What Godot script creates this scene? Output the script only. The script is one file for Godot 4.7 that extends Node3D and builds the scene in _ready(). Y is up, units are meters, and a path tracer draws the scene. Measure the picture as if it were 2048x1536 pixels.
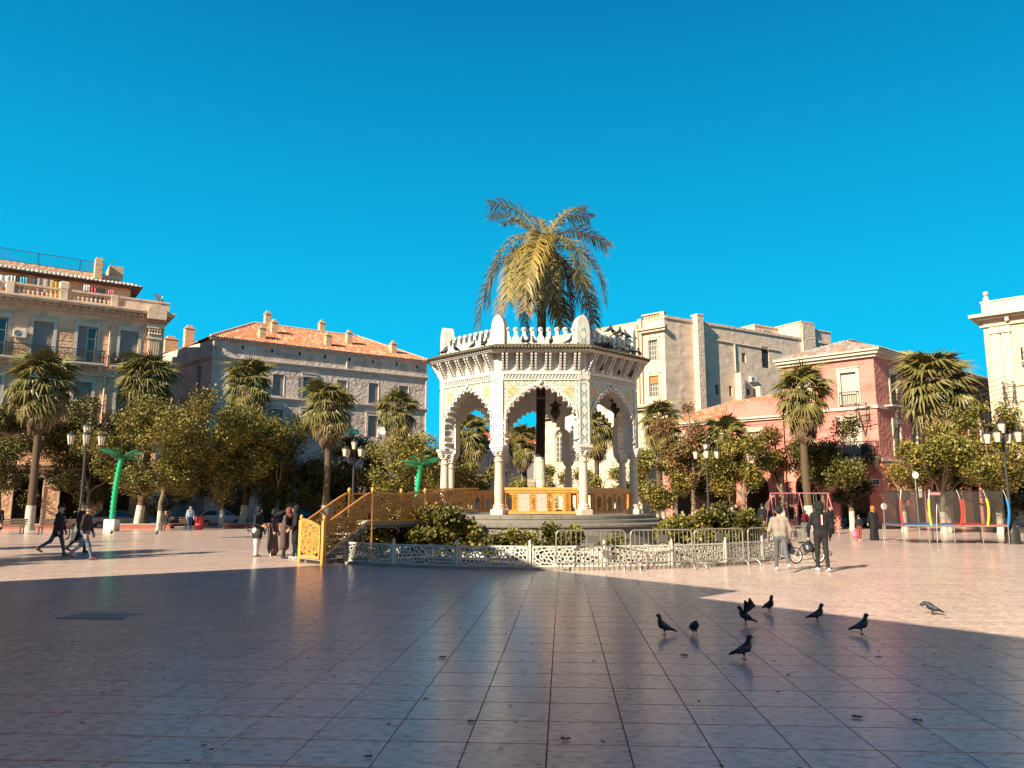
extends Node3D
# ---------------------------------------------------------------- helpers
var M := {}
var taken := {}
var rng := RandomNumberGenerator.new()

class G:
	var v := PackedVector3Array()
	var n := PackedVector3Array()
	var c := PackedColorArray()
	var u := PackedVector2Array()
	var ix := PackedInt32Array()
	var col := Color.WHITE
	var xf := Transform3D.IDENTITY
	func vert(p: Vector3, nn: Vector3, uv := Vector2.ZERO) -> int:
		v.append(xf * p); n.append((xf.basis * nn).normalized()); c.append(col); u.append(uv)
		return v.size() - 1
	func tri(a: Vector3, b: Vector3, d: Vector3):
		var nn := (b - a).cross(d - a).normalized()
		var i := vert(a, nn, Vector2(a.x, a.y)); vert(b, nn, Vector2(b.x, b.y)); vert(d, nn, Vector2(d.x, d.y))
		ix.append_array([i, i + 2, i + 1])
	func quad(a: Vector3, b: Vector3, d: Vector3, e: Vector3):
		var nn := (d - a).cross(e - b).normalized()
		var i := vert(a, nn, Vector2(a.x, a.y)); vert(b, nn, Vector2(b.x, b.y)); vert(d, nn, Vector2(d.x, d.y)); vert(e, nn, Vector2(e.x, e.y))
		ix.append_array([i, i + 2, i + 1, i, i + 3, i + 2])
	func hexa(p: Array):   # p[0..3] bottom ring ccw from above, p[4..7] top ring
		quad(p[3], p[2], p[1], p[0]); quad(p[4], p[5], p[6], p[7])
		for k in 4:
			var k2 := (k + 1) % 4
			quad(p[k], p[k2], p[k2 + 4], p[k + 4])
	func box(m: Vector3, s: Vector3):
		var h := s * 0.5
		hexa([m + Vector3(-h.x, -h.y, h.z), m + Vector3(h.x, -h.y, h.z), m + Vector3(h.x, -h.y, -h.z), m + Vector3(-h.x, -h.y, -h.z),
			m + Vector3(-h.x, h.y, h.z), m + Vector3(h.x, h.y, h.z), m + Vector3(h.x, h.y, -h.z), m + Vector3(-h.x, h.y, -h.z)])
	func bx(x0: float, x1: float, y0: float, y1: float, z0: float, z1: float):
		box(Vector3((x0 + x1) / 2, (y0 + y1) / 2, (z0 + z1) / 2), Vector3(x1 - x0, y1 - y0, z1 - z0))
	func cbox(m: Vector3, s: Vector3, ch := 0.02):   # box with chamfered top and vertical edges
		var h := s * 0.5
		var ring := func(y: float, o: float) -> Array:
			var r := []
			for q in [Vector2(1, 1), Vector2(1, -1), Vector2(-1, -1), Vector2(-1, 1)]:
				var a := Vector3(q.x * (h.x - o), y, q.y * (h.z - o - ch))
				var b := Vector3(q.x * (h.x - o - ch), y, q.y * (h.z - o))
				if q.x * q.y > 0: r.append(m + b); r.append(m + a)
				else: r.append(m + a); r.append(m + b)
			return r
		var r0: Array = ring.call(-h.y, 0.0)
		var r1: Array = ring.call(h.y - ch, 0.0)
		var r2: Array = ring.call(h.y, ch)
		for k in 8:
			var j := (k + 1) % 8
			quad(r0[k], r0[j], r1[j], r1[k]); quad(r1[k], r1[j], r2[j], r2[k])
		for k in range(1, 7): tri(r2[0], r2[k], r2[k + 1]); 
		for k in range(1, 7): tri(r0[0], r0[k + 1], r0[k])
	func beam(a: Vector3, b: Vector3, w: float, h: float, up := Vector3.UP):
		var d := b - a
		if d.length() < 1e-5: return
		var z := d.normalized()
		var x := up.cross(z)
		if x.length() < 1e-3: x = Vector3.RIGHT.cross(z)
		x = x.normalized()
		var y := z.cross(x)
		var o := xf
		xf = o * Transform3D(Basis(x, y, z), (a + b) * 0.5)
		box(Vector3.ZERO, Vector3(w, h, d.length()))
		xf = o
	func tube(ps: Array, rs, seg := 8, cap := true):
		var ring := []
		var ref := Vector3.UP
		var x := Vector3.ZERO
		for i in ps.size():
			var t: Vector3 = (ps[min(i + 1, ps.size() - 1)] - ps[max(i - 1, 0)]).normalized()
			if i == 0:
				x = ref.cross(t)
				if x.length() < 0.05: x = Vector3.RIGHT.cross(t)
			x = (x - t * x.dot(t)).normalized()
			var y := t.cross(x)
			var r: float = rs[i] if rs is Array else rs
			var st := v.size()
			for k in seg:
				var q := TAU * k / seg
				var dd := x * cos(q) + y * sin(q)
				vert(ps[i] + dd * r, dd, Vector2(float(k) / seg, i))
			ring.append(st)
		for i in ps.size() - 1:
			for k in seg:
				var k2 := (k + 1) % seg
				ix.append_array([ring[i] + k, ring[i + 1] + k2, ring[i] + k2, ring[i] + k, ring[i + 1] + k, ring[i + 1] + k2])
		if cap:
			for e in [0, ps.size() - 1]:
				var t: Vector3 = (ps[1] - ps[0]).normalized() * -1.0 if e == 0 else (ps[e] - ps[e - 1]).normalized()
				var m := vert(ps[e], t)
				for k in seg:
					var k2 := (k + 1) % seg
					if e == 0: ix.append_array([m, ring[0] + k, ring[0] + k2])
					else: ix.append_array([m, ring[e] + k2, ring[e] + k])
	func lathe(pr: Array, seg := 16, o := Vector3.ZERO, sx := 1.0, sz := 1.0, ph := 0.0):   # pr: Vector2(r, y) from bottom to top
		for i in pr.size() - 1:
			var a: Vector2 = pr[i]
			var b: Vector2 = pr[i + 1]
			var d := b - a
			if d.length() < 1e-6: continue
			var nr := Vector2(d.y, -d.x).normalized()
			var st := v.size()
			for k in seg + 1:
				var q := TAU * k / seg + ph
				var e := Vector3(sin(q) * sx, 0, cos(q) * sz)
				var nn := Vector3(sin(q) * nr.x, nr.y, cos(q) * nr.x)
				vert(o + e * a.x + Vector3(0, a.y, 0), nn, Vector2(q, a.y)); vert(o + e * b.x + Vector3(0, b.y, 0), nn, Vector2(q, b.y))
			for k in seg:
				var j := st + k * 2
				ix.append_array([j, j + 1, j + 3, j, j + 3, j + 2])
	func ball(o: Vector3, r: float, seg := 10, sy := 1.0, sx := 1.0, sz := 1.0):
		var rows := int(max(4, seg / 2.0))
		var st := v.size()
		for i in rows + 1:
			var f := PI * i / rows - PI / 2
			for k in seg + 1:
				var q := TAU * k / seg
				var e := Vector3(sin(q) * cos(f), sin(f), cos(q) * cos(f))
				vert(o + Vector3(e.x * r * sx, e.y * r * sy, e.z * r * sz), e, Vector2(q, f))
		for i in rows:
			for k in seg:
				var a := st + i * (seg + 1) + k
				var b := a + seg + 1
				ix.append_array([a, b, b + 1, a, b + 1, a + 1])
	func extrude(poly: PackedVector2Array, z0: float, z1: float, back := true):
		var p := poly
		if Geometry2D.is_polygon_clockwise(p): p.reverse()
		var t := Geometry2D.triangulate_polygon(p)
		var N := p.size()
		for w in ([0, 1] if back else [1]):
			var st := v.size()
			for q in p: vert(Vector3(q.x, q.y, z1 if w == 1 else z0), Vector3(0, 0, 1 if w == 1 else -1), q)
			for k in range(0, t.size(), 3):
				var a := p[t[k]]; var b := p[t[k + 1]]; var d := p[t[k + 2]]
				var ccw := (b - a).cross(d - a) > 0
				if ccw == (w == 1): ix.append_array([st + t[k], st + t[k + 2], st + t[k + 1]])
				else: ix.append_array([st + t[k], st + t[k + 1], st + t[k + 2]])
		for k in N:
			var a := p[k]; var b := p[(k + 1) % N]
			quad(Vector3(a.x, a.y, z0), Vector3(b.x, b.y, z0), Vector3(b.x, b.y, z1), Vector3(a.x, a.y, z1))
	func seg2(a: Vector2, b: Vector2, w: float, z0: float, z1: float):   # flat bar in the xy plane
		var d := (b - a)
		if d.length() < 1e-5: return
		var e := d.normalized() * w * 0.35
		var s := d.normalized().orthogonal() * w * 0.5
		var A := a - e; var B := b + e
		var q := [A + s, A - s, B - s, B + s]
		if (q[1] - q[0]).cross(q[2] - q[0]) < 0: q.reverse()
		var f := func(k: int, z: float) -> Vector3: return Vector3(q[k].x, q[k].y, z)
		quad(f.call(0, z1), f.call(1, z1), f.call(2, z1), f.call(3, z1))
		quad(f.call(3, z0), f.call(2, z0), f.call(1, z0), f.call(0, z0))
		for k in 4:
			var j := (k + 1) % 4
			quad(f.call(k, z0), f.call(j, z0), f.call(j, z1), f.call(k, z1))
	func path2(ps: Array, w: float, z0: float, z1: float, closed := false):
		for k in ps.size() - (0 if closed else 1): seg2(ps[k], ps[(k + 1) % ps.size()], w, z0, z1)
	func mesh() -> ArrayMesh:
		var a := []
		a.resize(Mesh.ARRAY_MAX)
		a[Mesh.ARRAY_VERTEX] = v; a[Mesh.ARRAY_NORMAL] = n; a[Mesh.ARRAY_COLOR] = c; a[Mesh.ARRAY_TEX_UV] = u; a[Mesh.ARRAY_INDEX] = ix
		var m := ArrayMesh.new()
		m.add_surface_from_arrays(Mesh.PRIMITIVE_TRIANGLES, a)
		return m

func numbered(s: String) -> String:
	if not taken.has(s):
		taken[s] = 0
		return s
	taken[s] += 1
	return "%s_%03d" % [s, taken[s]]

func thing(called: String, label: String, cat: String, at := Vector3.ZERO, turn := 0.0, group := "") -> Node3D:
	var o := Node3D.new()
	o.name = numbered(called)
	add_child(o)
	o.position = at; o.rotation_degrees.y = turn
	tag(o, label, cat, group)
	return o

func tag(o: Node3D, label: String, cat: String, group := ""):
	o.set_meta("label", label); o.set_meta("category", cat)
	if group != "": o.set_meta("group", group)

func part(g, called: String, mat, parent: Node3D, at := Vector3.ZERO, turn := 0.0) -> MeshInstance3D:
	var o := MeshInstance3D.new()
	o.mesh = g.mesh() if g is G else g
	o.material_override = M[mat] if mat is String else mat
	o.name = called if parent != self else numbered(called)
	parent.add_child(o, true)
	o.position = at; o.rotation_degrees.y = turn
	return o

func one(g, called: String, mat, label: String, cat: String, at := Vector3.ZERO, turn := 0.0, group := "") -> MeshInstance3D:
	var o := part(g, called, mat, self, at, turn)
	tag(o, label, cat, group)
	return o

func struct(g, called: String, mat, at := Vector3.ZERO, turn := 0.0) -> MeshInstance3D:
	var o := part(g, called, mat, self, at, turn)
	o.set_meta("kind", "structure")
	return o

func copy_of(src: Node3D, at: Vector3, turn: float, label := "", group := "") -> Node3D:
	var o: Node3D = src.duplicate()
	var base: String = src.name
	if base.length() > 4 and base.substr(base.length() - 3).is_valid_int(): base = base.substr(0, base.length() - 4)
	o.name = numbered(base)
	add_child(o)
	o.position = at; o.rotation_degrees.y = turn
	if label != "": o.set_meta("label", label)
	if group != "": o.set_meta("group", group)
	return o

# ---------------------------------------------------------------- materials (colours are linear reflectances)
func lin(r: float, g: float, b: float) -> Color:
	return Color(r, g, b).linear_to_srgb()

var texs := {}
func noise_tex(key: String, size: int, freq: float, stops: Array, octaves := 4, seed := 1, sx := 1, type := FastNoiseLite.TYPE_SIMPLEX_SMOOTH, gamma := 1.0) -> ImageTexture:
	# stops: [[t, Color linear], ...]
	if texs.has(key): return texs[key]
	var f := FastNoiseLite.new()
	f.noise_type = type; f.seed = seed; f.frequency = freq; f.fractal_octaves = octaves; f.fractal_gain = 0.55
	var im: Image = f.get_seamless_image(size, size)
	im.convert(Image.FORMAT_L8)
	var d := im.get_data()
	var lut := []
	for i in 256:
		var t := pow(i / 255.0, gamma)
		var cc: Color = stops[0][1]
		for k in stops.size() - 1:
			if t >= stops[k][0]: cc = stops[k][1].lerp(stops[k + 1][1], clampf((t - stops[k][0]) / (stops[k + 1][0] - stops[k][0]), 0, 1))
		cc = cc.linear_to_srgb()
		lut.append([int(cc.r * 255), int(cc.g * 255), int(cc.b * 255)])
	var out := PackedByteArray()
	out.resize(size * size * 3)
	for y in size:
		for x in size:
			var l: Array = lut[d[y * size + (x * sx) % size]]
			var o := (y * size + x) * 3
			out[o] = l[0]; out[o + 1] = l[1]; out[o + 2] = l[2]
	var t := ImageTexture.create_from_image(Image.create_from_data(size, size, false, Image.FORMAT_RGB8, out))
	texs[key] = t
	return t

func bump_tex(key: String, size: int, freq: float, strength: float, octaves := 4, seed := 7) -> ImageTexture:
	if texs.has(key): return texs[key]
	var f := FastNoiseLite.new()
	f.seed = seed; f.frequency = freq; f.fractal_octaves = octaves
	var im: Image = f.get_seamless_image(size, size)
	im.convert(Image.FORMAT_RGBA8)
	im.bump_map_to_normal_map(strength)
	texs[key] = ImageTexture.create_from_image(im)
	return texs[key]

func mat(key: String, c: Color, rough := 0.8, tex: Texture2D = null, metres := 2.0, bump: Texture2D = null, bscale := 0.5) -> StandardMaterial3D:
	var m := StandardMaterial3D.new()
	m.albedo_color = Color(c.r, c.g * 0.92, c.b * 0.82, c.a).linear_to_srgb()   # warm tint of the light put into every base colour
	m.roughness = rough
	if tex or bump:
		m.uv1_triplanar = true; m.uv1_world_triplanar = true
		m.uv1_scale = Vector3.ONE / metres
	if tex: m.albedo_texture = tex
	if bump:
		m.normal_enabled = true; m.normal_texture = bump; m.normal_scale = bscale
	M[key] = m
	return m

func vmat(key: String, rough := 0.8) -> StandardMaterial3D:
	var m := StandardMaterial3D.new()
	m.vertex_color_use_as_albedo = true
	m.roughness = rough
	M[key] = m
	return m

func materials():
	var W := Color.WHITE
	var b1 := bump_tex("b1", 256, 0.02, 6.0)
	var b2 := bump_tex("b2", 256, 0.06, 8.0, 3, 3)
	# weathering: grain and blotches multiplied with the colour
	var soft := noise_tex("soft", 256, 0.012, [[0.0, Color(.72, .7, .67)], [0.45, Color(.93, .92, .9)], [1.0, W]], 5, 4)
	var blot := noise_tex("blot", 256, 0.012, [[0.0, Color(.45, .42, .4)], [0.32, Color(.78, .76, .73)], [0.5, Color(.95, .94, .92)], [1.0, W]], 6, 9)
	var speck := noise_tex("speck", 256, 0.12, [[0.0, Color(.55, .54, .53)], [0.5, Color(.85, .85, .84)], [1.0, W]], 3, 5)
	# floor: polished beige stone with darker veins along one way
	var tiles := [Color(.655, .50, .46), Color(.63, .48, .445), Color(.675, .515, .47), Color(.605, .46, .43)]
	var st := noise_tex("stone", 512, 0.02, [[0.0, Color(.38, .36, .345)], [0.30, Color(.66, .64, .62)], [0.45, Color(.88, .87, .86)], [0.6, Color(.96, .96, .96)], [1.0, W]], 7, 21)
	var stb := bump_tex("stb", 512, 0.03, 3.0, 5, 13)
	for k in 4:
		var m := mat("tile%d" % k, tiles[k], 0.3, st, 1.4, stb, 0.12)
		m.uv1_scale = Vector3(0.55, 0.7, 1.1)
		m.uv1_offset = Vector3(k * 0.31, 0, k * 0.17)
		var rt := noise_tex("rough", 256, 0.02, [[0.0, Color(.6, .6, .6)], [1.0, W]], 4, 31)
		m.roughness_texture = rt; m.roughness = 0.26; m.metallic_specular = 0.33
	mat("grout", Color(.05, .045, .042), 0.95, speck, 0.5)
	mat("asphalt", Color(.06, .058, .056), 0.9, speck, 1.0)
	mat("pavement", Color(.33, .27, .23), 0.85, blot, 3.0)
	mat("kerb", Color(.45, .38, .32), 0.85, speck, 1.0)
	mat("redkerb", Color(.35, .09, .06), 0.8, soft, 1.0)
	mat("soil", Color(.09, .06, .04), 0.95, speck, 0.6)
	mat("white", Color(.625, .595, .58), 0.55, soft, 1.6, b2, 0.15)
	mat("whitewall", Color(.66, .62, .57), 0.7, blot, 2.5, b2, 0.2)
	mat("column", Color(.60, .52, .45), 0.45, soft, 0.9, b2, 0.1)
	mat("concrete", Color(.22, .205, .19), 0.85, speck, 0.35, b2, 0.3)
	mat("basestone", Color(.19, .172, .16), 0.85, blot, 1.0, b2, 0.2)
	mat("slab", Color(.34, .31, .285), 0.8, blot, 1.2)
	mat("gold", Color(.62, .275, .045), 0.42, soft, 0.8)
	mat("gold2", Color(.66, .325, .08), 0.42, soft, 0.8)
	mat("palepanel", Color(.50, .40, .36), 0.5, soft, 0.6)
	mat("fencewhite", Color(.64, .64, .63), 0.45, soft, 0.5)
	mat("steel", Color(.50, .49, .47), 0.38, soft, 0.5).metallic = 0.75
	mat("darksteel", Color(.10, .10, .10), 0.5)
	mat("cover", Color(.30, .28, .27), 0.45, speck, 0.4)
	mat("iron", Color(.025, .022, .02), 0.55)
	mat("ironblue", Color(.03, .12, .22), 0.5)
	mat("greentile", Color(.13, .11, .06), 0.5, speck, 0.4)
	mat("ochre", Color(.80, .485, .33), 0.85, blot, 5.0, b2, 0.25)
	mat("ochretrim", Color(.76, .55, .42), 0.8, blot, 2.4)
	mat("trimgrey", Color(.58, .52, .47), 0.8, soft, 2.0)
	mat("greywall", Color(.60, .475, .44), 0.88, blot, 6.0, b2, 0.3)
	mat("greytrim", Color(.64, .52, .475), 0.85, blot, 3.0)
	mat("beige", Color(.66, .50, .41), 0.85, soft, 5.0, b2, 0.3)
	mat("beigeside", Color(.66, .50, .41), 0.9, soft, 7.0, b1, 0.3)
	mat("pink", Color(.62, .225, .195), 0.85, blot, 6.0, b2, 0.25)
	mat("cream", Color(.60, .47, .36), 0.8, soft, 4.0)
	mat("creamtrim", Color(.60, .51, .425), 0.75, soft, 2.0)
	mat("shutter", Color(.28, .26, .27), 0.6, soft, 1.0)
	mat("shutterpale", Color(.58, .50, .44), 0.65, soft, 1.0)
	mat("orangecloth", Color(.66, .17, .05), 0.8, soft, 1.0)
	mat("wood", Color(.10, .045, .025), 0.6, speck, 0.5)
	mat("dark", Color(.012, .01, .01), 0.8)
	mat("chimney", Color(.62, .42, .27), 0.9, blot, 1.2, b2, 0.3)
	mat("plate", Color(.72, .70, .66), 0.4)
	mat("acwhite", Color(.68, .66, .63), 0.5, soft, 0.6)
	mat("signblue", Color(.02, .03, .16), 0.35)
	mat("signwhite", Color(.80, .79, .77), 0.35)
	mat("rubber", Color(.02, .02, .02), 0.9)
	mat("teal", Color(.03, .22, .20), 0.6)
	for q in [["red", Color(.55, .03, .035)], ["lime", Color(.32, .52, .06)], ["yellow", Color(.75, .42, .03)], ["blue", Color(.02, .16, .50)], ["orange", Color(.70, .22, .03)], ["pinkpaint", Color(.45, .16, .19)], ["skyblue", Color(.05, .42, .62)], ["hotpink", Color(.75, .12, .22)]]:
		mat(q[0], q[1], 0.45)
	mat("carwhite", Color(.62, .60, .57), 0.25).clearcoat_enabled = true
	mat("carsilver", Color(.33, .34, .36), 0.28).metallic = 0.4
	mat("carblack", Color(.012, .012, .014), 0.22).clearcoat_enabled = true
	mat("carred", Color(.30, .02, .02), 0.3)
	mat("rim", Color(.45, .45, .46), 0.35).metallic = 0.8
	mat("taillight", Color(.45, .02, .02), 0.2)
	var gl := mat("glass", Color(.03, .035, .04), 0.06)
	gl.metallic_specular = 0.6
	var pane := mat("pane", Color(.10, .12, .13), 0.05)
	pane.metallic_specular = 0.7
	var lg := mat("lampglass", Color(.78, .66, .52), 0.35)
	lg.backlight = Color(.5, .45, .38); lg.backlight_enabled = true
	var gp := mat("plasticgreen", Color(.015, .42, .20), 0.35)
	gp.backlight = Color(.02, .3, .15); gp.backlight_enabled = true
	var gp2 := mat("plasticgreen2", Color(.02, .20, .10), 0.4)
	gp2.backlight = Color(.02, .2, .1); gp2.backlight_enabled = true
	var net := mat("net", Color(.05, .04, .035), 0.9)
	net.transparency = BaseMaterial3D.TRANSPARENCY_ALPHA
	net.albedo_color.a = 0.36
	vmat("cloth", 0.85)
	vmat("clothfine", 0.75)
	vmat("rooftile", 0.85)
	vmat("feather", 0.55)
	var bark := noise_tex("bark", 256, 0.04, [[0.0, Color(.25, .22, .2)], [0.5, Color(.7, .65, .6)], [1.0, W]], 5, 15)
	var bb := bump_tex("bb", 256, 0.05, 14.0, 4, 17)
	mat("bark", Color(.30, .23, .17), 0.95, bark, 0.8, bb, 0.9)
	mat("palmtrunk", Color(.17, .115, .075), 0.95, bark, 0.5, bb, 1.0)
	mat("darktrunk", Color(.045, .028, .02), 0.95, bark, 0.5, bb, 1.0)
	mat("limewash", Color(.62, .56, .49), 0.85, blot, 0.9, bb, 0.5)
	for q in [["leaf", Color(1, 1, 1), 0.5], ["palmleaf", Color(1, 1, 1), 0.45], ["frond", Color(1, 1, 1), 0.5], ["deadleaf", Color(1, 1, 1), 0.8], ["shrubleaf", Color(1, 1, 1), 0.5]]:
		var m := vmat(q[0], q[2])
		m.backlight_enabled = true
		m.backlight = Color(.16, .16, .12)
		m.metallic_specular = 0.4
		m.cull_mode = BaseMaterial3D.CULL_DISABLED
	mosaic()

func mosaic():
	# printed glaze of the tile panels: cream ground, teal and olive scrolls, ochre flowers
	var S := 256
	for kind in 2:
		var im := Image.create(S, S, false, Image.FORMAT_RGB8)
		var cream := Color(.62, .58, .49).linear_to_srgb()
		var teal := Color(.09, .25, .25).linear_to_srgb()
		var olive := Color(.22, .19, .07).linear_to_srgb()
		var ochre := Color(.62, .27, .07).linear_to_srgb()
		for y in S:
			for x in S:
				var p := Vector2(x, y) / S
				var cc := cream
				if kind == 0:
					var s1 := sin(TAU * (p.x * 3 + 0.3 * sin(TAU * p.y * 3))) * sin(TAU * (p.y * 3 + 0.3 * sin(TAU * p.x * 3)))
					var s2 := sin(TAU * (p.x * 5 + 0.5 * cos(TAU * p.y * 4))) + cos(TAU * (p.y * 5 + 0.5 * sin(TAU * p.x * 4)))
					if absf(s1) < 0.12: cc = olive
					elif absf(s2) < 0.30: cc = teal
					elif s1 > 0.8: cc = ochre
				else:
					var q := Vector2(absf(fposmod(p.x * 2, 1) - .5), absf(fposmod(p.y * 2, 1) - .5))
					var dd := q.x * 1.5 + q.y
					if dd < 0.13: cc = ochre
					elif dd < 0.21: cc = cream
					elif dd < 0.29: cc = olive
					elif dd > 0.55 and dd < 0.75: cc = teal
				im.set_pixel(x, y, cc)
		var m := StandardMaterial3D.new()
		m.albedo_texture = ImageTexture.create_from_image(im)
		m.uv1_triplanar = true
		m.uv1_scale = Vector3.ONE * (1.0 / 0.8 if kind == 0 else 1.0 / 0.76)
		m.roughness = 0.4
		M["mosaic" if kind == 0 else "mosaicstrip"] = m

# ---------------------------------------------------------------- plaza
const SUN_AZ := 44.0
const SUN_EL := 30.5

func _ready():
	rng.seed = 12345
	camera_and_light()
	materials()
	ground()
	shading_building()
	gazebo()
	bridge()
	garden_fence()
	buildings()
	vegetation()
	props()
	people()
	birds()

func camera_and_light():
	var cam := Camera3D.new()
	cam.name = "camera"
	cam.fov = 53.05; cam.near = 0.05; cam.far = 2000.0
	cam.position = Vector3(0, 1.75, 0)
	cam.rotation_degrees.x = 8.83
	add_child(cam)
	cam.current = true
	var env := Environment.new()
	env.background_mode = Environment.BG_SKY
	var sm := ProceduralSkyMaterial.new()
	sm.sky_top_color = Color(.0, .001, .095).linear_to_srgb()
	sm.sky_horizon_color = Color(.004, .338, .535).linear_to_srgb()
	sm.sky_curve = 0.414
	sm.ground_horizon_color = Color(.25, .22, .2).linear_to_srgb()
	sm.ground_bottom_color = Color(.2, .17, .15).linear_to_srgb()
	sm.sun_angle_max = 1.0
	var sky := Sky.new()
	sky.sky_material = sm
	env.sky = sky
	env.tonemap_mode = Environment.TONE_MAPPER_LINEAR
	env.tonemap_exposure = 2.25
	env.sdfgi_enabled = true; env.ssao_enabled = true; env.ssil_enabled = true
	var we := WorldEnvironment.new()
	we.name = "environment"
	we.environment = env
	add_child(we)
	var sun := DirectionalLight3D.new()
	sun.name = "sun"
	sun.light_color = Color(1.0, 0.97, 0.87)
	sun.light_energy = 1.6
	sun.light_angular_distance = 0.5
	sun.shadow_enabled = true
	add_child(sun)
	var az := deg_to_rad(SUN_AZ); var el := deg_to_rad(SUN_EL)
	var dir := Vector3(sin(az) * cos(el), -sin(el), -cos(az) * cos(el))
	sun.look_at_from_position(Vector3.ZERO, dir)

func tile_mesh(w: float, d: float) -> G:
	var g := G.new()
	var b := 0.0025
	var h := 0.014
	var x := w / 2; var z := d / 2
	g.quad(Vector3(-x + b, 0, z - b), Vector3(x - b, 0, z - b), Vector3(x - b, 0, -z + b), Vector3(-x + b, 0, -z + b))
	g.quad(Vector3(-x, -h, z), Vector3(x, -h, z), Vector3(x - b, 0, z - b), Vector3(-x + b, 0, z - b))
	g.quad(Vector3(x, -h, -z), Vector3(-x, -h, -z), Vector3(-x + b, 0, -z + b), Vector3(x - b, 0, -z + b))
	g.quad(Vector3(-x, -h, -z), Vector3(-x, -h, z), Vector3(-x + b, 0, z - b), Vector3(-x + b, 0, -z + b))
	g.quad(Vector3(x, -h, z), Vector3(x, -h, -z), Vector3(x - b, 0, -z + b), Vector3(x - b, 0, z - b))
	return g

func ground():
	var g := G.new()
	g.quad(Vector3(-700, -0.25, 300), Vector3(700, -0.25, 300), Vector3(700, -0.25, -1200), Vector3(-700, -0.25, -1200))
	struct(g, "ground", "asphalt")
	g = G.new()
	g.bx(-75, 75, -0.22, -0.012, -60, 40)
	var base := struct(g, "plaza_floor", "grout")
	# paving: square slabs on a grid turned 3.7 degrees, columns slipped against each other here and there
	var T := 0.592
	var a := deg_to_rad(-3.72)
	var ux := Vector3(cos(a), 0, -sin(a)); var uz := Vector3(sin(a), 0, cos(a))
	var list := []
	var r2 := RandomNumberGenerator.new()
	r2.seed = 5
	var slip := {}
	var cur := 0.0
	for i in range(-160, 161):
		if i % 3 == 0 and r2.randf() < 0.55: cur = fposmod(cur + [0.5, 0.33, 0.67][r2.randi() % 3], 1.0)
		slip[i] = cur
	var tm := tile_mesh(T - 0.006, T - 0.015)
	var shared := tm.mesh()
	for j in range(-10, 104):
		for i in range(-110, 131):
			var p: Vector3 = ux * ((i + 0.28) * T) - uz * ((j + slip[i]) * T)
			if p.z < -59.0 or absf(p.x) > 60: continue
			if p.z > 4.0 or absf(p.x) > -p.z * 0.85 + 4.0: continue
			var dep := maxf(-p.z, 0.5)
			var fit := absf(p.x) / dep < 0.70 and -p.z > 4.9
			list.append([dep if fit else dep + 500.0, p, r2.randi() % 4, r2.randf_range(-1, 1), r2.randf_range(-1, 1)])
	list.sort_custom(func(q, w): return q[0] < w[0])
	var far := [G.new(), G.new(), G.new(), G.new()]
	var k := 0
	for q in list:
		var p: Vector3 = q[1]
		var tilt := Basis(Vector3.UP, a) * Basis.from_euler(Vector3(q[3] * 0.0011, 0, q[4] * 0.0011))
		if k < 300:
			var o := part(shared, "paving_tile", "tile%d" % q[2], base, p)
			o.transform = Transform3D(tilt, p)
		else:
			var f: G = far[q[2]]
			f.xf = Transform3D(tilt, p)
			var h := T / 2 - 0.0035
			var w := T / 2 - 0.009
			f.quad(Vector3(-h, 0, w), Vector3(h, 0, w), Vector3(h, 0, -w), Vector3(-h, 0, -w))
			if q[0] < 30 or q[0] > 490:
				f.quad(Vector3(-h, -.012, w), Vector3(h, -.012, w), Vector3(h, 0, w), Vector3(-h, 0, w))
				f.quad(Vector3(-h, -.012, -w), Vector3(-h, -.012, w), Vector3(-h, 0, w), Vector3(-h, 0, -w))
				f.quad(Vector3(h, -.012, w), Vector3(h, -.012, -w), Vector3(h, 0, -w), Vector3(h, 0, w))
		k += 1
	for f in 4:
		var o := part(far[f], "paving_tiles", "tile%d" % f, base)
		o.set_meta("kind", "stuff")
	# dark inspection cover let into the paving
	g = G.new()
	g.cbox(Vector3(0, 0.003, 0), Vector3(1.1, 0.022, 0.62), 0.004)
	for i in 5: g.bx(-0.5, 0.5, 0.0141, 0.0175, -0.26 + i * 0.12, -0.21 + i * 0.12)
	one(g, "inspection_cover", "cover", "dark rectangular inspection cover let into the shaded paving", "manhole cover", Vector3(-6.45, 0.0, -12.5), -3.72)
	# pavements of the surrounding streets
	g = G.new()
	g.bx(-80, -4, -0.2, -0.002, -64, -60.2)
	struct(g, "pavement", "pavement")

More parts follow.
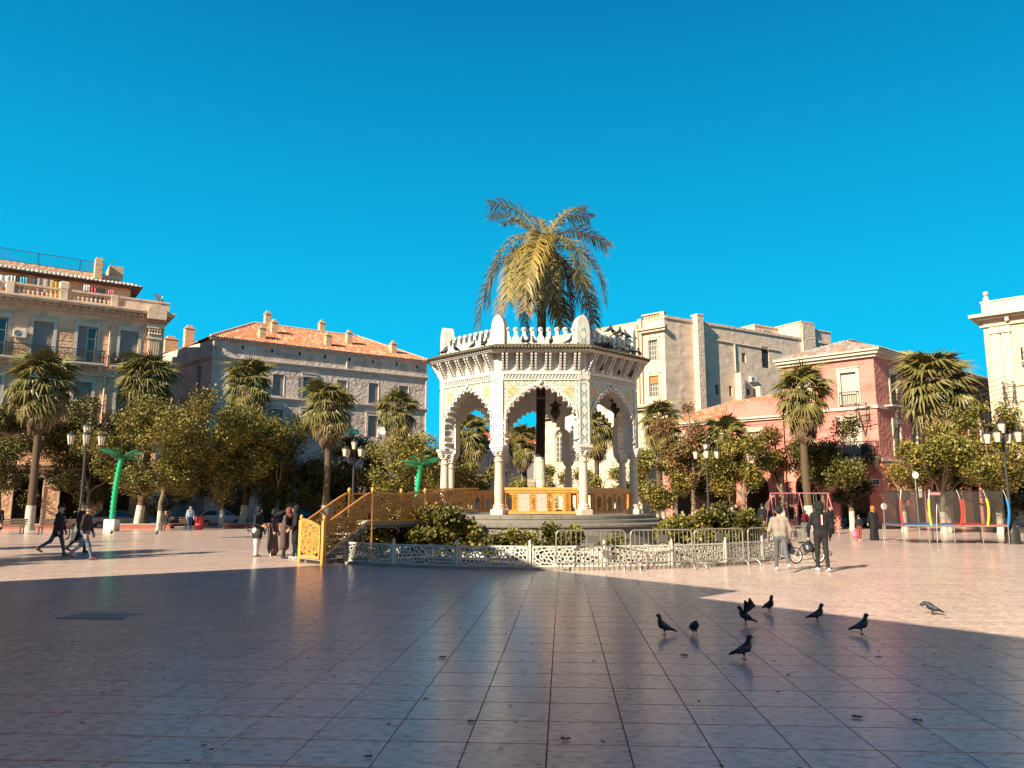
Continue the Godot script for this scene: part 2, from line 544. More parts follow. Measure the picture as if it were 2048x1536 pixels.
func shading_building():
	# tall block behind the photographer whose shadow lies over the foreground
	var az := deg_to_rad(SUN_AZ)
	var L := 7.5 / tan(deg_to_rad(SUN_EL))
	var ld := Vector3(sin(az), 0, -cos(az))
	var c := Vector3(-3.5, 0, -23.75) - ld * L
	var rd := Vector3(0.6, 0, 0.8)
	var t := thing("corner_building", "pale building close behind the viewer shading the foreground", "building", c, rad_to_deg(atan2(-rd.z, rd.x)))
	# local x runs along the roof edge, local -z... the block lies towards the sun
	var back := 18.0 if (t.basis * Vector3(0, 0, 1)).dot(ld) < 0 else -18.0
	var g := G.new()
	g.bx(0, 60, -0.2, 7.0, minf(0, back), maxf(0, back))
	part(g, "wall", "beige", t)
	g = G.new()
	g.bx(0, 11.3, 7.0, 8.45, minf(-0.3, back), maxf(0.3, back))
	g.bx(11.3, 60, 7.0, 7.5, minf(-0.3, back), maxf(0.3, back))
	part(g, "parapet", "beige", t)
	for i in 8:
		for f in 2:
			g = G.new()
			g.cbox(Vector3(3 + i * 4.2, 2.2 + f * 2.6, 0), Vector3(1.2, 1.8, 0.16), .02)
			part(g, "shutter", "shutter", t)
	# added unseen terrace at right that bounces warm light into the foreground shade
	t = thing("bounce_terrace", "long cream terrace added outside the picture at right to bounce warm light", "building", Vector3(24, 0, -24), -90)
	g = G.new()
	g.bx(0, 70, -.2, 15, -12, 0)
	part(g, "wall", "cream", t)
	g = G.new()
	g.bx(-.2, 70.2, 15, 15.5, -12, .5)
	part(g, "cornice", "creamtrim", t)
	for i in 9:
		for f in 3:
			g = G.new()
			g.cbox(Vector3(4 + i * 7.2, 5.8 + f * 3.6, 0), Vector3(1.3, 2.4, 0.16), .02)
			part(g, "shutter", "shutterpale", t)

# ---------------------------------------------------------------- gazebo
const GC := Vector3(1.0, 0, -30.0)
const AP := 3.65

func arch_half() -> Array:   # half outline of the opening, from the foot up to the crown (x >= 0)
	return [Vector2(1.17, 3.74), Vector2(1.10, 3.92), Vector2(1.17, 4.12), Vector2(1.20, 4.34), Vector2(1.18, 4.56), Vector2(1.11, 4.77), Vector2(1.00, 4.96), Vector2(.86, 5.14), Vector2(.70, 5.30), Vector2(.53, 5.44), Vector2(.35, 5.56), Vector2(.17, 5.65), Vector2(0, 5.69)]

func arch_points(lobed := true, grow := 0.0) -> Array:   # foot right -> crown -> foot left
	var h0 := arch_half()
	var h := []
	for k in 12:
		var f := k * (h0.size() - 1) / 11.0
		h.append(h0[int(f)].lerp(h0[mini(int(f) + 1, h0.size() - 1)], f - int(f)))
	var full := []
	for p in h: full.append(p)
	for k in range(h.size() - 2, -1, -1): full.append(Vector2(-h[k].x, h[k].y))
	var mid := Vector2(0, 4.45)
	if grow > 0:
		var o := []
		for k in full.size():
			var t: Vector2 = (full[min(k + 1, full.size() - 1)] - full[max(k - 1, 0)]).normalized()
			var nn := Vector2(t.y, -t.x)
			o.append(full[k] + nn * grow)
		return o
	if not lobed: return full
	var out := []
	for k in full.size() - 1:
		var a: Vector2 = full[k]; var b: Vector2 = full[k + 1]
		var t := (b - a)
		var nn := Vector2(t.y, -t.x).normalized()
		if nn.dot((a + b) / 2 - mid) < 0: nn = -nn
		for j in 6:
			var s := j / 6.0
			out.append(a.lerp(b, s) + nn * sin(PI * s) * t.length() * 0.5)
	out.append(full[-1])
	return out

func gazebo():
	var t := thing("bandstand", "white octagonal Moorish bandstand with scalloped arches and green eave", "bandstand", GC)
	# stepped round base
	var g := G.new()
	g.lathe([Vector2(5.95, 0), Vector2(5.95, .24), Vector2(5.9, .27), Vector2(4.95, .27)], 64)
	part(g, "lower_ring", "whitewall", t)
	g = G.new()
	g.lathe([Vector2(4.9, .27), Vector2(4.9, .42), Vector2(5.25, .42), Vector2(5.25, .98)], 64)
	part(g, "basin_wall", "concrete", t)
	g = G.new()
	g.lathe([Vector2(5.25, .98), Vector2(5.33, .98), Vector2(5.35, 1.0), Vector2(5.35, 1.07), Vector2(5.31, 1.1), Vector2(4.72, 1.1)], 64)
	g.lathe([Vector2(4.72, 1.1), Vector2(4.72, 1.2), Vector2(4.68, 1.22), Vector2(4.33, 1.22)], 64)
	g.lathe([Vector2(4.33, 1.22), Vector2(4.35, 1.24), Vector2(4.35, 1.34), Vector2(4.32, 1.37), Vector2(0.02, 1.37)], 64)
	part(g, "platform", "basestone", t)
	# columns, capitals and pilasters at the eight corners
	var Rv := AP / cos(PI / 8)
	var col := G.new()
	col.lathe([Vector2(.155, 1.74), Vector2(.163, 2.2), Vector2(.15, 2.8), Vector2(.142, 3.16), Vector2(.17, 3.16), Vector2(.18, 3.19), Vector2(.17, 3.22), Vector2(.13, 3.22), Vector2(.13, 3.34)], 20)
	var cb := G.new()
	cb.cbox(Vector3(0, 1.46, 0), Vector3(.46, .18, .46), .015)
	cb.lathe([Vector2(.22, 1.55), Vector2(.225, 1.6), Vector2(.19, 1.63), Vector2(.2, 1.67), Vector2(.19, 1.7), Vector2(.16, 1.74)], 20)
	var cap := G.new()
	cap.lathe([Vector2(.13, 3.34), Vector2(.19, 3.38), Vector2(.17, 3.44), Vector2(.21, 3.50), Vector2(.2, 3.53)], 16)
	for q in [[.42, 3.52, 3.58], [.46, 3.58, 3.64], [.52, 3.64, 3.74]]: cap.cbox(Vector3(0, (q[1] + q[2]) / 2, 0), Vector3(q[0], q[2] - q[1], q[0]), .012)
	for k in 8:
		var e := Vector3(sin(TAU * k / 8), 0, cos(TAU * k / 8))
		cap.ball(Vector3(0, 3.47, 0) + e * .2, .05, 6, 1.2)
	var pil := G.new()
	pil.bx(-.20, .20, 3.74, 6.02, -.30, .14)
	pil.bx(-.225, .225, 6.02, 6.30, -.30, .165)
	for s in [-1, 1]: pil.bx(s * .2 - (0.05 if s > 0 else 0.0), s * .2 + (0.05 if s < 0 else 0.0), 3.8, 5.9, .14, .165)
	var strip := G.new()
	strip.bx(-.105, .105, 3.82, 5.72, .14, .150)
	strip.extrude(PackedVector2Array([Vector2(-.105, 5.72), Vector2(.105, 5.72), Vector2(.105, 5.76), Vector2(.04, 5.80), Vector2(.085, 5.85), Vector2(0, 5.93), Vector2(-.085, 5.85), Vector2(-.04, 5.80), Vector2(-.105, 5.76)]), .14, .152)
	var pin := G.new()
	var prof := PackedVector2Array([Vector2(-.25, 7.15), Vector2(.25, 7.15), Vector2(.25, 7.75), Vector2(.235, 7.95), Vector2(.19, 8.12), Vector2(.11, 8.25), Vector2(0, 8.33), Vector2(-.11, 8.25), Vector2(-.19, 8.12), Vector2(-.235, 7.95), Vector2(-.25, 7.75)])
	pin.extrude(prof, -.2, .2)
	var pinpanel := G.new()
	pinpanel.extrude(PackedVector2Array([Vector2(-.09, 7.32), Vector2(.09, 7.32), Vector2(.09, 7.78), Vector2(0, 7.98), Vector2(-.09, 7.78)]), .2, .209)
	var ms := [col.mesh(), cb.mesh(), cap.mesh(), pil.mesh(), strip.mesh(), pin.mesh(), pinpanel.mesh()]
	for k in 8:
		var psi := 22.5 + 45.0 * k
		var e := Vector3(sin(deg_to_rad(psi)), 0, cos(deg_to_rad(psi)))
		var p := e * (Rv - .18)
		var c := part(ms[0], "column", "column", t, p, psi)
		part(ms[1], "column_base", "column", c)
		part(ms[2], "capital", "white", c)
		var q := part(ms[3], "pilaster", "white", t, p, psi)
		part(ms[4], "tile_strip", "mosaicstrip", q)
		var w := part(ms[5], "pinnacle", "white", t, e * (Rv - .22), psi)
		part(ms[6], "tile_inset", "mosaicstrip", w)
	# the eight walls with their lobed arches
	var lob := arch_points()
	var hw := AP * tan(PI / 8)
	var wall := G.new()
	var poly := PackedVector2Array([Vector2(hw - .1, 3.74), Vector2(hw - .1, 6.3), Vector2(-hw + .1, 6.3), Vector2(-hw + .1, 3.74)])
	for k in range(lob.size() - 1, -1, -1): poly.append(lob[k])
	wall.extrude(poly, -.36, 0.0)
	var tp := G.new()   # glazed panel round the arch
	var outer := arch_points(false, .17)
	poly = PackedVector2Array([Vector2(1.27, 4.0), Vector2(1.27, 5.98), Vector2(-1.27, 5.98), Vector2(-1.27, 4.0)])
	var ins := []
	for p in outer:
		if p.y > 4.02: ins.append(Vector2(clampf(p.x, -1.262, 1.262), minf(p.y, 5.97)))
	for k in range(ins.size() - 1, -1, -1): poly.append(ins[k])
	tp.extrude(poly, 0.0, .012, false)
	var bor := G.new()   # moulding that follows the lobes
	var inn := arch_points(true)
	var mid := Vector2(0, 4.45)
	for k in inn.size() - 1:
		var a: Vector2 = inn[k]; var b: Vector2 = inn[k + 1]
		var a2: Vector2 = a + (a - mid).normalized() * .055; var b2: Vector2 = b + (b - mid).normalized() * .055
		bor.quad(Vector3(a.x, a.y, .045), Vector3(a2.x, a2.y, .06), Vector3(b2.x, b2.y, .06), Vector3(b.x, b.y, .045))
		bor.quad(Vector3(a2.x, a2.y, .06), Vector3(a2.x, a2.y, 0), Vector3(b2.x, b2.y, 0), Vector3(b2.x, b2.y, .06))
		bor.quad(Vector3(a.x, a.y, 0), Vector3(a.x, a.y, .045), Vector3(b.x, b.y, .045), Vector3(b.x, b.y, 0))
	var rim2 := []
	for p in outer:
		if p.y > 4.02: rim2.append(Vector2(clampf(p.x, -1.25, 1.25), minf(p.y, 5.93)))
	bor.path2(rim2, .06, .012, .055)
	var ros := []
	for s in [-1, 1]:
		var rg := G.new()
		for k in 12:
			var q := TAU * k / 12
			var d := Vector2(cos(q), sin(q)); var d1 := Vector2(cos(q + .2), sin(q + .2)); var d2 := Vector2(cos(q - .2), sin(q - .2))
			var o := Vector2(s * .98, 5.60)
			rg.extrude(PackedVector2Array([o + d * .05, o + d1 * .14, o + d * .2, o + d2 * .14]), .012, .022, false)
		ros.append(rg.mesh())
	var key := G.new()
	key.ball(Vector3(0, 5.90, .06), .075, 12)
	var fr := G.new()   # frieze mouldings
	fr.bx(-hw + .12, hw - .12, 5.98, 6.02, 0, .05)
	fr.bx(-hw + .12, hw - .12, 6.18, 6.30, 0, .06)
	for k in 22: fr.seg2(Vector2(-1.25 + k * .115, 6.05), Vector2(-1.19 + k * .115, 6.15), .045, 0, .04)
	var niche := G.new()
	niche.bx(-hw - .02, hw + .02, 6.30, 6.92, -.36, 0)
	for k in 5:
		var x := -1.0 + k * .5
		var pts := []
		for j in 11:
			var q := PI * j / 10
			pts.append(Vector2(x + cos(q) * .12, 6.58 + sin(q) * .14))
		niche.path2(pts, .035, 0, .035)
		pts = []
		for j in 9:
			var q := TAU * j / 8
			pts.append(Vector2(x + cos(q) * .05, 6.56 + sin(q) * .05))
		niche.path2(pts, .025, 0, .03)
		niche.seg2(Vector2(x - .12, 6.36), Vector2(x - .12, 6.58), .03, 0, .035)
		niche.seg2(Vector2(x + .12, 6.36), Vector2(x + .12, 6.58), .03, 0, .035)
	var cor := G.new()   # one corbel: stepped bracket
	var cp := PackedVector2Array([Vector2(0, 6.30), Vector2(.05, 6.33)])
	for j in 6:
		var o := .05 + j * .054
		cp.append(Vector2(o + .035, 6.37 + j * .085)); cp.append(Vector2(o + .055, 6.41 + j * .085)); cp.append(Vector2(o + .03, 6.44 + j * .085))
	cp.append(Vector2(.40, 6.90)); cp.append(Vector2(0, 6.90))
	cor.xf = Transform3D(Basis(Vector3(0, 0, 1), Vector3.UP, Vector3(-1, 0, 0)), Vector3.ZERO)
	cor.extrude(cp, -.035, .035)
	var hwe := (AP + .43) * tan(PI / 8)
	var corn := G.new()
	var trap := func(gg: G, y0: float, y1: float, a0: float, a1: float):   # ring segment between apothems
		var h0 := a0 * tan(PI / 8); var h1 := a1 * tan(PI / 8)
		gg.hexa([Vector3(-h1, y0, a1 - AP), Vector3(h1, y0, a1 - AP), Vector3(h0, y0, a0 - AP), Vector3(-h0, y0, a0 - AP),
			Vector3(-h1, y1, a1 - AP), Vector3(h1, y1, a1 - AP), Vector3(h0, y1, a0 - AP), Vector3(-h0, y1, a0 - AP)])
	trap.call(corn, 6.92, 6.96, 3.3, AP + .38)
	trap.call(corn, 6.96, 7.02, 3.3, AP + .43)
	var roof := G.new()
	trap.call(roof, 7.02, 7.15, 1.3, AP + .02)
	# glazed barrel tiles on the sloping eave
	var til := G.new()
	var nt := 30
	for k in nt:
		var f := (k + .5) / nt * 2 - 1
		var a0 := Vector3(f * hwe * 1.04, 7.045, .51)
		var a1 := Vector3(f * (hw + .02), 7.24, -.02)
		til.col = Color.WHITE
		for j in 3:
			til.tube([a0.lerp(a1, j / 3.0) + Vector3(0, .012 * (j % 2), 0), a0.lerp(a1, (j + 1) / 3.0 + .02) + Vector3(0, -.006, 0)], [.058, .05], 7)
	til.quad(Vector3(-hwe * 1.03, 7.024, .49), Vector3(hwe * 1.03, 7.024, .49), Vector3(hw, 7.2, 0), Vector3(-hw, 7.2, 0))
	var mer := G.new()
	mer.extrude(PackedVector2Array([Vector2(-.138, 7.15), Vector2(.138, 7.15), Vector2(.138, 7.42), Vector2(.12, 7.50), Vector2(.065, 7.58), Vector2(.055, 7.73), Vector2(-.055, 7.73), Vector2(-.065, 7.58), Vector2(-.12, 7.50), Vector2(-.138, 7.42)]), -.07, .07)
	mer.ball(Vector3(0, 7.79, 0), .1, 10)
	var dot := G.new()
	dot.ball(Vector3(0.01, 7.79, .07), .045, 8)
	mat("glazeteal", Color(.25, .42, .42), .3)
	mat("glazeochre", Color(.72, .38, .13), .4)
	var MM := {}
	for q in [["wall", wall], ["tp", tp], ["bor", bor], ["key", key], ["fr", fr], ["niche", niche], ["cor", cor], ["corn", corn], ["roof", roof], ["til", til], ["mer", mer], ["dot", dot]]: MM[q[0]] = q[1].mesh()
	for k in 8:
		var psi := 45.0 * k
		var e := Vector3(sin(deg_to_rad(psi)), 0, cos(deg_to_rad(psi)))
		var w := part(MM.wall, "arch_wall", "white", t, e * AP, psi)
		part(MM.tp, "tile_panel", "mosaic", w)
		part(MM.bor, "arch_moulding", "white", w)
		part(ros[0], "flower_inlay", "glazeochre", w); part(ros[1], "flower_inlay", "glazeochre", w)
		part(MM.key, "keystone", "white", w)
		part(MM.fr, "frieze", "white", w)
		var nf := part(MM.niche, "niche_band", "white", t, e * AP, psi)
		for j in 6:
			for s in [-.07, .07]:
				var o := part(MM.cor, "corbel", "white", nf, Vector3(-1.25 + j * .5 + s, 0, 0))
		var cn := part(MM.corn, "cornice", "white", t, e * AP, psi)
		var tl := part(MM.til, "roof_tiles", "greentile", t, e * AP, psi)
		tl.set_meta("kind", "stuff")
		part(MM.roof, "roof_deck", "slab", t, e * AP, psi)
		for j in 9:
			var o := part(MM.mer, "merlon", "white", t, e * (AP - .1) + Basis(Vector3.UP, deg_to_rad(psi)) * Vector3(-1.16 + j * .29, 0, 0), psi)
			part(MM.dot, "glazed_boss", "glazeteal", o)
	# golden balustrades between the columns (the bridge comes in through one side)
	for k in 8:
		if k == 7: continue
		var psi := 45.0 * k
		var e := Vector3(sin(deg_to_rad(psi)), 0, cos(deg_to_rad(psi)))
		balustrade(t, e * (AP - .2), psi, k == 0)
	# hanging lanterns
	var lan := thing("hanging_lantern", "dark pierced lantern hanging in the front arch of the bandstand", "lantern", GC + Vector3(.6, 0, 1.8), 0, "lanterns hung inside the bandstand")
	g = G.new()
	g.tube([Vector3(0, 7.02, 0), Vector3(0, 5.5, 0)], .014, 5)
	part(g, "chain", "iron", lan)
	g = G.new()
	g.lathe([Vector2(.02, 4.78), Vector2(.10, 4.88), Vector2(.19, 5.02), Vector2(.2, 5.1), Vector2(.13, 5.22), Vector2(.12, 5.26), Vector2(.22, 5.32), Vector2(.24, 5.36), Vector2(.08, 5.42), Vector2(.03, 5.5)], 12)
	part(g, "body", "iron", lan)
	g = G.new()
	g.lathe([Vector2(.0, 4.68), Vector2(.03, 4.72), Vector2(.02, 4.8)], 8)
	part(g, "finial", "iron", lan)
	copy_of(lan, GC + Vector3(2.9, .25, 1.2), 0, "dark pierced lantern hanging in the right arch of the bandstand")
	copy_of(lan, GC + Vector3(-1.3, .0, -1.2), 0, "dark pierced lantern showing at the edge of the left arch")
	# flat lamp under the crown of the front arch
	g = G.new()
	g.lathe([Vector2(0, 5.44), Vector2(.16, 5.46), Vector2(.17, 5.5), Vector2(.05, 5.56), Vector2(.03, 7.02)], 14)
	one(g, "ceiling_lamp", "wood", "brown round lamp hanging under the front arch crown", "lamp", GC + Vector3(.02, 0, 2.75))

func rosette(g: G, o: Vector2, r: float, w: float, z0: float, z1: float, clip: Callable):
	for k in 12:
		var q := TAU * k / 12
		var f := func(rr: float, dq: float) -> Vector2: return o + Vector2(cos(q + dq), sin(q + dq)) * rr * r
		var a: Array = [f.call(.16, 0.0), f.call(.42, .2), f.call(.62, 0.0), f.call(.42, -.2)]
		for j in 4:
			if clip.call(a[j]) and clip.call(a[(j + 1) % 4]): g.seg2(a[j], a[(j + 1) % 4], w, z0, z1)
		var b: Array = [f.call(.62, 0.0), f.call(.80, .17), f.call(1.02, .02), f.call(.80, -.17)]
		for j in 4:
			if clip.call(b[j]) and clip.call(b[(j + 1) % 4]): g.seg2(b[j], b[(j + 1) % 4], w, z0, z1)
		var c0: Vector2 = f.call(.14, -.26); var c1: Vector2 = f.call(.14, .26)
		if clip.call(c0) and clip.call(c1): g.seg2(c0, c1, w, z0, z1)

func balustrade(t: Node3D, at: Vector3, psi: float, solid: bool):
	var hw := 1.27
	var g := G.new()
	g.bx(-hw, hw, 2.20, 2.29, -.075, .075)
	g.bx(-hw + .02, hw - .02, 2.12, 2.20, -.05, .05)
	g.bx(-hw + .02, hw - .02, 1.40, 1.46, -.04, .04)
	var r := part(g, "balustrade", "gold2", t, at, psi)
	g = G.new()
	for x in [-hw + .03, hw - .03]: g.bx(x - .03, x + .03, 1.46, 2.12, -.035, .035)
	for y in [1.475, 2.105]: g.bx(-hw + .03, hw - .03, y - .015, y + .015, -.022, .022)
	for x in [-.9, -.28, .28, .9]:
		if x == .28 and not solid: continue
		for y in [1.5, 1.65, 1.8, 1.95]:
			g.path2([Vector2(x - .07, y), Vector2(x, y + .07), Vector2(x + .07, y), Vector2(x, y - .07)], .028, -.02, .02, true)
			g.path2([Vector2(x - .07, y + .075), Vector2(x, y + .145), Vector2(x + .07, y + .075)], .025, -.02, .02)
		g.bx(x - .10, x - .075, 1.46, 2.12, -.025, .025); g.bx(x + .075, x + .10, 1.46, 2.12, -.025, .025)
	part(g, "lattice", "gold", r)
	for i in 3:
		var x: float = [-.59, 0.0, .59][i]
		if solid and i < 2:
			g = G.new()
			g.cbox(Vector3(x, 1.78, 0), Vector3(.4, .64, .03), .01)
			part(g, "pale_board", "palepanel", r)
			continue
		# keyhole opening: plate with an arched hole
		var p := PackedVector2Array([Vector2(x - .2, 2.12), Vector2(x - .2, 1.46), Vector2(x - .12, 1.46), Vector2(x - .12, 1.78)])
		var steps := 10
		for j in steps + 1:
			var q := PI + PI * 0.16 - (PI + PI * .32) * j / steps
			p.append(Vector2(x + cos(q) * .145, 1.87 + sin(q) * .145))
		p.append_array(PackedVector2Array([Vector2(x + .12, 1.78), Vector2(x + .12, 1.46), Vector2(x + .2, 1.46), Vector2(x + .2, 2.12)]))
		g = G.new()
		g.extrude(p, -.018, .018)
		part(g, "keyhole_frame", "gold2", r)

func bridge():
	# footbridge and stairs up to the bandstand; local z runs outwards
	var b := thing("footbridge", "golden footbridge with pierced star railings and steps up to the bandstand", "footbridge", GC, -45.0)
	var W := .64
	var z0 := AP
	var g := G.new()
	g.bx(-W, W, 1.10, 1.22, z0 + 2.3, z0 + 4.6)
	var arc := []
	for k in 9:
		var s := k / 8.0
		arc.append(Vector2(z0 + 2.3 - s * 2.2, 1.16 + sin(PI * s * .62) * .36))
	for k in 8: g.hexa([Vector3(-W, arc[k].y - .06, arc[k].x), Vector3(W, arc[k].y - .06, arc[k].x), Vector3(W, arc[k + 1].y - .06, arc[k + 1].x), Vector3(-W, arc[k + 1].y - .06, arc[k + 1].x),
		Vector3(-W, arc[k].y + .06, arc[k].x), Vector3(W, arc[k].y + .06, arc[k].x), Vector3(W, arc[k + 1].y + .06, arc[k + 1].x), Vector3(-W, arc[k + 1].y + .06, arc[k + 1].x)])
	part(g, "deck", "slab", b)
	for k in 6:
		g = G.new()
		var y := 1.22 - (k + 1) * .175
		g.bx(-W + .02, W - .02, y - .05, y, z0 + 4.6 + k * .25, z0 + 4.6 + k * .25 + .29)
		g.bx(-W + .04, W - .04, y - .175 if k < 5 else 0.0, y - .05, z0 + 4.62 + k * .25, z0 + 4.66 + k * .25)
		part(g, "step", "slab", b)
	for s in [-1, 1]:
		g = G.new()
		g.beam(Vector3(s * (W - .06), 1.08, z0 + 4.55), Vector3(s * (W - .06), .08, z0 + 6.1), .06, .16)
		g.beam(Vector3(s * (W - .06), 1.06, z0 + 2.3), Vector3(s * (W - .06), 1.06, z0 + 4.6), .06, .1)
		g.tube([Vector3(s * (W - .1), 0, z0 + 4.4), Vector3(s * (W - .1), 1.05, z0 + 4.4)], .04, 8)
		g.tube([Vector3(s * (W - .1), 0, z0 + 2.4), Vector3(s * (W - .1), 1.05, z0 + 2.4)], .04, 8)
		part(g, "stringer", "darksteel", b)
		# rail: polyline of (z, bottom, top)
		var top := func(z: float) -> float:
			var q := z - z0
			if q > 4.6: return 2.06 - (q - 4.6) * .62
			if q > 2.3: return 2.06
			return 2.06 + sin(minf((2.3 - q) / 2.0, 1.0) * PI * .5) * .2
		var bot := func(z: float) -> float:
			var q := z - z0
			if q > 4.6: return 1.22 - (q - 4.6) * .62
			if q > 2.3: return 1.22
			return 1.22 + sin((2.3 - q) / 2.3 * PI * .75) * .36
		g = G.new()
		var lastz := z0 + 6.05
		var N := 24
		for k in N:
			var za := z0 + .05 + (6.0) * k / N; var zb := z0 + .05 + 6.0 * (k + 1) / N
			g.beam(Vector3(s * W, top.call(za), za), Vector3(s * W, top.call(zb), zb), .06, .05)
			g.beam(Vector3(s * W, bot.call(za), za), Vector3(s * W, bot.call(zb), zb), .045, .045)
		part(g, "handrail", "gold", b)
		# pierced panels, star rosettes side by side
		var pan := [[.1, 2.36], [2.42, 4.42], [4.48, 6.0]]
		for q in pan:
			g = G.new()
			g.xf = Transform3D(Basis(Vector3(0, 0, 1), Vector3.UP, Vector3(-1, 0, 0)), Vector3(s * W, 0, 0))
			var inside := func(p: Vector2) -> bool: return p.x > z0 + q[0] and p.x < z0 + q[1] and p.y < top.call(p.x) - .02 and p.y > bot.call(p.x) + .02
			var z: float = z0 + q[0] + .32
			var row := 0
			while z < z0 + q[1] + .3:
				var yc: float = (top.call(z) + bot.call(z)) / 2
				rosette(g, Vector2(z, yc + (.12 if row % 2 == 0 else -.12)), .37, .028, -.012, .012, inside)
				rosette(g, Vector2(z + .3, yc + (-.42 if row % 2 == 0 else .42)), .33, .028, -.012, .012, inside)
				z += .5
				row += 1
			part(g, "pierced_panel", "gold", b)
		for q in [[2.4, 1.22, 2.17], [4.45, 0.0, 2.17], [6.1, 0.0, 1.34]]:
			g = G.new()
			var wd := .05 if q[0] < 6 else .10
			g.bx(s * W - wd / 2 - .01, s * W + wd / 2 + .01, q[1], q[2] - .08, z0 + q[0] - wd / 2, z0 + q[0] + wd / 2)
			g.lathe([Vector2(.03, q[2] - .08), Vector2(.05, q[2] - .04), Vector2(.055, q[2]), Vector2(.045, q[2] + .05), Vector2(0, q[2] + .09)], 10, Vector3(s * W, 0, z0 + q[0]))
			part(g, "post", "gold2", b)
	# gate across the foot of the steps
	var gate := G.new()
	var gw := .52
	var outline := []
	for k in 11:
		var f := k / 10.0
		outline.append(Vector2(-gw + 2 * gw * f, 1.28 - pow(f, 1.8) * .22))
	gate.path2([Vector2(-gw, .2), Vector2(gw, .2)], .07, -.02, .02)
	gate.path2([Vector2(-gw, .2), Vector2(-gw, 1.28)], .07, -.02, .02)
	gate.path2([Vector2(gw, .2), Vector2(gw, 1.06)], .07, -.02, .02)
	gate.path2(outline, .07, -.02, .02)
	var gin := func(p: Vector2) -> bool: return absf(p.x) < gw and p.y > .2 and p.y < 1.28 - pow((p.x + gw) / (2 * gw), 1.8) * .22
	for y in [.36, .86]: rosette(gate, Vector2(0, y), .40, .04, -.015, .015, gin)
	for y in [.6, 1.12]:
		for x in [-.42, .42]: rosette(gate, Vector2(x, y), .24, .036, -.015, .015, gin)
	part(gate, "gate", "gold2", b, Vector3(0, 0, z0 + 6.16))

# ---------------------------------------------------------------- white fence round the garden
func voro_panel(w: float, h: float, seed: int) -> G:
	var r := RandomNumberGenerator.new()
	r.seed = seed
	var g := G.new()
	var pts := PackedVector2Array()
	var cell := .11
	var nx := int(w / cell) + 3; var ny := int(h / (cell * .87)) + 3
	for j in ny:
		for i in nx: pts.append(Vector2((i - 1 + (.5 if j % 2 else 0.0)) * cell + r.randf_range(-.42, .42) * cell - w / 2, (j - 1) * cell * .87 + r.randf_range(-.42, .42) * cell))
	var tr := Geometry2D.triangulate_delaunay(pts)
	var cen := []
	var edges := {}
	for k in range(0, tr.size(), 3):
		cen.append((pts[tr[k]] + pts[tr[k + 1]] + pts[tr[k + 2]]) / 3)
		for e in [[tr[k], tr[k + 1]], [tr[k + 1], tr[k + 2]], [tr[k + 2], tr[k]]]:
			var key := Vector2i(mini(e[0], e[1]), maxi(e[0], e[1]))
			if edges.has(key): edges[key].append(k / 3)
			else: edges[key] = [k / 3]
	for key in edges:
		var e: Array = edges[key]
		if e.size() < 2: continue
		var a: Vector2 = cen[e[0]]; var b: Vector2 = cen[e[1]]
		if absf(a.x) > w / 2 + .02 or absf(b.x) > w / 2 + .02 or a.y < -.02 or b.y < -.02 or a.y > h + .02 or b.y > h + .02: continue
		a.x = clampf(a.x, -w / 2, w / 2); b.x = clampf(b.x, -w / 2, w / 2); a.y = clampf(a.y, 0, h); b.y = clampf(b.y, 0, h)
		g.seg2(a, b, r.randf_range(.026, .046), -.008, .008)
	return g

func garden_fence():
	var t := thing("garden_fence", "low white pierced metal fence circling the bandstand garden", "fence", GC)
	var R := 8.95
	var vs := []
	for k in 3: vs.append(voro_panel(1.86, .47, 40 + k).mesh())
	var g := G.new()
	g.bx(-.93, .93, .588, .625, -.02, .02)
	g.bx(-.93, .93, .075, .115, -.02, .02)
	g.bx(-.94, -.905, .115, .588, -.018, .018); g.bx(.905, .94, .115, .588, -.018, .018)
	var fm := g.mesh()
	g = G.new()
	g.cbox(Vector3(0, .345, 0), Vector3(.07, .69, .07), .01)
	g.lathe([Vector2(.03, .69), Vector2(.042, .72), Vector2(.042, .745), Vector2(.0, .79)], 8)
	var pm := g.mesh()
	for k in 28:
		var p0 := -41.9 + 12.857 * k
		if k == 27: continue
		var pm0 := deg_to_rad(p0)
		part(pm, "fence_post", "fencewhite", t, Vector3(sin(pm0), 0, cos(pm0)) * R, p0)
		if k == 26: continue
		var m := deg_to_rad(p0 + 6.43)
		var f := part(fm, "fence_panel", "fencewhite", t, Vector3(sin(m), 0, cos(m)) * R * cos(deg_to_rad(6.43)), p0 + 6.43)
		part(vs[k % 3], "pierced_sheet", "fencewhite", f, Vector3(0, .118, 0))
	# kerb and planted soil inside it
	g = G.new()
	g.lathe([Vector2(9.06, 0), Vector2(9.06, .07), Vector2(8.84, .07), Vector2(8.84, .03)], 96)
	struct(g, "garden_kerb", "slab", GC)
	g = G.new()
	g.lathe([Vector2(8.84, .04), Vector2(7.5, .08), Vector2(5.95, .1)], 64)
	struct(g, "flower_bed", "soil", GC)

# ---------------------------------------------------------------- buildings
func face(node: Node3D, turn := 0.0, at := Vector3.ZERO) -> Dictionary:
	return {node = node, xf = Transform3D(Basis(Vector3.UP, deg_to_rad(turn)), at)}

func fpart(f: Dictionary, g, called: String, mat, at := Vector3.ZERO) -> MeshInstance3D:
	var o := part(g, called, mat, f.node)
	o.transform = f.xf * Transform3D(Basis.IDENTITY, at)
	return o

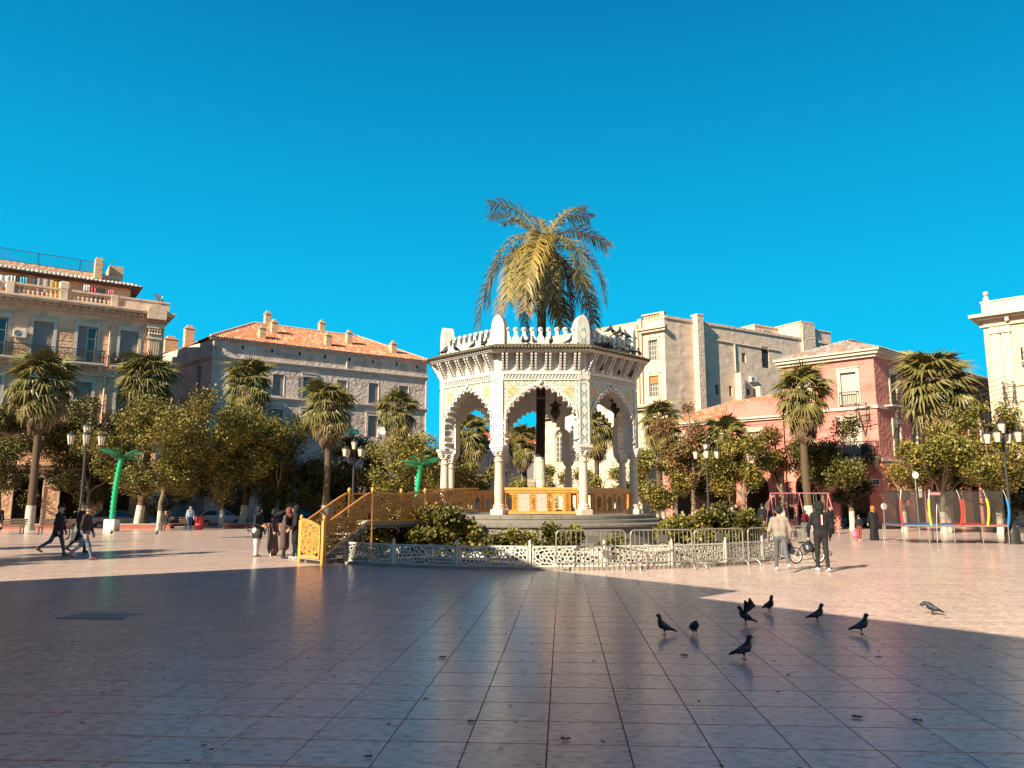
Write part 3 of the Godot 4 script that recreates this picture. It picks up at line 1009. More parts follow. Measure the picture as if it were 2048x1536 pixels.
func walled(x0: float, x1: float, y0: float, y1: float, holes: Array, depth := .3) -> G:
	# holes: [x0, x1, y0, y1, arched]
	var g := G.new()
	var xs := [x0, x1]; var ys := [y0, y1]
	for h in holes:
		for q in [h[0], h[1]]:
			if q > x0 and q < x1 and not xs.has(q): xs.append(q)
		for q in [h[2], h[3]]:
			if q > y0 and q < y1 and not ys.has(q): ys.append(q)
	xs.sort(); ys.sort()
	for i in xs.size() - 1:
		for j in ys.size() - 1:
			var m := Vector2((xs[i] + xs[i + 1]) / 2, (ys[j] + ys[j + 1]) / 2)
			var inside := false
			for h in holes:
				if m.x > h[0] and m.x < h[1] and m.y > h[2] and m.y < h[3]: inside = true
			if not inside: g.quad(Vector3(xs[i], ys[j], 0), Vector3(xs[i + 1], ys[j], 0), Vector3(xs[i + 1], ys[j + 1], 0), Vector3(xs[i], ys[j + 1], 0))
	for h in holes:
		var a: float = h[0]; var b: float = h[1]; var lo: float = h[2]; var hi: float = h[3]
		var r := (b - a) / 2
		var sp: float = hi - r if h[4] else hi
		g.quad(Vector3(a, lo, -depth), Vector3(a, lo, 0), Vector3(a, sp, 0), Vector3(a, sp, -depth))
		g.quad(Vector3(b, lo, 0), Vector3(b, lo, -depth), Vector3(b, sp, -depth), Vector3(b, sp, 0))
		g.quad(Vector3(a, lo, 0), Vector3(b, lo, 0), Vector3(b, lo, -depth), Vector3(a, lo, -depth))
		if not h[4]: g.quad(Vector3(a, hi, -depth), Vector3(b, hi, -depth), Vector3(b, hi, 0), Vector3(a, hi, 0))
		else:
			var N := 12
			for k in N:
				var q0 := PI - PI * k / N; var q1 := PI - PI * (k + 1) / N
				var p0 := Vector2(a + r + cos(q0) * r, sp + sin(q0) * r); var p1 := Vector2(a + r + cos(q1) * r, sp + sin(q1) * r)
				g.quad(Vector3(p0.x, p0.y, 0), Vector3(p1.x, p1.y, 0), Vector3(p1.x, hi, 0), Vector3(p0.x, hi, 0))
				g.quad(Vector3(p0.x, p0.y, -depth), Vector3(p1.x, p1.y, -depth), Vector3(p1.x, p1.y, 0), Vector3(p0.x, p0.y, 0))
	return g

var cache := {}
func shutter_leaf(w: float, h: float) -> Mesh:
	var key := "leaf%.2f_%.2f" % [w, h]
	if cache.has(key): return cache[key]
	var g := G.new()
	g.bx(-w / 2, w / 2, 0, h, -.03, 0)
	for s in [-1, 1]: g.bx(s * (w / 2 - .035) - .03, s * (w / 2 - .035) + .03, 0, h, 0, .02)
	for y in [.05, h * .5, h - .05]: g.bx(-w / 2 + .065, w / 2 - .065, y - .05, y + .05, 0, .02)
	var n := int(h / .14)
	for k in n: g.beam(Vector3(-w / 2 + .065, .1 + k * .14, .006), Vector3(w / 2 - .065, .1 + k * .14, .006), .03, .05, Vector3(0, 1, .8))
	cache[key] = g.mesh()
	return cache[key]

func window(f: Dictionary, x: float, y: float, w: float, h: float, style: String, trim := "trimgrey", shut := "shutter", z := -.16):
	var g := G.new()
	var tw := .24
	if style != "bare":
		g.bx(-w / 2 - tw, -w / 2, 0, h, 0, .07); g.bx(w / 2, w / 2 + tw, 0, h, 0, .07)
		g.bx(-w / 2 - tw, w / 2 + tw, h, h + .3, 0, .09)
		g.bx(-w / 2 - tw - .05, w / 2 + tw + .05, h + .3, h + .37, 0, .15)
	else:
		g.bx(-w / 2 - .06, -w / 2, 0, h, 0, .03); g.bx(w / 2, w / 2 + .06, 0, h, 0, .03); g.bx(-w / 2 - .1, w / 2 + .1, -.1, 0, 0, .08)
	var fr := fpart(f, g, "window", trim, Vector3(x, y, 0))
	var lw := w / 4 - .005
	match style:
		"closed", "bare":
			for k in 4: part(shutter_leaf(lw, h - .04), "shutter", shut, fr, Vector3(-w / 2 + (k + .5) * w / 4, .02, z))
		"half":
			for k in 2: part(shutter_leaf(lw, h - .04), "shutter", shut, fr, Vector3(-w / 2 + (k + .5) * w / 4, .02, z))
			part(shutter_leaf(lw, h - .04), "shutter", shut, fr, Vector3(w / 2 - .05, .02, -.02), 80)
			g = G.new(); g.bx(0, w / 2, 0, h, z - .12, z - .1)
			part(g, "pane", "glass", fr)
			g = G.new()
			for q in [.03, w / 2 - .03]: g.bx(q - .035, q + .035, 0, h, z - .1, z - .05)
			for q in [.05, h * .35, h * .68, h - .05]: g.bx(0, w / 2, q - .03, q + .03, z - .1, z - .06)
			part(g, "sash", "creamtrim", fr)
		"folded":
			for s in [-1, 1]: part(shutter_leaf(w / 2 - .02, h - .04), "shutter", shut, fr, Vector3(s * (w * .75 + .02), .02, .06))
			g = G.new(); g.bx(-w / 2, w / 2, 0, h, z - .12, z - .1)
			part(g, "pane", "glass", fr)
		"glazed":
			g = G.new(); g.bx(-w / 2, w / 2, 0, h, z - .06, z - .04)
			part(g, "pane", "pane", fr)
			g = G.new()
			for k in 5: g.bx(-w / 2 + k * w / 4 - .03, -w / 2 + k * w / 4 + .03, 0, h, z - .04, z)
			var n := int(h / .45)
			for k in n + 1: g.bx(-w / 2, w / 2, h * k / n - .03, h * k / n + .03, z - .04, z - .005)
			part(g, "sash", "creamtrim", fr)
	return fr

func iron_rail(f: Dictionary, x0: float, x1: float, y: float, z: float, hgt := 1.0, called := "balcony_rail", fancy := true, mt := "iron"):
	var g := G.new()
	for q in [y + .06, y + hgt]: g.bx(x0, x1, q - .025, q + .025, z - .025, z + .025)
	if fancy: g.bx(x0, x1, y + hgt - .2, y + hgt - .17, z - .015, z + .015)
	var n := int((x1 - x0) / (.32 if fancy else .14))
	for k in n + 1:
		var x := x0 + (x1 - x0) * k / n
		g.bx(x - .013, x + .013, y + .06, y + hgt, z - .013, z + .013)
		if fancy and k < n:
			var xm := x + (x1 - x0) / n * .5
			for q in [[y + .28, .13], [y + .58, .13]]:
				var pts := []
				for j in 9: pts.append(Vector2(xm + cos(TAU * j / 8) * q[1], q[0] + sin(TAU * j / 8) * q[1]))
				g.path2(pts, .03, z - .012, z + .012)
			g.seg2(Vector2(xm, y + .06), Vector2(xm, y + hgt), .022, z - .01, z + .01)
	for s in ([x0, x1] if z > .2 else []):
		for q in [y + .06, y + hgt]: g.bx(s - .02, s + .02, q - .02, q + .02, 0, z)
		for k in 4: g.bx(s - .012, s + .012, y + .06, y + hgt, z * (k + .5) / 4.5, z * (k + .5) / 4.5 + .025)
	return fpart(f, g, called, mt)

func balcony(f: Dictionary, x0: float, x1: float, y: float, depth := .8, trim := "trimgrey", fancy := true, hgt := 1.0):
	var g := G.new()
	g.bx(x0 - .1, x1 + .1, y - .12, y, 0, depth)
	g.bx(x0 - .05, x1 + .05, y - .22, y - .12, 0, depth - .12)
	var b := fpart(f, g, "balcony", trim)
	var br := G.new()
	var pr := PackedVector2Array([Vector2(0, -.22), Vector2(depth - .15, -.22), Vector2(depth - .2, -.38), Vector2(.25, -.55), Vector2(.1, -.85), Vector2(0, -.9)])
	br.xf = Transform3D(Basis(Vector3(0, 0, 1), Vector3.UP, Vector3(-1, 0, 0)), Vector3.ZERO)
	br.extrude(pr, -.12, .12)
	var bm := br.mesh()
	var n: int = max(2, int((x1 - x0) / 1.55) + 1)
	for k in n:
		var o := part(bm, "bracket", trim, b)
		o.position = Vector3(x0 + .2 + (x1 - x0 - .4) * k / (n - 1), y, 0)
	iron_rail(f, x0, x1, y, depth - .08, hgt, "balcony_rail", fancy)

func baluster_mesh(h: float, r: float) -> Mesh:
	var g := G.new()
	g.lathe([Vector2(r * .8, 0), Vector2(r * .8, h * .08), Vector2(r * .5, h * .12), Vector2(r, h * .34), Vector2(r * .8, h * .5), Vector2(r * .4, h * .78), Vector2(r * .7, h * .86), Vector2(r * .8, h * .92), Vector2(r * .8, h)], 8)
	return g.mesh()

func tiled_slope(g: G, e0: Vector3, e1: Vector3, r0: Vector3, r1: Vector3, r: RandomNumberGenerator, cols: Array, rib := .26, tl := .5):
	# rows of barrel tiles between the eave e0-e1 and the ridge r0-r1 (a trapezium or triangle)
	var nn := (e1 - e0).cross(r0 - e0)
	if nn.length() < 1e-4: nn = (e1 - e0).cross(r1 - e0)
	nn = nn.normalized()
	if nn.y < 0: nn = -nn
	var along := (e1 - e0).normalized()
	var up := nn.cross(along).normalized()
	if up.y < 0: up = -up
	var W := (e1 - e0).length()
	var Hh := (r0 - e0).dot(up)
	var xa := (r0 - e0).dot(along); var xb := (r1 - e0).dot(along)
	g.col = cols[0]
	g.quad(e0, e1, r1, r0) if (e1 - e0).cross(r0 - e0).dot(nn) > 0 else g.quad(e1, e0, r0, r1)
	var n := int(W / rib)
	for k in n:
		var x := (k + .5) * W / n
		var top := Hh
		if x < xa: top = Hh * x / xa
		elif x > xb: top = Hh * (W - x) / (W - xb)
		var m := int(top / tl)
		for j in m + 1:
			var y0 := j * tl; var y1: float = min((j + 1) * tl + .05, top)
			if y1 - y0 < .08: continue
			g.col = cols[r.randi() % cols.size()]
			var wv := r.randf_range(.8, 1.15)
			g.col = Color(g.col.r * wv, g.col.g * wv, g.col.b * wv)
			var a := e0 + along * x + up * y0; var b := e0 + along * x + up * y1
			var hw := W / n * .42
			var h0 := nn * .085; var h1 := nn * .065
			var s := along * hw
			var flip := along.cross(up).dot(nn) < 0
			var q := [[a - s, a - s * .5 + h0, b - s * .5 + h1, b - s], [a - s * .5 + h0, a + s * .5 + h0, b + s * .5 + h1, b - s * .5 + h1], [a + s * .5 + h0, a + s, b + s, b + s * .5 + h1]]
			for w in q:
				if flip: g.quad(w[3], w[2], w[1], w[0])
				else: g.quad(w[0], w[1], w[2], w[3])
			if flip: g.quad(a - s, a + s, a + s * .5 + h0, a - s * .5 + h0)
			else: g.quad(a + s * .5 + h0, a - s * .5 + h0, a - s, a + s)

func chimney(parent: Node3D, x: float, y0: float, y1: float, z: float, w := .7, called := "chimney"):
	var g := G.new()
	g.cbox(Vector3(0, (y1 - y0) / 2, 0), Vector3(w, y1 - y0, w), .03)
	g.cbox(Vector3(0, y1 - y0 + .05, 0), Vector3(w + .12, .1, w + .12), .02)
	g.cbox(Vector3(0, y1 - y0 + .24, 0), Vector3(w * .62, .28, w * .62), .03)
	return part(g, called, "chimney", parent, Vector3(x, y0, z))

func dish(parent: Node3D, at: Vector3, turn: float, r := .45):
	var g := G.new()
	var pr := []
	for k in 7: pr.append(Vector2(r * k / 6.0, .25 * r * pow(k / 6.0, 2)))
	g.xf = Transform3D(Basis(Vector3.RIGHT, deg_to_rad(62)), Vector3.ZERO)
	g.lathe(pr, 20)
	g.xf = Transform3D.IDENTITY
	g.tube([Vector3(0, -.05, -.05), Vector3(0, -.6, -.12)], .03, 6)
	g.tube([Vector3(0, -.25, .1), Vector3(0, .1, .5)], .015, 5)
	g.box(Vector3(0, .1, .5), Vector3(.08, .08, .1))
	return part(g, "satellite_dish", "plate", parent, at, turn)

func ac_unit(f: Dictionary, x: float, y: float, z := .05):
	var g := G.new()
	g.cbox(Vector3(0, .3, .2), Vector3(.9, .6, .36), .02)
	var a := fpart(f, g, "air_conditioner", "acwhite", Vector3(x, y, z))
	g = G.new()
	for r in [.08, .15, .22]:
		var pts := []
		for j in 13: pts.append(Vector2(-.12 + cos(TAU * j / 12) * r, .3 + sin(TAU * j / 12) * r))
		g.path2(pts, .03, .381, .395)
	part(g, "fan_grille", "darksteel", a)

func buildings():
	building_a(); building_b(); building_c(); building_d(); building_f(); building_far()

func building_a():
	var t := thing("apartment_house", "ochre stone house with iron balconies, roof balustrade and laundry on the left", "building", Vector3(-29.57, 0, -64), 34)
	var f := face(t)
	var xc := [-2.65, -5.7, -8.75, -11.8, -14.85, -17.9]
	var holes := []
	for k in 6:
		var x: float = xc[k]
		holes.append([x - .95, x + .95, 0.0, 3.75, false])
		holes.append([x - .62, x + .62, 8.3, 11.35, false])
		holes.append([x - .68, x + .68, 12.95, 15.9, false])
	fpart(f, walled(-20, 0, -.1, 16.9, holes), "wall", "ochre")
	var g := G.new()
	g.bx(-20, -.02, 3.9, 16.9, -12, -.32)
	fpart(f, g, "core", "ochre")
	g = G.new(); g.bx(-20, -.02, -.1, 3.9, -12, -3.5)
	fpart(f, g, "arcade_shade_wall", "wood")  # back wall of the arcade, dark colour stands in for deep shade
	for k in 6:
		window(f, xc[k], 8.3, 1.24, 3.05, "closed")
		window(f, xc[k], 12.95, 1.36, 2.95, "half" if k == 1 or k == 3 else "closed")
		g = G.new()   # pillar facing beside each arcade opening
		g.bx(xc[k] - .95 - .1, xc[k] - .95, -.1, 3.75, .0, .05); g.bx(xc[k] + .95, xc[k] + 1.05, -.1, 3.75, .0, .05)
		g.bx(xc[k] - 1.1, xc[k] + 1.1, 3.75, 4.0, 0, .08)
		fpart(f, g, "arcade_frame", "trimgrey")
		g = G.new()
		g.bx(xc[k] + 1.2, xc[k] + 1.85, 3.0, 3.9, 0, .12)
		fpart(f, g, "pier_capital", "ochretrim")
	var stone := G.new()   # ashlar blocks, slightly proud
	for r in 7:
		for k in 7:
			var x0: float = -20.0 if k == 0 else xc[6 - k] + .95
			var x1: float = xc[5 - k] - .95 if k < 6 else -1.35
			if x1 - x0 < .3: continue
			stone.bx(x0 + .03, x1 - .03, 13.05 + r * .5, 13.05 + r * .5 + .44, 0, .025)
	var sp := fpart(f, stone, "ashlar_courses", "ochre")
	sp.set_meta("kind", "stuff")
	for q in [[4.4, .25], [6.9, .3], [11.9, .18]]:
		g = G.new()
		g.bx(-20, .05, q[0], q[0] + q[1], 0, .16); g.bx(-20, .1, q[0] + q[1], q[0] + q[1] + .08, 0, .24)
		fpart(f, g, "string_course", "ochretrim")
	balcony(f, -20, -4.45, 8.15, .75); balcony(f, -3.75, -1.6, 8.15, .75)
	balcony(f, -20, -4.45, 12.85, .8); balcony(f, -3.75, -1.6, 12.85, .7)
	# planted pots on the small balcony
	for k in 4:
		g = G.new()
		g.lathe([Vector2(.09, 0), Vector2(.13, .22), Vector2(.14, .24)], 8)
		g.ball(Vector3(0, .42, 0), .22, 7, 1.1)
		fpart(f, g, "flower_pot", "wood", Vector3(-3.5 + k * .5, 12.87, .5))
	# corner pilaster with capital
	g = G.new()
	g.bx(-1.25, -.3, 8.6, 15.4, 0, .22)
	for k in 5: g.bx(-1.15 + k * .17, -1.07 + k * .17, 9.0, 15.2, .22, .27)
	fpart(f, g, "corner_pilaster", "ochretrim")
	g = G.new()
	g.bx(-1.35, -.2, 15.4, 15.6, 0, .32); g.bx(-1.3, -.25, 15.6, 16.3, 0, .28); g.bx(-1.45, -.1, 16.3, 16.6, 0, .45)
	for k in 5:
		g.ball(Vector3(-1.2 + k * .21, 15.85, .3), .12, 7, 1.4); g.ball(Vector3(-1.2 + k * .21, 16.15, .34), .1, 7, 1.2)
	fpart(f, g, "capital", "ochretrim")
	# cornice with a row of small arches
	g = G.new()
	g.bx(-20, .1, 16.9, 17.0, -12, .2)
	g.bx(-20, .6, 17.4, 17.55, -12, .75); g.bx(-20, .7, 17.55, 17.68, -12, .85)
	fpart(f, g, "cornice", "ochretrim")
	g = G.new()
	g.bx(-20, .1, 17.0, 17.4, -.2, .2)
	var den := fpart(f, g, "cornice_band", "ochretrim")
	var dg := G.new()
	dg.extrude(PackedVector2Array([Vector2(-.16, 0), Vector2(-.16, .2), Vector2(-.1, .32), Vector2(0, .38), Vector2(.1, .32), Vector2(.16, .2), Vector2(.16, 0), Vector2(.12, 0), Vector2(.12, .17), Vector2(0, .28), Vector2(-.12, .17), Vector2(-.12, 0)]), 0, .3)
	var dm := dg.mesh()
	for k in 38: part(dm, "modillion", "ochretrim", den, Vector3(-19.6 + k * .52, 17.01, .2))
	# round corner crest
	g = G.new()
	g.extrude(PackedVector2Array([Vector2(-1.5, 17.0), Vector2(-.05, 17.0), Vector2(-.05, 17.75), Vector2(-.2, 18.05), Vector2(-.5, 18.25), Vector2(-.78, 18.3), Vector2(-1.05, 18.25), Vector2(-1.35, 18.05), Vector2(-1.5, 17.75)]), .2, .95)
	fpart(f, g, "corner_crest", "ochretrim")
	# balustrade
	g = G.new()
	g.bx(-20, .2, 18.5, 18.65, .1, .5); g.bx(-20, -3.2, 17.69, 17.85, .15, .45)
	g.bx(-3.2, .2, 17.69, 18.5, .15, .45)
	fpart(f, g, "parapet", "ochretrim")
	var bm := baluster_mesh(.65, .12)
	for k in 52:
		var x := -19.6 + k * .31
		if x > -3.4: break
		var ped := false
		for q in [-4.0, -7.6, -11.2, -14.8, -18.4]:
			if absf(x - q) < .38: ped = true
		if not ped: fpart(f, bm, "baluster", "ochretrim", Vector3(x, 17.85, .3))
	for q in [-4.0, -7.6, -11.2, -14.8, -18.4]:
		g = G.new()
		g.cbox(Vector3(q, 18.18, .3), Vector3(.55, .98, .46), .03)
		if q == -7.6: g.cbox(Vector3(q, 18.95, .3), Vector3(.8, .6, .5), .12)
		fpart(f, g, "pedestal", "ochretrim")
	# attic storey set back behind the terrace
	var at := face(t, 0, Vector3(0, 0, -1.9))
	fpart(at, walled(-20, -2.6, 17.6, 20.3, [[-5.6, -4.5, 17.7, 19.7, false], [-8.4, -7.3, 17.7, 19.9, false], [-11.5, -10.2, 17.7, 19.9, false], [-15, -13.8, 17.7, 19.9, false]]), "attic_wall", "ochre")
	window(at, -5.05, 17.7, 1.1, 2.0, "bare"); window(at, -7.85, 17.7, 1.1, 2.2, "bare"); window(at, -10.85, 17.7, 1.3, 2.2, "bare"); window(at, -14.4, 17.7, 1.2, 2.2, "bare")
	g = G.new()
	g.bx(-20, -2.6, 17.6, 20.3, -8, -.31); g.bx(-20, -3.3, 20.3, 21.0, -8, -.4)
	fpart(at, g, "attic_core", "ochre")
	g = G.new()
	var r := RandomNumberGenerator.new(); r.seed = 3
	tiled_slope(g, Vector3(-20, 20.05, .85), Vector3(-1.75, 20.05, .85), Vector3(-20, 20.55, -.3), Vector3(-2.6, 20.55, -.3), r, [Color(.50, .40, .33), Color(.42, .32, .26), Color(.56, .47, .40)], .3, .45)
	tiled_slope(g, Vector3(-1.75, 20.05, .85), Vector3(-1.75, 20.05, -8), Vector3(-2.6, 20.55, -.3), Vector3(-2.6, 20.55, -7), r, [Color(.50, .40, .33), Color(.42, .32, .26)], .3, .45)
	var ea := fpart(at, g, "eave_tiles", "rooftile")
	ea.set_meta("kind", "stuff")
	g = G.new(); g.bx(-20, -1.8, 19.95, 20.04, -7, .8)
	fpart(at, g, "eave_board", "wood")
	iron_rail(at, -20, -4.6, 21.0, -.5, 1.0, "roof_rail", false, "ironblue")
	for x in [-18.5, -15.5, -12.5, -9.5, -6.5]:
		g = G.new(); g.bx(x - .03, x + .03, 21, 22.05, -.55, -.45)
		fpart(at, g, "rail_post", "ironblue")
	g = G.new(); g.cbox(Vector3(-5.15, 21.1, -.1), Vector3(.62, 2.1, .7), .04); g.cbox(Vector3(-5.15, 22.2, -.1), Vector3(.5, .14, .58), .02)
	fpart(at, g, "chimney", "chimney")
	g = G.new(); g.bx(-4.3, -3.2, 20.9, 21.95, -3, -.5)
	fpart(at, g, "stair_head", "chimney")
	g = G.new(); g.tube([Vector3(-4.0, 21.9, -1), Vector3(-4.0, 22.8, -1)], .025, 5)
	fpart(at, g, "aerial", "iron")
	dish(t, Vector3(-.7, 18.95, .1), 35, .5)
	ac_unit(f, -10.3, 14.4); ac_unit(at, -9.3, 19.0)
	# laundry on the terrace: each cloth a thing hung on the line
	var cols := ["signwhite", "fencewhite", "palepanel", "red", "skyblue", "signwhite", "hotpink", "yellow"]
	var nm := ["white sheet hanging", "white shirt hanging", "pale cloth hanging", "red cloth hanging", "blue cloth hanging", "small white towel hanging", "pink cloth hanging", "yellow curtain hanging"]
	var lx := [-11.9, -11.2, -8.9, -5.6, -10.4, -6.0, -4.2, -8.2]
	for k in 8:
		g = G.new()
		var w: float = [.9, .5, 1.1, .5, .4, .4, .35, .7][k]; var h: float = [.9, .7, 1.1, .55, .6, .5, .7, 1.5][k]
		var n := 8
		for i in n:
			var xa := -w / 2 + w * i / n; var xb := -w / 2 + w * (i + 1) / n
			g.quad(Vector3(xa, -h - .03 * sin(i), .04 * sin(i * 1.7)), Vector3(xb, -h - .03 * sin(i + 1), .04 * sin((i + 1) * 1.7)), Vector3(xb, 0, .015 * sin((i + 1) * 1.7)), Vector3(xa, 0, .015 * sin(i * 1.7)))
		var p: Vector3 = t.transform * Vector3(lx[k], 19.4 + .08 * (k % 3), -.9)
		one(g, "laundry_cloth", cols[k], nm[k] + " on the roof terrace of the ochre house", "laundry", p, 34, "laundry on the terrace")
	# downpipe
	g = G.new()
	g.tube([Vector3(-4.1, 16.6, .12), Vector3(-4.1, 12.6, .12), Vector3(-4.2, 12.3, .12), Vector3(-4.2, 4.8, .12)], .07, 8)
	fpart(f, g, "drainpipe", "ochretrim")

func building_b():
	var t := thing("tiled_roof_house", "long grey house with hipped orange tile roof and many chimneys", "building", Vector3(-27.67, 0, -70), 34)
	var f := face(t)
	var L := 22.2
	var up := [2.8, 6.15, 9.15, 12.6, 16.05, 19.5]
	var holes := []
	for x in up: holes.append([x - .55, x + .55, 12.0, 14.1, false])
	for x in up: holes.append([x - .55, x + .55, 8.5, 10.7, false])
	for x in [2.8, 6.3, 9.8, 13.3, 16.8, 20.0]: holes.append([x - 1.15, x + 1.15, 0.0, 5.95, true])
	fpart(f, walled(0, L, -.1, 16.9, holes, .35), "wall", "greywall")
	var s := face(t, -77)
	fpart(s, walled(-14, 0, -.1, 16.9, [[-3.2, -2.2, 12.1, 14.6, false], [-7, -6, 12.1, 14.6, false], [-10.6, -9.6, 12.1, 14.6, false]], .3), "side_wall", "greywall")
	for x in [-2.7, -6.5, -10.1]: window(s, x, 12.1, 1.0, 2.5, "bare", "greytrim")
	var g := G.new()
	g.hexa([Vector3(.05, 6.2, -.36), Vector3(L - .02, 6.2, -.36), Vector3(L - .02, 6.2, -11.8), Vector3(-1.8, 6.2, -11.8), Vector3(.05, 16.85, -.36), Vector3(L - .02, 16.85, -.36), Vector3(L - .02, 16.85, -11.8), Vector3(-1.8, 16.85, -11.8)])
	fpart(f, g, "core", "greywall")
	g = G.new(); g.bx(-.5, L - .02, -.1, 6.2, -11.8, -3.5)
	fpart(f, g, "arcade_shade_wall", "wood")  # shade under the arches put into this dark wall colour
	g = G.new(); g.bx(L - .4, L, -.1, 6.2, -3.6, -.4)
	fpart(f, g, "end_wall", "greywall")
	for k in 6:
		window(f, up[k], 12.0, 1.1, 2.1, "folded" if k == 2 else "bare", "greytrim")
		window(f, up[k], 8.5, 1.1, 2.2, "closed", "greytrim")
	for q in [15.0, 11.55]:
		g = G.new()
		g.bx(-.1, L + .1, q, q + .18, 0, .14); g.bx(-.16, L + .16, q + .18, q + .3, 0, .26)
		fpart(f, g, "string_course", "greytrim")
		g = G.new()
		g.bx(-14, .1, q, q + .18, 0, .14); g.bx(-14, .1, q + .18, q + .3, 0, .26)
		fpart(s, g, "string_course", "greytrim")
	for x in [2.8, 6.3, 9.8, 13.3, 16.8, 20.0]:
		g = G.new()
		var pts := []
		for j in 13: pts.append(Vector2(x + cos(PI * j / 12) * 1.28, 4.8 + sin(PI * j / 12) * 1.28))
		g.path2(pts, .26, 0, .1)
		g.bx(x - 1.45, x - 1.13, 4.5, 4.8, 0, .14); g.bx(x + 1.13, x + 1.45, 4.5, 4.8, 0, .14)
		fpart(f, g, "arch_surround", "greytrim")
	for x in [2.62, 5.4, 8.1, 10.7, 13.3, 15.9, 18.6, 21]:
		g = G.new()
		g.extrude(PackedVector2Array([Vector2(x - .14, 16.35), Vector2(x, 16.1), Vector2(x + .14, 16.35), Vector2(x, 16.6)]), 0, .012)
		fpart(f, g, "vent", "dark")
	for q in [[-.02, 16.7, 12], [13.0, 16.7, 15.1], [22.1, 15, 6]]:
		g = G.new()
		g.tube([Vector3(q[0], q[1], .1), Vector3(q[0], q[2], .1)], .07, 8)
		fpart(f, g, "drainpipe", "greytrim")
	g = G.new()
	g.bx(-.35, L + .3, 16.85, 16.97, -12, .4)
	fpart(f, g, "eave", "greytrim")
	g = G.new()
	var r := RandomNumberGenerator.new(); r.seed = 8
	var cs := [Color(.50, .16, .07), Color(.46, .14, .06), Color(.55, .20, .10), Color(.42, .13, .065), Color(.58, .27, .16)]
	var R0 := Vector3(5.2, 20.2, -6); var R1 := Vector3(16.5, 20.2, -6)
	var c0 := Vector3(-.4, 16.98, .45); var c1 := Vector3(L + .4, 16.98, .45); var c2 := Vector3(L + .4, 16.98, -12); var c3 := Vector3(-2.2, 16.98, -12)
	tiled_slope(g, c0, c1, R0, R1, r, cs)
	tiled_slope(g, c3, c0, R0, R0 + Vector3(.001, 0, 0.001), r, cs)
	tiled_slope(g, c1, c2, R1, R1 + Vector3(.001, 0, -.001), r, cs)
	tiled_slope(g, c2, c3, R1, R0, r, cs)
	var ro := fpart(f, g, "roof_tiles", "rooftile")
	ro.set_meta("kind", "stuff")
	g = G.new()
	for q in [[R0, R1], [c0, R0], [c1, R1]]:
		var n := int((q[1] - q[0]).length() / .45)
		for k in n: g.tube([q[0].lerp(q[1], float(k) / n) + Vector3(0, .06, 0), q[0].lerp(q[1], (k + 1.08) / n) + Vector3(0, .05, 0)], [.14, .11], 7)
	mat("ridgetile", Color(.55, .36, .25), .9)
	var rd := fpart(f, g, "ridge_tiles", "ridgetile")
	rd.set_meta("kind", "stuff")
	# chimneys: [x, z, base y, top y]
	for q in [[4.6, -.9, 17.4, 18.55], [6.4, -3.2, 18.4, 19.85], [6.6, -6.3, 19.6, 21.4], [12.5, -6.3, 19.7, 21.2], [11.3, -1.0, 17.3, 18.7], [14.2, -2.6, 18.0, 19.6], [18.7, -1.2, 17.3, 18.7]]:
		chimney(t, q[0], q[2], q[3], q[1], .62)
	chimney(t, -.6, 17.2, 19.3, -8.5, .9); chimney(t, -1.9, 17.0, 18.4, -10.8, 1.3)
	ac_unit(f, 15.2, 7.6)
	dish(t, Vector3(16.9, 9.1, .55), -20, .48)
	g = G.new()
	g.cbox(Vector3(13.6, 8.9, .35), Vector3(1.6, .55, .12), .02)
	var tb := fpart(f, g, "hanging_banner", "teal")
	balcony(f, 11.4, 13.6, 8.35, .8, "greytrim", false)

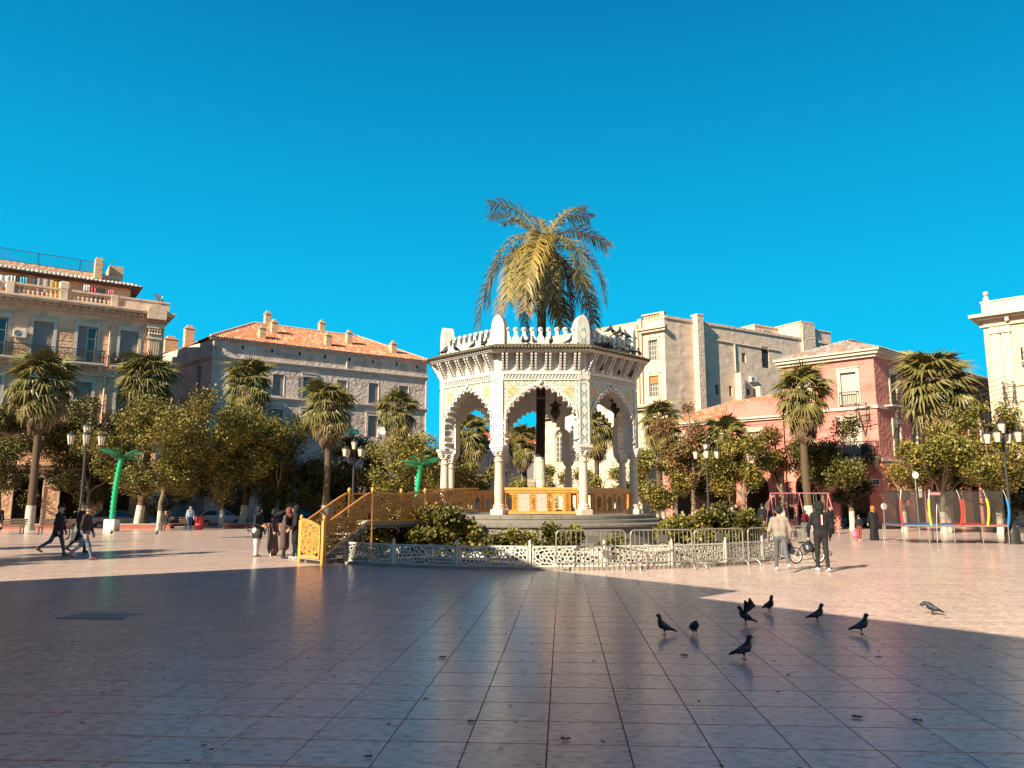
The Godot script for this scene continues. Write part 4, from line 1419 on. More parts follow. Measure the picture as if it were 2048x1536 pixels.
func building_c():
	var t := thing("theatre", "large beige theatre block with blank side wall rising behind the red roofs", "building", Vector3(16.2, 0, -80), -41)
	var f := face(t)
	var s := face(t, 72)
	var H := 21.3
	var holes := [[-1.95, -.85, 16.9, 19.1, false], [-2.0, -.85, 13.0, 15.2, false], [-7.6, -6.4, 16.9, 19.1, false], [-7.6, -6.4, 13.0, 15.2, false]]
	for x in [-14.0, -11.2, -8.4, -5.6]: holes.append([x - .75, x + .75, 6.4, 10.2, true])
	fpart(f, walled(-16.5, 0, -.1, H, holes), "wall", "beige")
	fpart(s, walled(0, 28, -.1, H, [[14.9, 16.1, 17.3, 19.8, false], [11.6, 12.25, 17.6, 18.7, false], [7.2, 7.7, 13.6, 14.7, false], [9.3, 9.8, 13.6, 14.7, false], [11.8, 12.6, 13.9, 14.6, false]], .25), "side_wall", "beigeside")
	var g := G.new()
	var e: Vector3 = s.xf.basis * Vector3(28, 0, 0)
	g.hexa([Vector3(-16.4, -.1, -.31), Vector3(-.35, -.1, -.31), e + Vector3(-.3, -.1, 0), Vector3(-16.4, -.1, -30), Vector3(-16.4, H - .2, -.31), Vector3(-.35, H - .2, -.31), e + Vector3(-.3, H - .2, 0), Vector3(-16.4, H - .2, -30)])
	fpart(f, g, "core", "beigeside")
	window(f, -1.4, 16.9, 1.1, 2.2, "glazed", "cream"); window(f, -1.42, 13.0, 1.15, 2.2, "glazed", "cream")
	window(f, -7.0, 16.9, 1.2, 2.2, "glazed", "cream"); window(f, -7.0, 13.0, 1.2, 2.2, "glazed", "cream")
	g = G.new(); g.bx(-1.95, -.9, 14.4, 15.15, -.12, -.08)
	fpart(f, g, "orange_blind", "orangecloth")
	for x in [-14.0, -11.2, -8.4, -5.6]:
		g = G.new()
		g.bx(x - .75, x + .75, 6.4, 9.45, -.24, -.2)
		var pp := PackedVector2Array()
		for j in 13: pp.append(Vector2(x + cos(PI * j / 12) * .74, 9.45 + sin(PI * j / 12) * .74))
		g.extrude(pp, -.24, -.2)
		var w := fpart(f, g, "arched_window", "pane")
		g = G.new()
		for q in [-.7, -.25, .25, .7]: g.bx(x + q - .04, x + q + .04, 6.4, 9.5, -.2, -.14)
		for q in 6: g.bx(x - .75, x + .75, 6.4 + q * .6, 6.46 + q * .6, -.2, -.15)
		for j in 5: g.seg2(Vector2(x, 9.45), Vector2(x + cos(PI * (j + .5) / 5) * .72, 9.45 + sin(PI * (j + .5) / 5) * .72), .06, -.2, -.15)
		part(g, "sash", "creamtrim", w)
		g = G.new()
		var pts := []
		for j in 13: pts.append(Vector2(x + cos(PI * j / 12) * .9, 9.45 + sin(PI * j / 12) * .9))
		g.path2(pts, .2, 0, .08)
		part(g, "arch_surround", "creamtrim", w)
	g = G.new()
	g.bx(-16.7, .1, 11.6, 11.85, 0, .5); g.bx(-16.8, .1, 11.85, 12.15, 0, .8)
	fpart(f, g, "ledge", "cream")
	g = G.new()
	g.bx(-3.0, .3, 19.95, 20.2, 0, .4); g.bx(-3.1, .4, 20.2, 20.45, 0, .6)
	for k in 12:   # sweeping pediment line over the middle
		var q0 := k / 12.0; var q1 := (k + 1) / 12.0
		var yy := func(q: float) -> float: return 19.8 + .7 * (1 - cos(q * PI * 2)) * .5
		g.seg2(Vector2(-3.2 - q0 * 6.0, yy.call(q0)), Vector2(-3.2 - q1 * 6.0, yy.call(q1)), .3, 0, .35)
	fpart(f, g, "cornice", "cream")
	g = G.new()
	g.bx(-16.4, .05, H, H + .12, -.6, .06)
	g.bx(-2.75, .03, H + .62, H + .75, -.5, .05); g.bx(-.5, .03, H + .12, H + .62, -.5, .03)
	g.bx(-3.1, -2.65, 11.9, H + .3, 0, .3)
	for k in 11: g.bx(-2.5 + k * .19, -2.4 + k * .19, H + .12, H + .62, -.3, -.1)
	fpart(f, g, "parapet", "cream")
	g = G.new()
	g.tube([Vector3(-3.2, 20.6, .35), Vector3(-3.0, 19.6, .45), Vector3(-3.0, 12.4, .4)], .09, 8)
	g.box(Vector3(-3.2, 20.8, .35), Vector3(.35, .35, .3))
	fpart(f, g, "drainpipe", "chimney")
	g = G.new()
	g.bx(4.1, 5.0, -.1, H + .7, 0, .8)
	g.bx(4.05, 5.05, H + .7, H + .85, -.2, .85)
	fpart(s, g, "buttress", "beige")
	for q in [[10.3, 10.9, 9, 16.2], [13.3, 13.8, 9, 14.9]]:
		g = G.new(); g.bx(q[0], q[1], q[2], q[3], 0, .9)
		fpart(s, g, "chimney_shaft", "beige")
	g = G.new(); g.bx(0, 28, H, H + .3, -.3, .12)
	fpart(s, g, "coping", "beige")
	g = G.new()
	g.tube([Vector3(10.4, 19.6, .1), Vector3(10.4, 16.4, .1)], .08, 8); g.tube([Vector3(6.5, 19.7, .08), Vector3(18, 19.55, .08)], .06, 6)
	fpart(s, g, "pipe", "beige")
	g = G.new()
	for k in 7: g.bx(14.93 + k * .17, 14.97 + k * .17, 17.3, 19.8, -.1, -.07)
	for k in 8: g.bx(14.9, 16.1, 17.4 + k * .33, 17.44 + k * .33, -.1, -.06)
	var gr := fpart(s, g, "window_grille", "iron")
	for q in [[14.9, 16.1, 17.3, 19.8], [11.6, 12.25, 17.6, 18.7], [7.2, 7.7, 13.6, 14.7], [9.3, 9.8, 13.6, 14.7], [11.8, 12.6, 13.9, 14.6]]:
		g = G.new(); g.bx(q[0], q[1], q[2], q[3], -.24, -.2)
		fpart(s, g, "pane", "glass")
	for q in [[12.6, 17.6, 22.4, -5], [17.7, 21.9, 23.3, -3.5], [21.9, 24.2, 23.5, .0], [24.3, 27.9, 22.9, -.4]]:
		g = G.new(); g.bx(q[0], q[1], H - .3, q[2], -9, q[3] + .2); g.bx(q[0] - .1, q[1] + .1, q[2], q[2] + .15, -9.1, q[3] + .3)
		fpart(s, g, "roof_block", "beige")
	g = G.new(); g.bx(19.3, 20.6, 22.0, 22.9, -3.3, -3.27)
	fpart(s, g, "roof_window", "pane")
	g = G.new(); g.bx(21.9, 24.2, 9, 23.4, 0, .35)
	fpart(s, g, "tower_pier", "beige")
	# climbing plant on the wall
	ac_unit(s, 12.9, 15.4, .05)

func wire(a: Vector3, b: Vector3, sag: float) -> G:
	var g := G.new()
	var ps := []
	for k in 13: ps.append(a.lerp(b, k / 12.0) - Vector3(0, sag * 4 * (k / 12.0) * (1 - k / 12.0), 0))
	g.tube(ps, .018, 4, false)
	return g

func rack(f: Dictionary, x: float, y: float):
	var g := G.new()
	for s in [-.35, .35]: g.bx(x + s - .03, x + s + .03, y - 1.0, y + .7, .5, .56)
	g.beam(Vector3(x - .35, y + .5, .53), Vector3(x + 1.0, y + .3, .0), .04, .04); g.beam(Vector3(x - .35, y - .8, .53), Vector3(x + 1.0, y - .9, 0), .04, .04)
	g.beam(Vector3(x, y - 1.8, .02), Vector3(x - .3, y + .2, .53), .05, .05); g.beam(Vector3(x, y - 1.8, .02), Vector3(x + .35, y + .2, .53), .05, .05)
	for k in 4:
		g.bx(x - .45, x + .45, y - .75 + k * .42, y - .72 + k * .42, .5, .56)
		for s in [-.35, .35]: g.ball(Vector3(x + s, y - .66 + k * .42, .62), .07, 6)
	fpart(f, g, "insulator_rack", "darksteel")

func building_d():
	var t := thing("pink_house", "two-storey pink corner house with white window frames and hipped roof", "building", Vector3(26.27, 0, -55), -43)
	var f := face(t)
	var s := face(t, 83)
	var H := 12.3
	fpart(f, walled(-6.9, 0, -.1, H, [[-2.42, -1.3, 8.9, 11.35, false], [-2.5, -1.36, 5.2, 7.75, false], [-5.9, -4.8, 8.9, 11.35, false], [-5.9, -4.8, 5.2, 7.75, false], [-3.05, -.95, 0.0, 4.1, true], [-6.3, -4.2, 0.0, 4.1, true]]), "wall", "pink")
	var ux := [2.95, 6.3, 9.7, 13.2, 17.4, 21.0]
	var holes := []
	for x in ux:
		holes.append([x - .5, x + .5, 9.0, 11.3, false]); holes.append([x - .5, x + .5, 5.2, 7.6, false])
		holes.append([x - 1.1, x + 1.1, 0.0, 4.0, true])
	fpart(s, walled(0, 24, -.1, H, holes), "side_wall", "pink")
	var g := G.new()
	var e: Vector3 = s.xf.basis * Vector3(24, 0, 0)
	g.hexa([Vector3(-6.85, 4.4, -.32), Vector3(-.4, 4.4, -.32), e + Vector3(-.4, 4.4, 0), e + Vector3(-7, 4.4, 0), Vector3(-6.85, H, -.32), Vector3(-.4, H, -.32), e + Vector3(-.4, H, 0), e + Vector3(-7, H, 0)])
	fpart(f, g, "core", "pink")
	g = G.new()
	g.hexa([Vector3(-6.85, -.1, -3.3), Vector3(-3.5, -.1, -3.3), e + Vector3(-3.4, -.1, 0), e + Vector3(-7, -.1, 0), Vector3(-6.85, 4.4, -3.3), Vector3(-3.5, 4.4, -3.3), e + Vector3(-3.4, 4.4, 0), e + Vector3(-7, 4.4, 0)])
	fpart(f, g, "arcade_shade_wall", "wood")  # arcade back wall coloured dark for the shade inside it
	g = G.new(); g.bx(23.5, 23.9, -.1, 4.5, -4.5, -.35); g.bx(20, 23.9, -.1, 4.5, -5, -4.5)
	fpart(s, g, "end_wall", "pink")
	window(f, -1.86, 8.9, 1.12, 2.45, "closed", "creamtrim", "shutterpale"); window(f, -1.93, 5.2, 1.14, 2.55, "closed", "creamtrim", "shutterpale")
	window(f, -5.35, 8.9, 1.1, 2.45, "closed", "creamtrim", "shutterpale"); window(f, -5.35, 5.2, 1.1, 2.55, "closed", "creamtrim", "shutterpale")
	for k in 6:
		window(s, ux[k], 9.0, 1.0, 2.3, "half" if k == 0 else "closed", "creamtrim", "shutterpale"); window(s, ux[k], 5.2, 1.0, 2.4, "half" if k % 2 else "closed", "creamtrim", "shutterpale")
		iron_rail(s, ux[k] - .65, ux[k] + .65, 8.95, .12, .95, "window_rail", false); iron_rail(s, ux[k] - .65, ux[k] + .65, 5.15, .12, .95, "window_rail", false)
	iron_rail(f, -2.55, -1.15, 8.88, .15, 1.0, "window_rail", false); iron_rail(f, -6.1, -4.6, 8.88, .15, 1.0, "window_rail", false)
	balcony(f, -6.6, -.05, 5.1, .75, "creamtrim", false, 1.05)
	g = G.new(); g.cbox(Vector3(-.75, 5.55, .35), Vector3(.8, .7, .4), .03)
	fpart(f, g, "water_tank", "carblack")
	for q in [8.55]:
		g = G.new(); g.bx(-6.9, .12, q, q + .22, 0, .12)
		fpart(f, g, "band", "creamtrim")
		g = G.new(); g.bx(0, 24, q, q + .2, 0, .12); g.bx(1.2, 5.0, q + .2, q + .3, 0, .6); g.bx(0, 24, 4.75, 4.95, 0, .14)
		fpart(s, g, "band", "creamtrim")
	g = G.new()
	g.bx(-7.1, .25, H, H + .2, 0, .25); g.bx(-7.2, .45, H + .2, H + .42, 0, .45); g.bx(-7.3, .6, H + .42, H + .55, 0, .6)
	fpart(f, g, "cornice", "creamtrim")
	g = G.new()
	g.bx(0, 24, H, H + .2, 0, .25); g.bx(0, 24, H + .2, H + .42, 0, .45); g.bx(0, 24, H + .42, H + .53, 0, .6)
	fpart(s, g, "cornice", "creamtrim")
	# hipped roof of weathered tiles
	g = G.new()
	var r := RandomNumberGenerator.new(); r.seed = 19
	var cs := [Color(.38, .30, .25), Color(.44, .35, .29), Color(.33, .26, .22), Color(.46, .22, .13)]
	var a := Vector3(-7.3, H + .56, .6); var b := Vector3(.6, H + .56, .6)
	var c: Vector3 = e + Vector3(.4, H + .54, 0); var d: Vector3 = e + Vector3(-7.3, H + .54, 0)
	var p := Vector3(-3.3, H + 2.2, -3.6); var p2: Vector3 = e + Vector3(-3.5, H + 2.2, 3)
	tiled_slope(g, a, b, p, p + Vector3(.001, 0, 0), r, cs)
	tiled_slope(g, b, c, p, p2, r, cs)
	tiled_slope(g, d, a, p2, p, r, cs)
	var ro := fpart(f, g, "roof_tiles", "rooftile")
	ro.set_meta("kind", "stuff")
	g = G.new()
	g.tube([Vector3(7.0, 8.5, .1), Vector3(6.9, 8.0, .3), Vector3(5.9, 7.9, .3), Vector3(5.8, 7.6, .2), Vector3(5.8, 2.2, .15)], .14, 8)
	fpart(s, g, "drainpipe", "creamtrim")
	g = G.new(); g.tube([Vector3(19.2, 12, .12), Vector3(19.2, 6, .12)], .1, 8)
	fpart(s, g, "drainpipe", "creamtrim")
	rack(f, -.9, 8.3); rack(s, 2.2, 8.2)
	# street name plate
	g = G.new(); g.cbox(Vector3(-.46, 3.25, .02), Vector3(.62, .42, .04), .01)
	var sg := fpart(f, g, "name_plate", "signwhite")
	g = G.new(); g.bx(-.73, -.19, 3.08, 3.42, .04, .046)
	part(g, "blue_field", "signblue", sg).position = Vector3.ZERO
	g = G.new()
	var rr := RandomNumberGenerator.new(); rr.seed = 2
	for row in 2:
		for k in 7: g.seg2(Vector2(-.68 + k * .065, 3.31 - row * .12), Vector2(-.65 + k * .065, 3.31 - row * .12 + rr.randf_range(-.03, .03)), .022, .046, .049)
	part(g, "white_strokes", "signwhite", sg)
	# lower wing to the left with its own roof
	var w := thing("pink_wing", "low pink wing with patched orange roof left of the pink corner house", "building", t.transform * Vector3(-7.0, 0, 0), -43)
	var wf := face(w)
	var wh := []
	for x in [-2.4, -5.8, -9.2]:
		wh.append([x - .95, x + .95, 0.0, 4.0, true]); wh.append([x - .5, x + .5, 5.2, 7.4, false])
	fpart(wf, walled(-11.5, 0, -.1, 8.3, wh), "wall", "pink")
	for x in [-2.4, -5.8, -9.2]: window(wf, x, 5.2, 1.0, 2.2, "closed", "creamtrim", "shutterpale")
	g = G.new(); g.bx(-11.45, -.02, 4.4, 8.3, -9, -.32)
	fpart(wf, g, "core", "pink")
	g = G.new(); g.bx(-11.45, -.02, -.1, 4.4, -9, -3.0)
	fpart(wf, g, "arcade_shade_wall", "wood")  # dark tone is painted shade of the wing arcade
	g = G.new(); g.bx(-11.6, .0, 8.3, 8.45, -9, .2); g.bx(-11.7, .0, 8.45, 8.6, -9, .35)
	fpart(wf, g, "cornice", "creamtrim")
	g = G.new(); g.bx(-4.6, 0, 8.6, 9.9, -8, .05)
	fpart(wf, g, "parapet", "pink")
	balcony(wf, -11, -1, 5.05, .7, "creamtrim", false)
	g = G.new()
	cs = [Color(.56, .21, .09), Color(.60, .25, .12), Color(.50, .36, .27), Color(.52, .18, .08)]
	tiled_slope(g, Vector3(-11.8, 8.62, .35), Vector3(-4.6, 8.62, .35), Vector3(-8, 11.2, -8), Vector3(-4.6, 11.2, -8), r, cs)
	tiled_slope(g, Vector3(-4.6, 9.92, .0), Vector3(0, 9.92, 0), Vector3(-4.6, 11.4, -8), Vector3(0, 11.4, -8), r, cs)
	tiled_slope(g, Vector3(-11.8, 8.62, -9), Vector3(-11.8, 8.62, .35), Vector3(-8, 11.2, -8), Vector3(-8, 11.2, -7.9), r, cs)
	ro = fpart(wf, g, "roof_tiles", "rooftile")
	ro.set_meta("kind", "stuff")

func building_f():
	var t := thing("cream_corner_building", "tall cream corner building with pilasters at the right picture edge", "building", Vector3(37.61, 0, -60), -43)
	var f := face(t)
	var holes := []
	for x in [3.4, 7.2, 11.0]:
		for q in [[5.4, 8.2], [9.2, 11.6], [12.6, 15.0]]: holes.append([x - .6, x + .6, q[0], q[1], false])
		holes.append([x - 1.2, x + 1.2, 0.0, 4.3, true])
	fpart(f, walled(0, 14, -.1, 16.3, holes), "wall", "cream")
	var g := G.new()
	g.bx(.02, 14, 4.6, 16.3, -12, -.32); g.bx(.02, 14, -.1, 4.6, -12, -3)
	g.bx(0, .02, -.1, 16.3, -12, 0)
	fpart(f, g, "core", "cream")
	for x in [3.4, 7.2, 11.0]:
		for q in [[5.4, 2.8], [9.2, 2.4], [12.6, 2.4]]:
			window(f, x, q[0], 1.2, q[1], "closed", "creamtrim")
			balcony(f, x - .95, x + .95, q[0] - .02, .6, "creamtrim", false)
	for x in [.5, 1.2, 5.3, 9.1]:
		g = G.new(); g.bx(x, x + .6, 5.0, 15.0, 0, .14); g.bx(x - .08, x + .68, 15.0, 15.5, 0, .25); g.bx(x - .08, x + .68, 4.7, 5.0, 0, .25)
		fpart(f, g, "pilaster", "creamtrim")
	g = G.new()
	g.bx(-.2, 14, 15.6, 15.75, -.2, .2)
	g.bx(-.5, 14, 16.2, 16.35, -12, .55); g.bx(-.8, 14, 16.35, 16.6, -12, .85)
	g.bx(0, 14, 16.6, 17.6, -.4, .0); g.bx(-.06, 14.06, 17.6, 17.72, -.46, .06)
	for k in 9: g.bx(1.6 + k * 1.4, 1.85 + k * 1.4, 15.85, 16.2, 0, .5)
	fpart(f, g, "cornice", "creamtrim")
	g = G.new()
	g.cbox(Vector3(.35, 17.85, -.2), Vector3(.4, .26, .4), .02); g.lathe([Vector2(.2, 17.98), Vector2(.16, 18.1), Vector2(.1, 18.16), Vector2(.2, 18.28), Vector2(.22, 18.4), Vector2(.15, 18.52), Vector2(0, 18.58)], 12, Vector3(.35, 0, -.2))
	fpart(f, g, "finial", "creamtrim")
	rack(f, 1.4, 10.4)
	# overhead wires between the houses
	var A := Vector3(35.5, 10.6, -58.6)
	for k in 5:
		var src: Vector3 = t.transform * Vector3(1.4, 10.0 + k * .38, .6)
		one(wire(src, Vector3(26.6, 7.7 + k * .36, -53.9), .5), "overhead_wire", "iron", "thin dark wires strung from the pink house to the cream building", "wire", Vector3.ZERO, 0, "wires across the street")
	for k in 3:
		one(wire(Vector3(25.6, 7.6 + k * .5, -54.6), Vector3(6.0, 7.2 + k * .6, -66), .9), "overhead_wire", "iron", "thin dark wires strung leftwards along the pink house front", "wire", Vector3.ZERO, 0, "wires along the pink front")

func building_far():
	var t := thing("red_roof_house", "low house with bright red tile roof seen through the bandstand", "building", Vector3(-8.5, 0, -92), 6)
	var f := face(t)
	fpart(f, walled(0, 14, -.1, 8.0, [[2, 3.2, 4.6, 6.8, false], [6, 7.2, 4.6, 6.8, false], [10, 11.2, 4.6, 6.8, false]]), "wall", "greywall")
	for x in [2.6, 6.6, 10.6]: window(f, x, 4.6, 1.2, 2.2, "closed")
	var g := G.new()
	g.bx(.02, 13.98, -.1, 8, -10, -.32)
	fpart(f, g, "core", "greywall")
	g = G.new()
	var r := RandomNumberGenerator.new(); r.seed = 4
	tiled_slope(g, Vector3(-.4, 8.02, .5), Vector3(14.4, 8.02, .5), Vector3(2, 10.8, -5), Vector3(12.5, 10.8, -5), r, [Color(.52, .11, .05), Color(.46, .10, .05), Color(.56, .14, .07)])
	var ro := fpart(f, g, "roof_tiles", "rooftile")
	ro.set_meta("kind", "stuff")

# ---------------------------------------------------------------- vegetation
func leaf_cluster(size: float, count: int, spread: float, seed: int) -> Mesh:
	var r := RandomNumberGenerator.new()
	r.seed = seed
	var g := G.new()
	for k in count:
		var o := Vector3(r.randfn(0, .5), r.randfn(0, .45), r.randfn(0, .5)) * spread
		var b := Basis.from_euler(Vector3(r.randf_range(-1.1, .6), r.randf() * TAU, r.randf_range(-.6, .6)))
		g.xf = Transform3D(b, o)
		var s := size * r.randf_range(.7, 1.25)
		var w := s * .42
		var v := r.randf_range(.75, 1.2)
		g.col = Color(v, v * r.randf_range(.93, 1.05), v)
		g.quad(Vector3(0, 0, 0), Vector3(w, s * .06, s * .38), Vector3(w * .62, s * .02, s * .75), Vector3(0, -s * .04, s))
		g.quad(Vector3(0, 0, 0), Vector3(0, -s * .04, s), Vector3(-w * .62, s * .02, s * .75), Vector3(-w, s * .06, s * .38))
	g.xf = Transform3D.IDENTITY
	return g.mesh()

const PAL := [
	[Color(0.068, 0.067, 0.014), Color(0.106, 0.093, 0.019), Color(0.154, 0.126, 0.027), Color(0.045, 0.043, 0.010)],
	[Color(0.136, 0.122, 0.021), Color(0.192, 0.156, 0.027), Color(0.266, 0.190, 0.035), Color(0.077, 0.071, 0.014)],
	[Color(0.186, 0.090, 0.031), Color(0.235, 0.116, 0.042), Color(0.124, 0.105, 0.023), Color(0.298, 0.158, 0.063)],
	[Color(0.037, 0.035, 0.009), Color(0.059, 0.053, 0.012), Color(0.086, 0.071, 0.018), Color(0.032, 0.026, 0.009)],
	[Color(0.334, 0.138, 0.057), Color(0.372, 0.168, 0.083), Color(0.248, 0.094, 0.042), Color(0.174, 0.120, 0.030)]]

func foliage(parent: Node3D, mesh: Mesh, lumps: Array, n: int, pal: Array, mat, r: RandomNumberGenerator, called := "crown", smin := .7, smax := 1.25) -> MultiMeshInstance3D:
	var mm := MultiMesh.new()
	mm.transform_format = MultiMesh.TRANSFORM_3D
	mm.use_colors = true
	mm.mesh = mesh
	mm.instance_count = n
	var tot := 0.0
	for l in lumps: tot += l[1] * l[1]
	var lump_col := []
	for l in lumps: lump_col.append(r.randf())
	for k in n:
		var q := r.randf() * tot
		var i := 0
		while i < lumps.size() - 1 and q > lumps[i][1] * lumps[i][1]:
			q -= lumps[i][1] * lumps[i][1]
			i += 1
		var d := Vector3(r.randfn(), r.randfn(), r.randfn()).normalized()
		var rad: float = lumps[i][1] * (r.randf_range(.72, 1.06) if r.randf() < .8 else r.randf_range(.2, .75))
		var p: Vector3 = lumps[i][0] + d * rad * Vector3(1, .85, 1)
		var b := Basis.from_euler(Vector3(r.randf_range(-.5, .5), r.randf() * TAU, r.randf_range(-.5, .5))).scaled(Vector3.ONE * r.randf_range(smin, smax))
		mm.set_instance_transform(k, Transform3D(b, p))
		var c0: Color = pal[int(clampf(lump_col[i] * 2.2 + r.randf_range(-.2, 1.8), 0, 3.99))]
		var v := r.randf_range(.8, 1.2)
		mm.set_instance_color(k, Color(c0.r * v, c0.g * v, c0.b * v))
	var o := MultiMeshInstance3D.new()
	o.multimesh = mm
	o.material_override = M[mat]
	o.name = called
	parent.add_child(o, true)
	o.set_meta("kind", "stuff")
	return o

func branchy(g: G, a: Vector3, b: Vector3, r0: float, r1: float, r: RandomNumberGenerator, n := 6):
	var ps := []; var rs := []
	for k in n + 1:
		var f := float(k) / n
		ps.append(a.lerp(b, f) + Vector3(r.randf_range(-1, 1), 0, r.randf_range(-1, 1)) * .04 * (a - b).length() * sin(PI * f))
		rs.append(lerpf(r0, r1, f))
	g.tube(ps, rs, 7)

func tree(x: float, z: float, cy: float, rx: float, ry: float, pal: int, label: String, seed: int, wash := true):
	var r := RandomNumberGenerator.new()
	r.seed = seed
	var t := thing("plane_tree", label, "tree", Vector3(x, 0, z), 0, "leafy trees round the square")
	var lumps := []
	var n := int(clampf(rx * ry * 2.0, 9, 34))
	for k in n:
		var d := Vector3(r.randfn(), r.randfn(), r.randfn()).normalized()
		var q := pow(r.randf(), .4) * (.86 if k % 5 else 1.12)
		lumps.append([Vector3(d.x * rx * q, cy + d.y * ry * q, d.z * minf(rx, 3.2) * q), minf(rx, ry) * r.randf_range(.15, .36)])
	var g := G.new()
	var fork := maxf(cy - ry * .75, 1.6)
	branchy(g, Vector3(0, 1.25, 0), Vector3(r.randf_range(-.15, .15), fork, 0), .17, .13, r)
	for k in 6:
		var l: Array = lumps[k % lumps.size()]
		branchy(g, Vector3(0, fork - .15, 0), l[0], .09, .025, r)
	part(g, "trunk", "bark", t)
	g = G.new()
	g.tube([Vector3(0, -.02, 0), Vector3(0, .25, 0), Vector3(0, 1.26, 0)], [.24, .19, .172], 10)
	part(g, "limewashed_base", "limewash" if wash else "bark", t)
	foliage(t, cache.cluster, lumps, int(clampf(rx * ry * 118, 420, 2300)), PAL[pal], "leaf", r)
	return t

func fan_leaf(c: Color, seed: int, dead := false) -> Mesh:
	var r := RandomNumberGenerator.new()
	r.seed = seed
	var g := G.new()
	g.col = c.lerp(Color(.25, .20, .08), .4)
	g.tube([Vector3(0, 0, 0), Vector3(0, .05, .4), Vector3(0, .04, .8)], [.03, .02, .015], 4, false)
	var hub := Vector3(0, .04, .8)
	var N := 18
	for k in N:
		var a := deg_to_rad(lerpf(-112, 112, (k + .5) / N))
		var R := (1.0 - .28 * absf(a) / 2.0) * r.randf_range(.88, 1.08) * (.8 if dead else 1.0)
		var dd := Vector3(sin(a), 0, cos(a))
		var half := deg_to_rad(224.0 / N * .5) * .96
		var dl := Vector3(sin(a - half), 0, cos(a - half)); var dr := Vector3(sin(a + half), 0, cos(a + half))
		var m := R * .55
		var dr_y := -.10 * m * m
		var tip := hub + dd * R + Vector3(0, -.5 * R * R * r.randf_range(.5, 1.6), 0)
		if dead: tip = hub + dd * R * .55 + Vector3(0, -.3, .25)
		var fold := -.035
		var L := hub + dl * m + Vector3(0, dr_y + fold, 0); var Rr := hub + dr * m + Vector3(0, dr_y + fold, 0); var C := hub + dd * m + Vector3(0, dr_y + .02, 0)
		var v := r.randf_range(.75, 1.25)
		g.col = Color(c.r * v, c.g * v, c.b * v)
		g.tri(hub, L, C); g.tri(hub, C, Rr); g.tri(L, tip, C); g.tri(C, tip, Rr)
	return g.mesh()

func fan_palm(x: float, z: float, cy: float, sc: float, label: String, seed: int, skirt := 26, bushy := 44, wash := true):
	var r := RandomNumberGenerator.new()
	r.seed = seed
	var t := thing("fan_palm", label, "palm tree", Vector3(x, 0, z), 0, "fan palms round the square")
	var g := G.new()
	var ps := []; var rs := []
	var lean := Vector3(r.randf_range(-.3, .3), 0, r.randf_range(-.2, .2))
	var N := int(cy * 3.2)
	for k in N + 1:
		var f := float(k) / N
		if f * cy < 1.5: continue
		ps.append(lean * sin(PI * f) + Vector3(0, f * cy, 0)); rs.append(lerpf(.27, .2, f) * (1.07 if k % 2 else .95))
	g.tube(ps, rs, 10)
	part(g, "trunk", "palmtrunk", t)
	g = G.new()
	g.tube([Vector3(0, -.02, 0), Vector3(0, .3, 0), lean * sin(PI * 1.6 / cy) + Vector3(0, 1.6, 0)], [.36, .31, .29], 12)
	part(g, "limewashed_base", "limewash" if wash else "palmtrunk", t)
	var cr := G.new()
	cr.ball(Vector3(0, cy - .1, 0), .3 * sc, 8, 1.3)
	var crown := part(cr, "crown", "palmtrunk", t)
	bushy += r.randi_range(-16, 12)
	var vary := r.randf_range(.86, 1.12)
	for k in bushy:
		var f := (k + .5) / bushy
		var el := deg_to_rad(lerpf(86, -68, pow(f, .8)) + r.randf_range(-8, 8))
		var az := k * 2.39996 + r.randf_range(-.25, .25)
		var s := sc * vary * r.randf_range(.78, 1.18) * (.75 if f < .15 else 1.0)
		if r.randf() < .07: continue
		var o := part(cache["fan%d" % (0 if f < .3 else (1 if f < .72 else 2))], "leaf", "palmleaf", crown)
		o.transform = Transform3D(Basis.from_euler(Vector3(-el, az, r.randf_range(-.5, .5)), EULER_ORDER_YXZ).scaled(Vector3.ONE * s), Vector3(0, cy + .35 - maxf(f - .3, 0) * 1.5 * sc, 0))
	for k in skirt:
		var el := deg_to_rad(r.randf_range(-52, -84))
		var o := part(cache["dead%d" % (k % 2)], "dead_leaf", "deadleaf", crown)
		o.transform = Transform3D(Basis.from_euler(Vector3(-el, k * 2.39996, r.randf_range(-.8, .8)), EULER_ORDER_YXZ).scaled(Vector3.ONE * sc * r.randf_range(.75, 1.05)), Vector3(0, cy - .6 - sc * 1.1 * k / maxf(skirt, 1), 0))

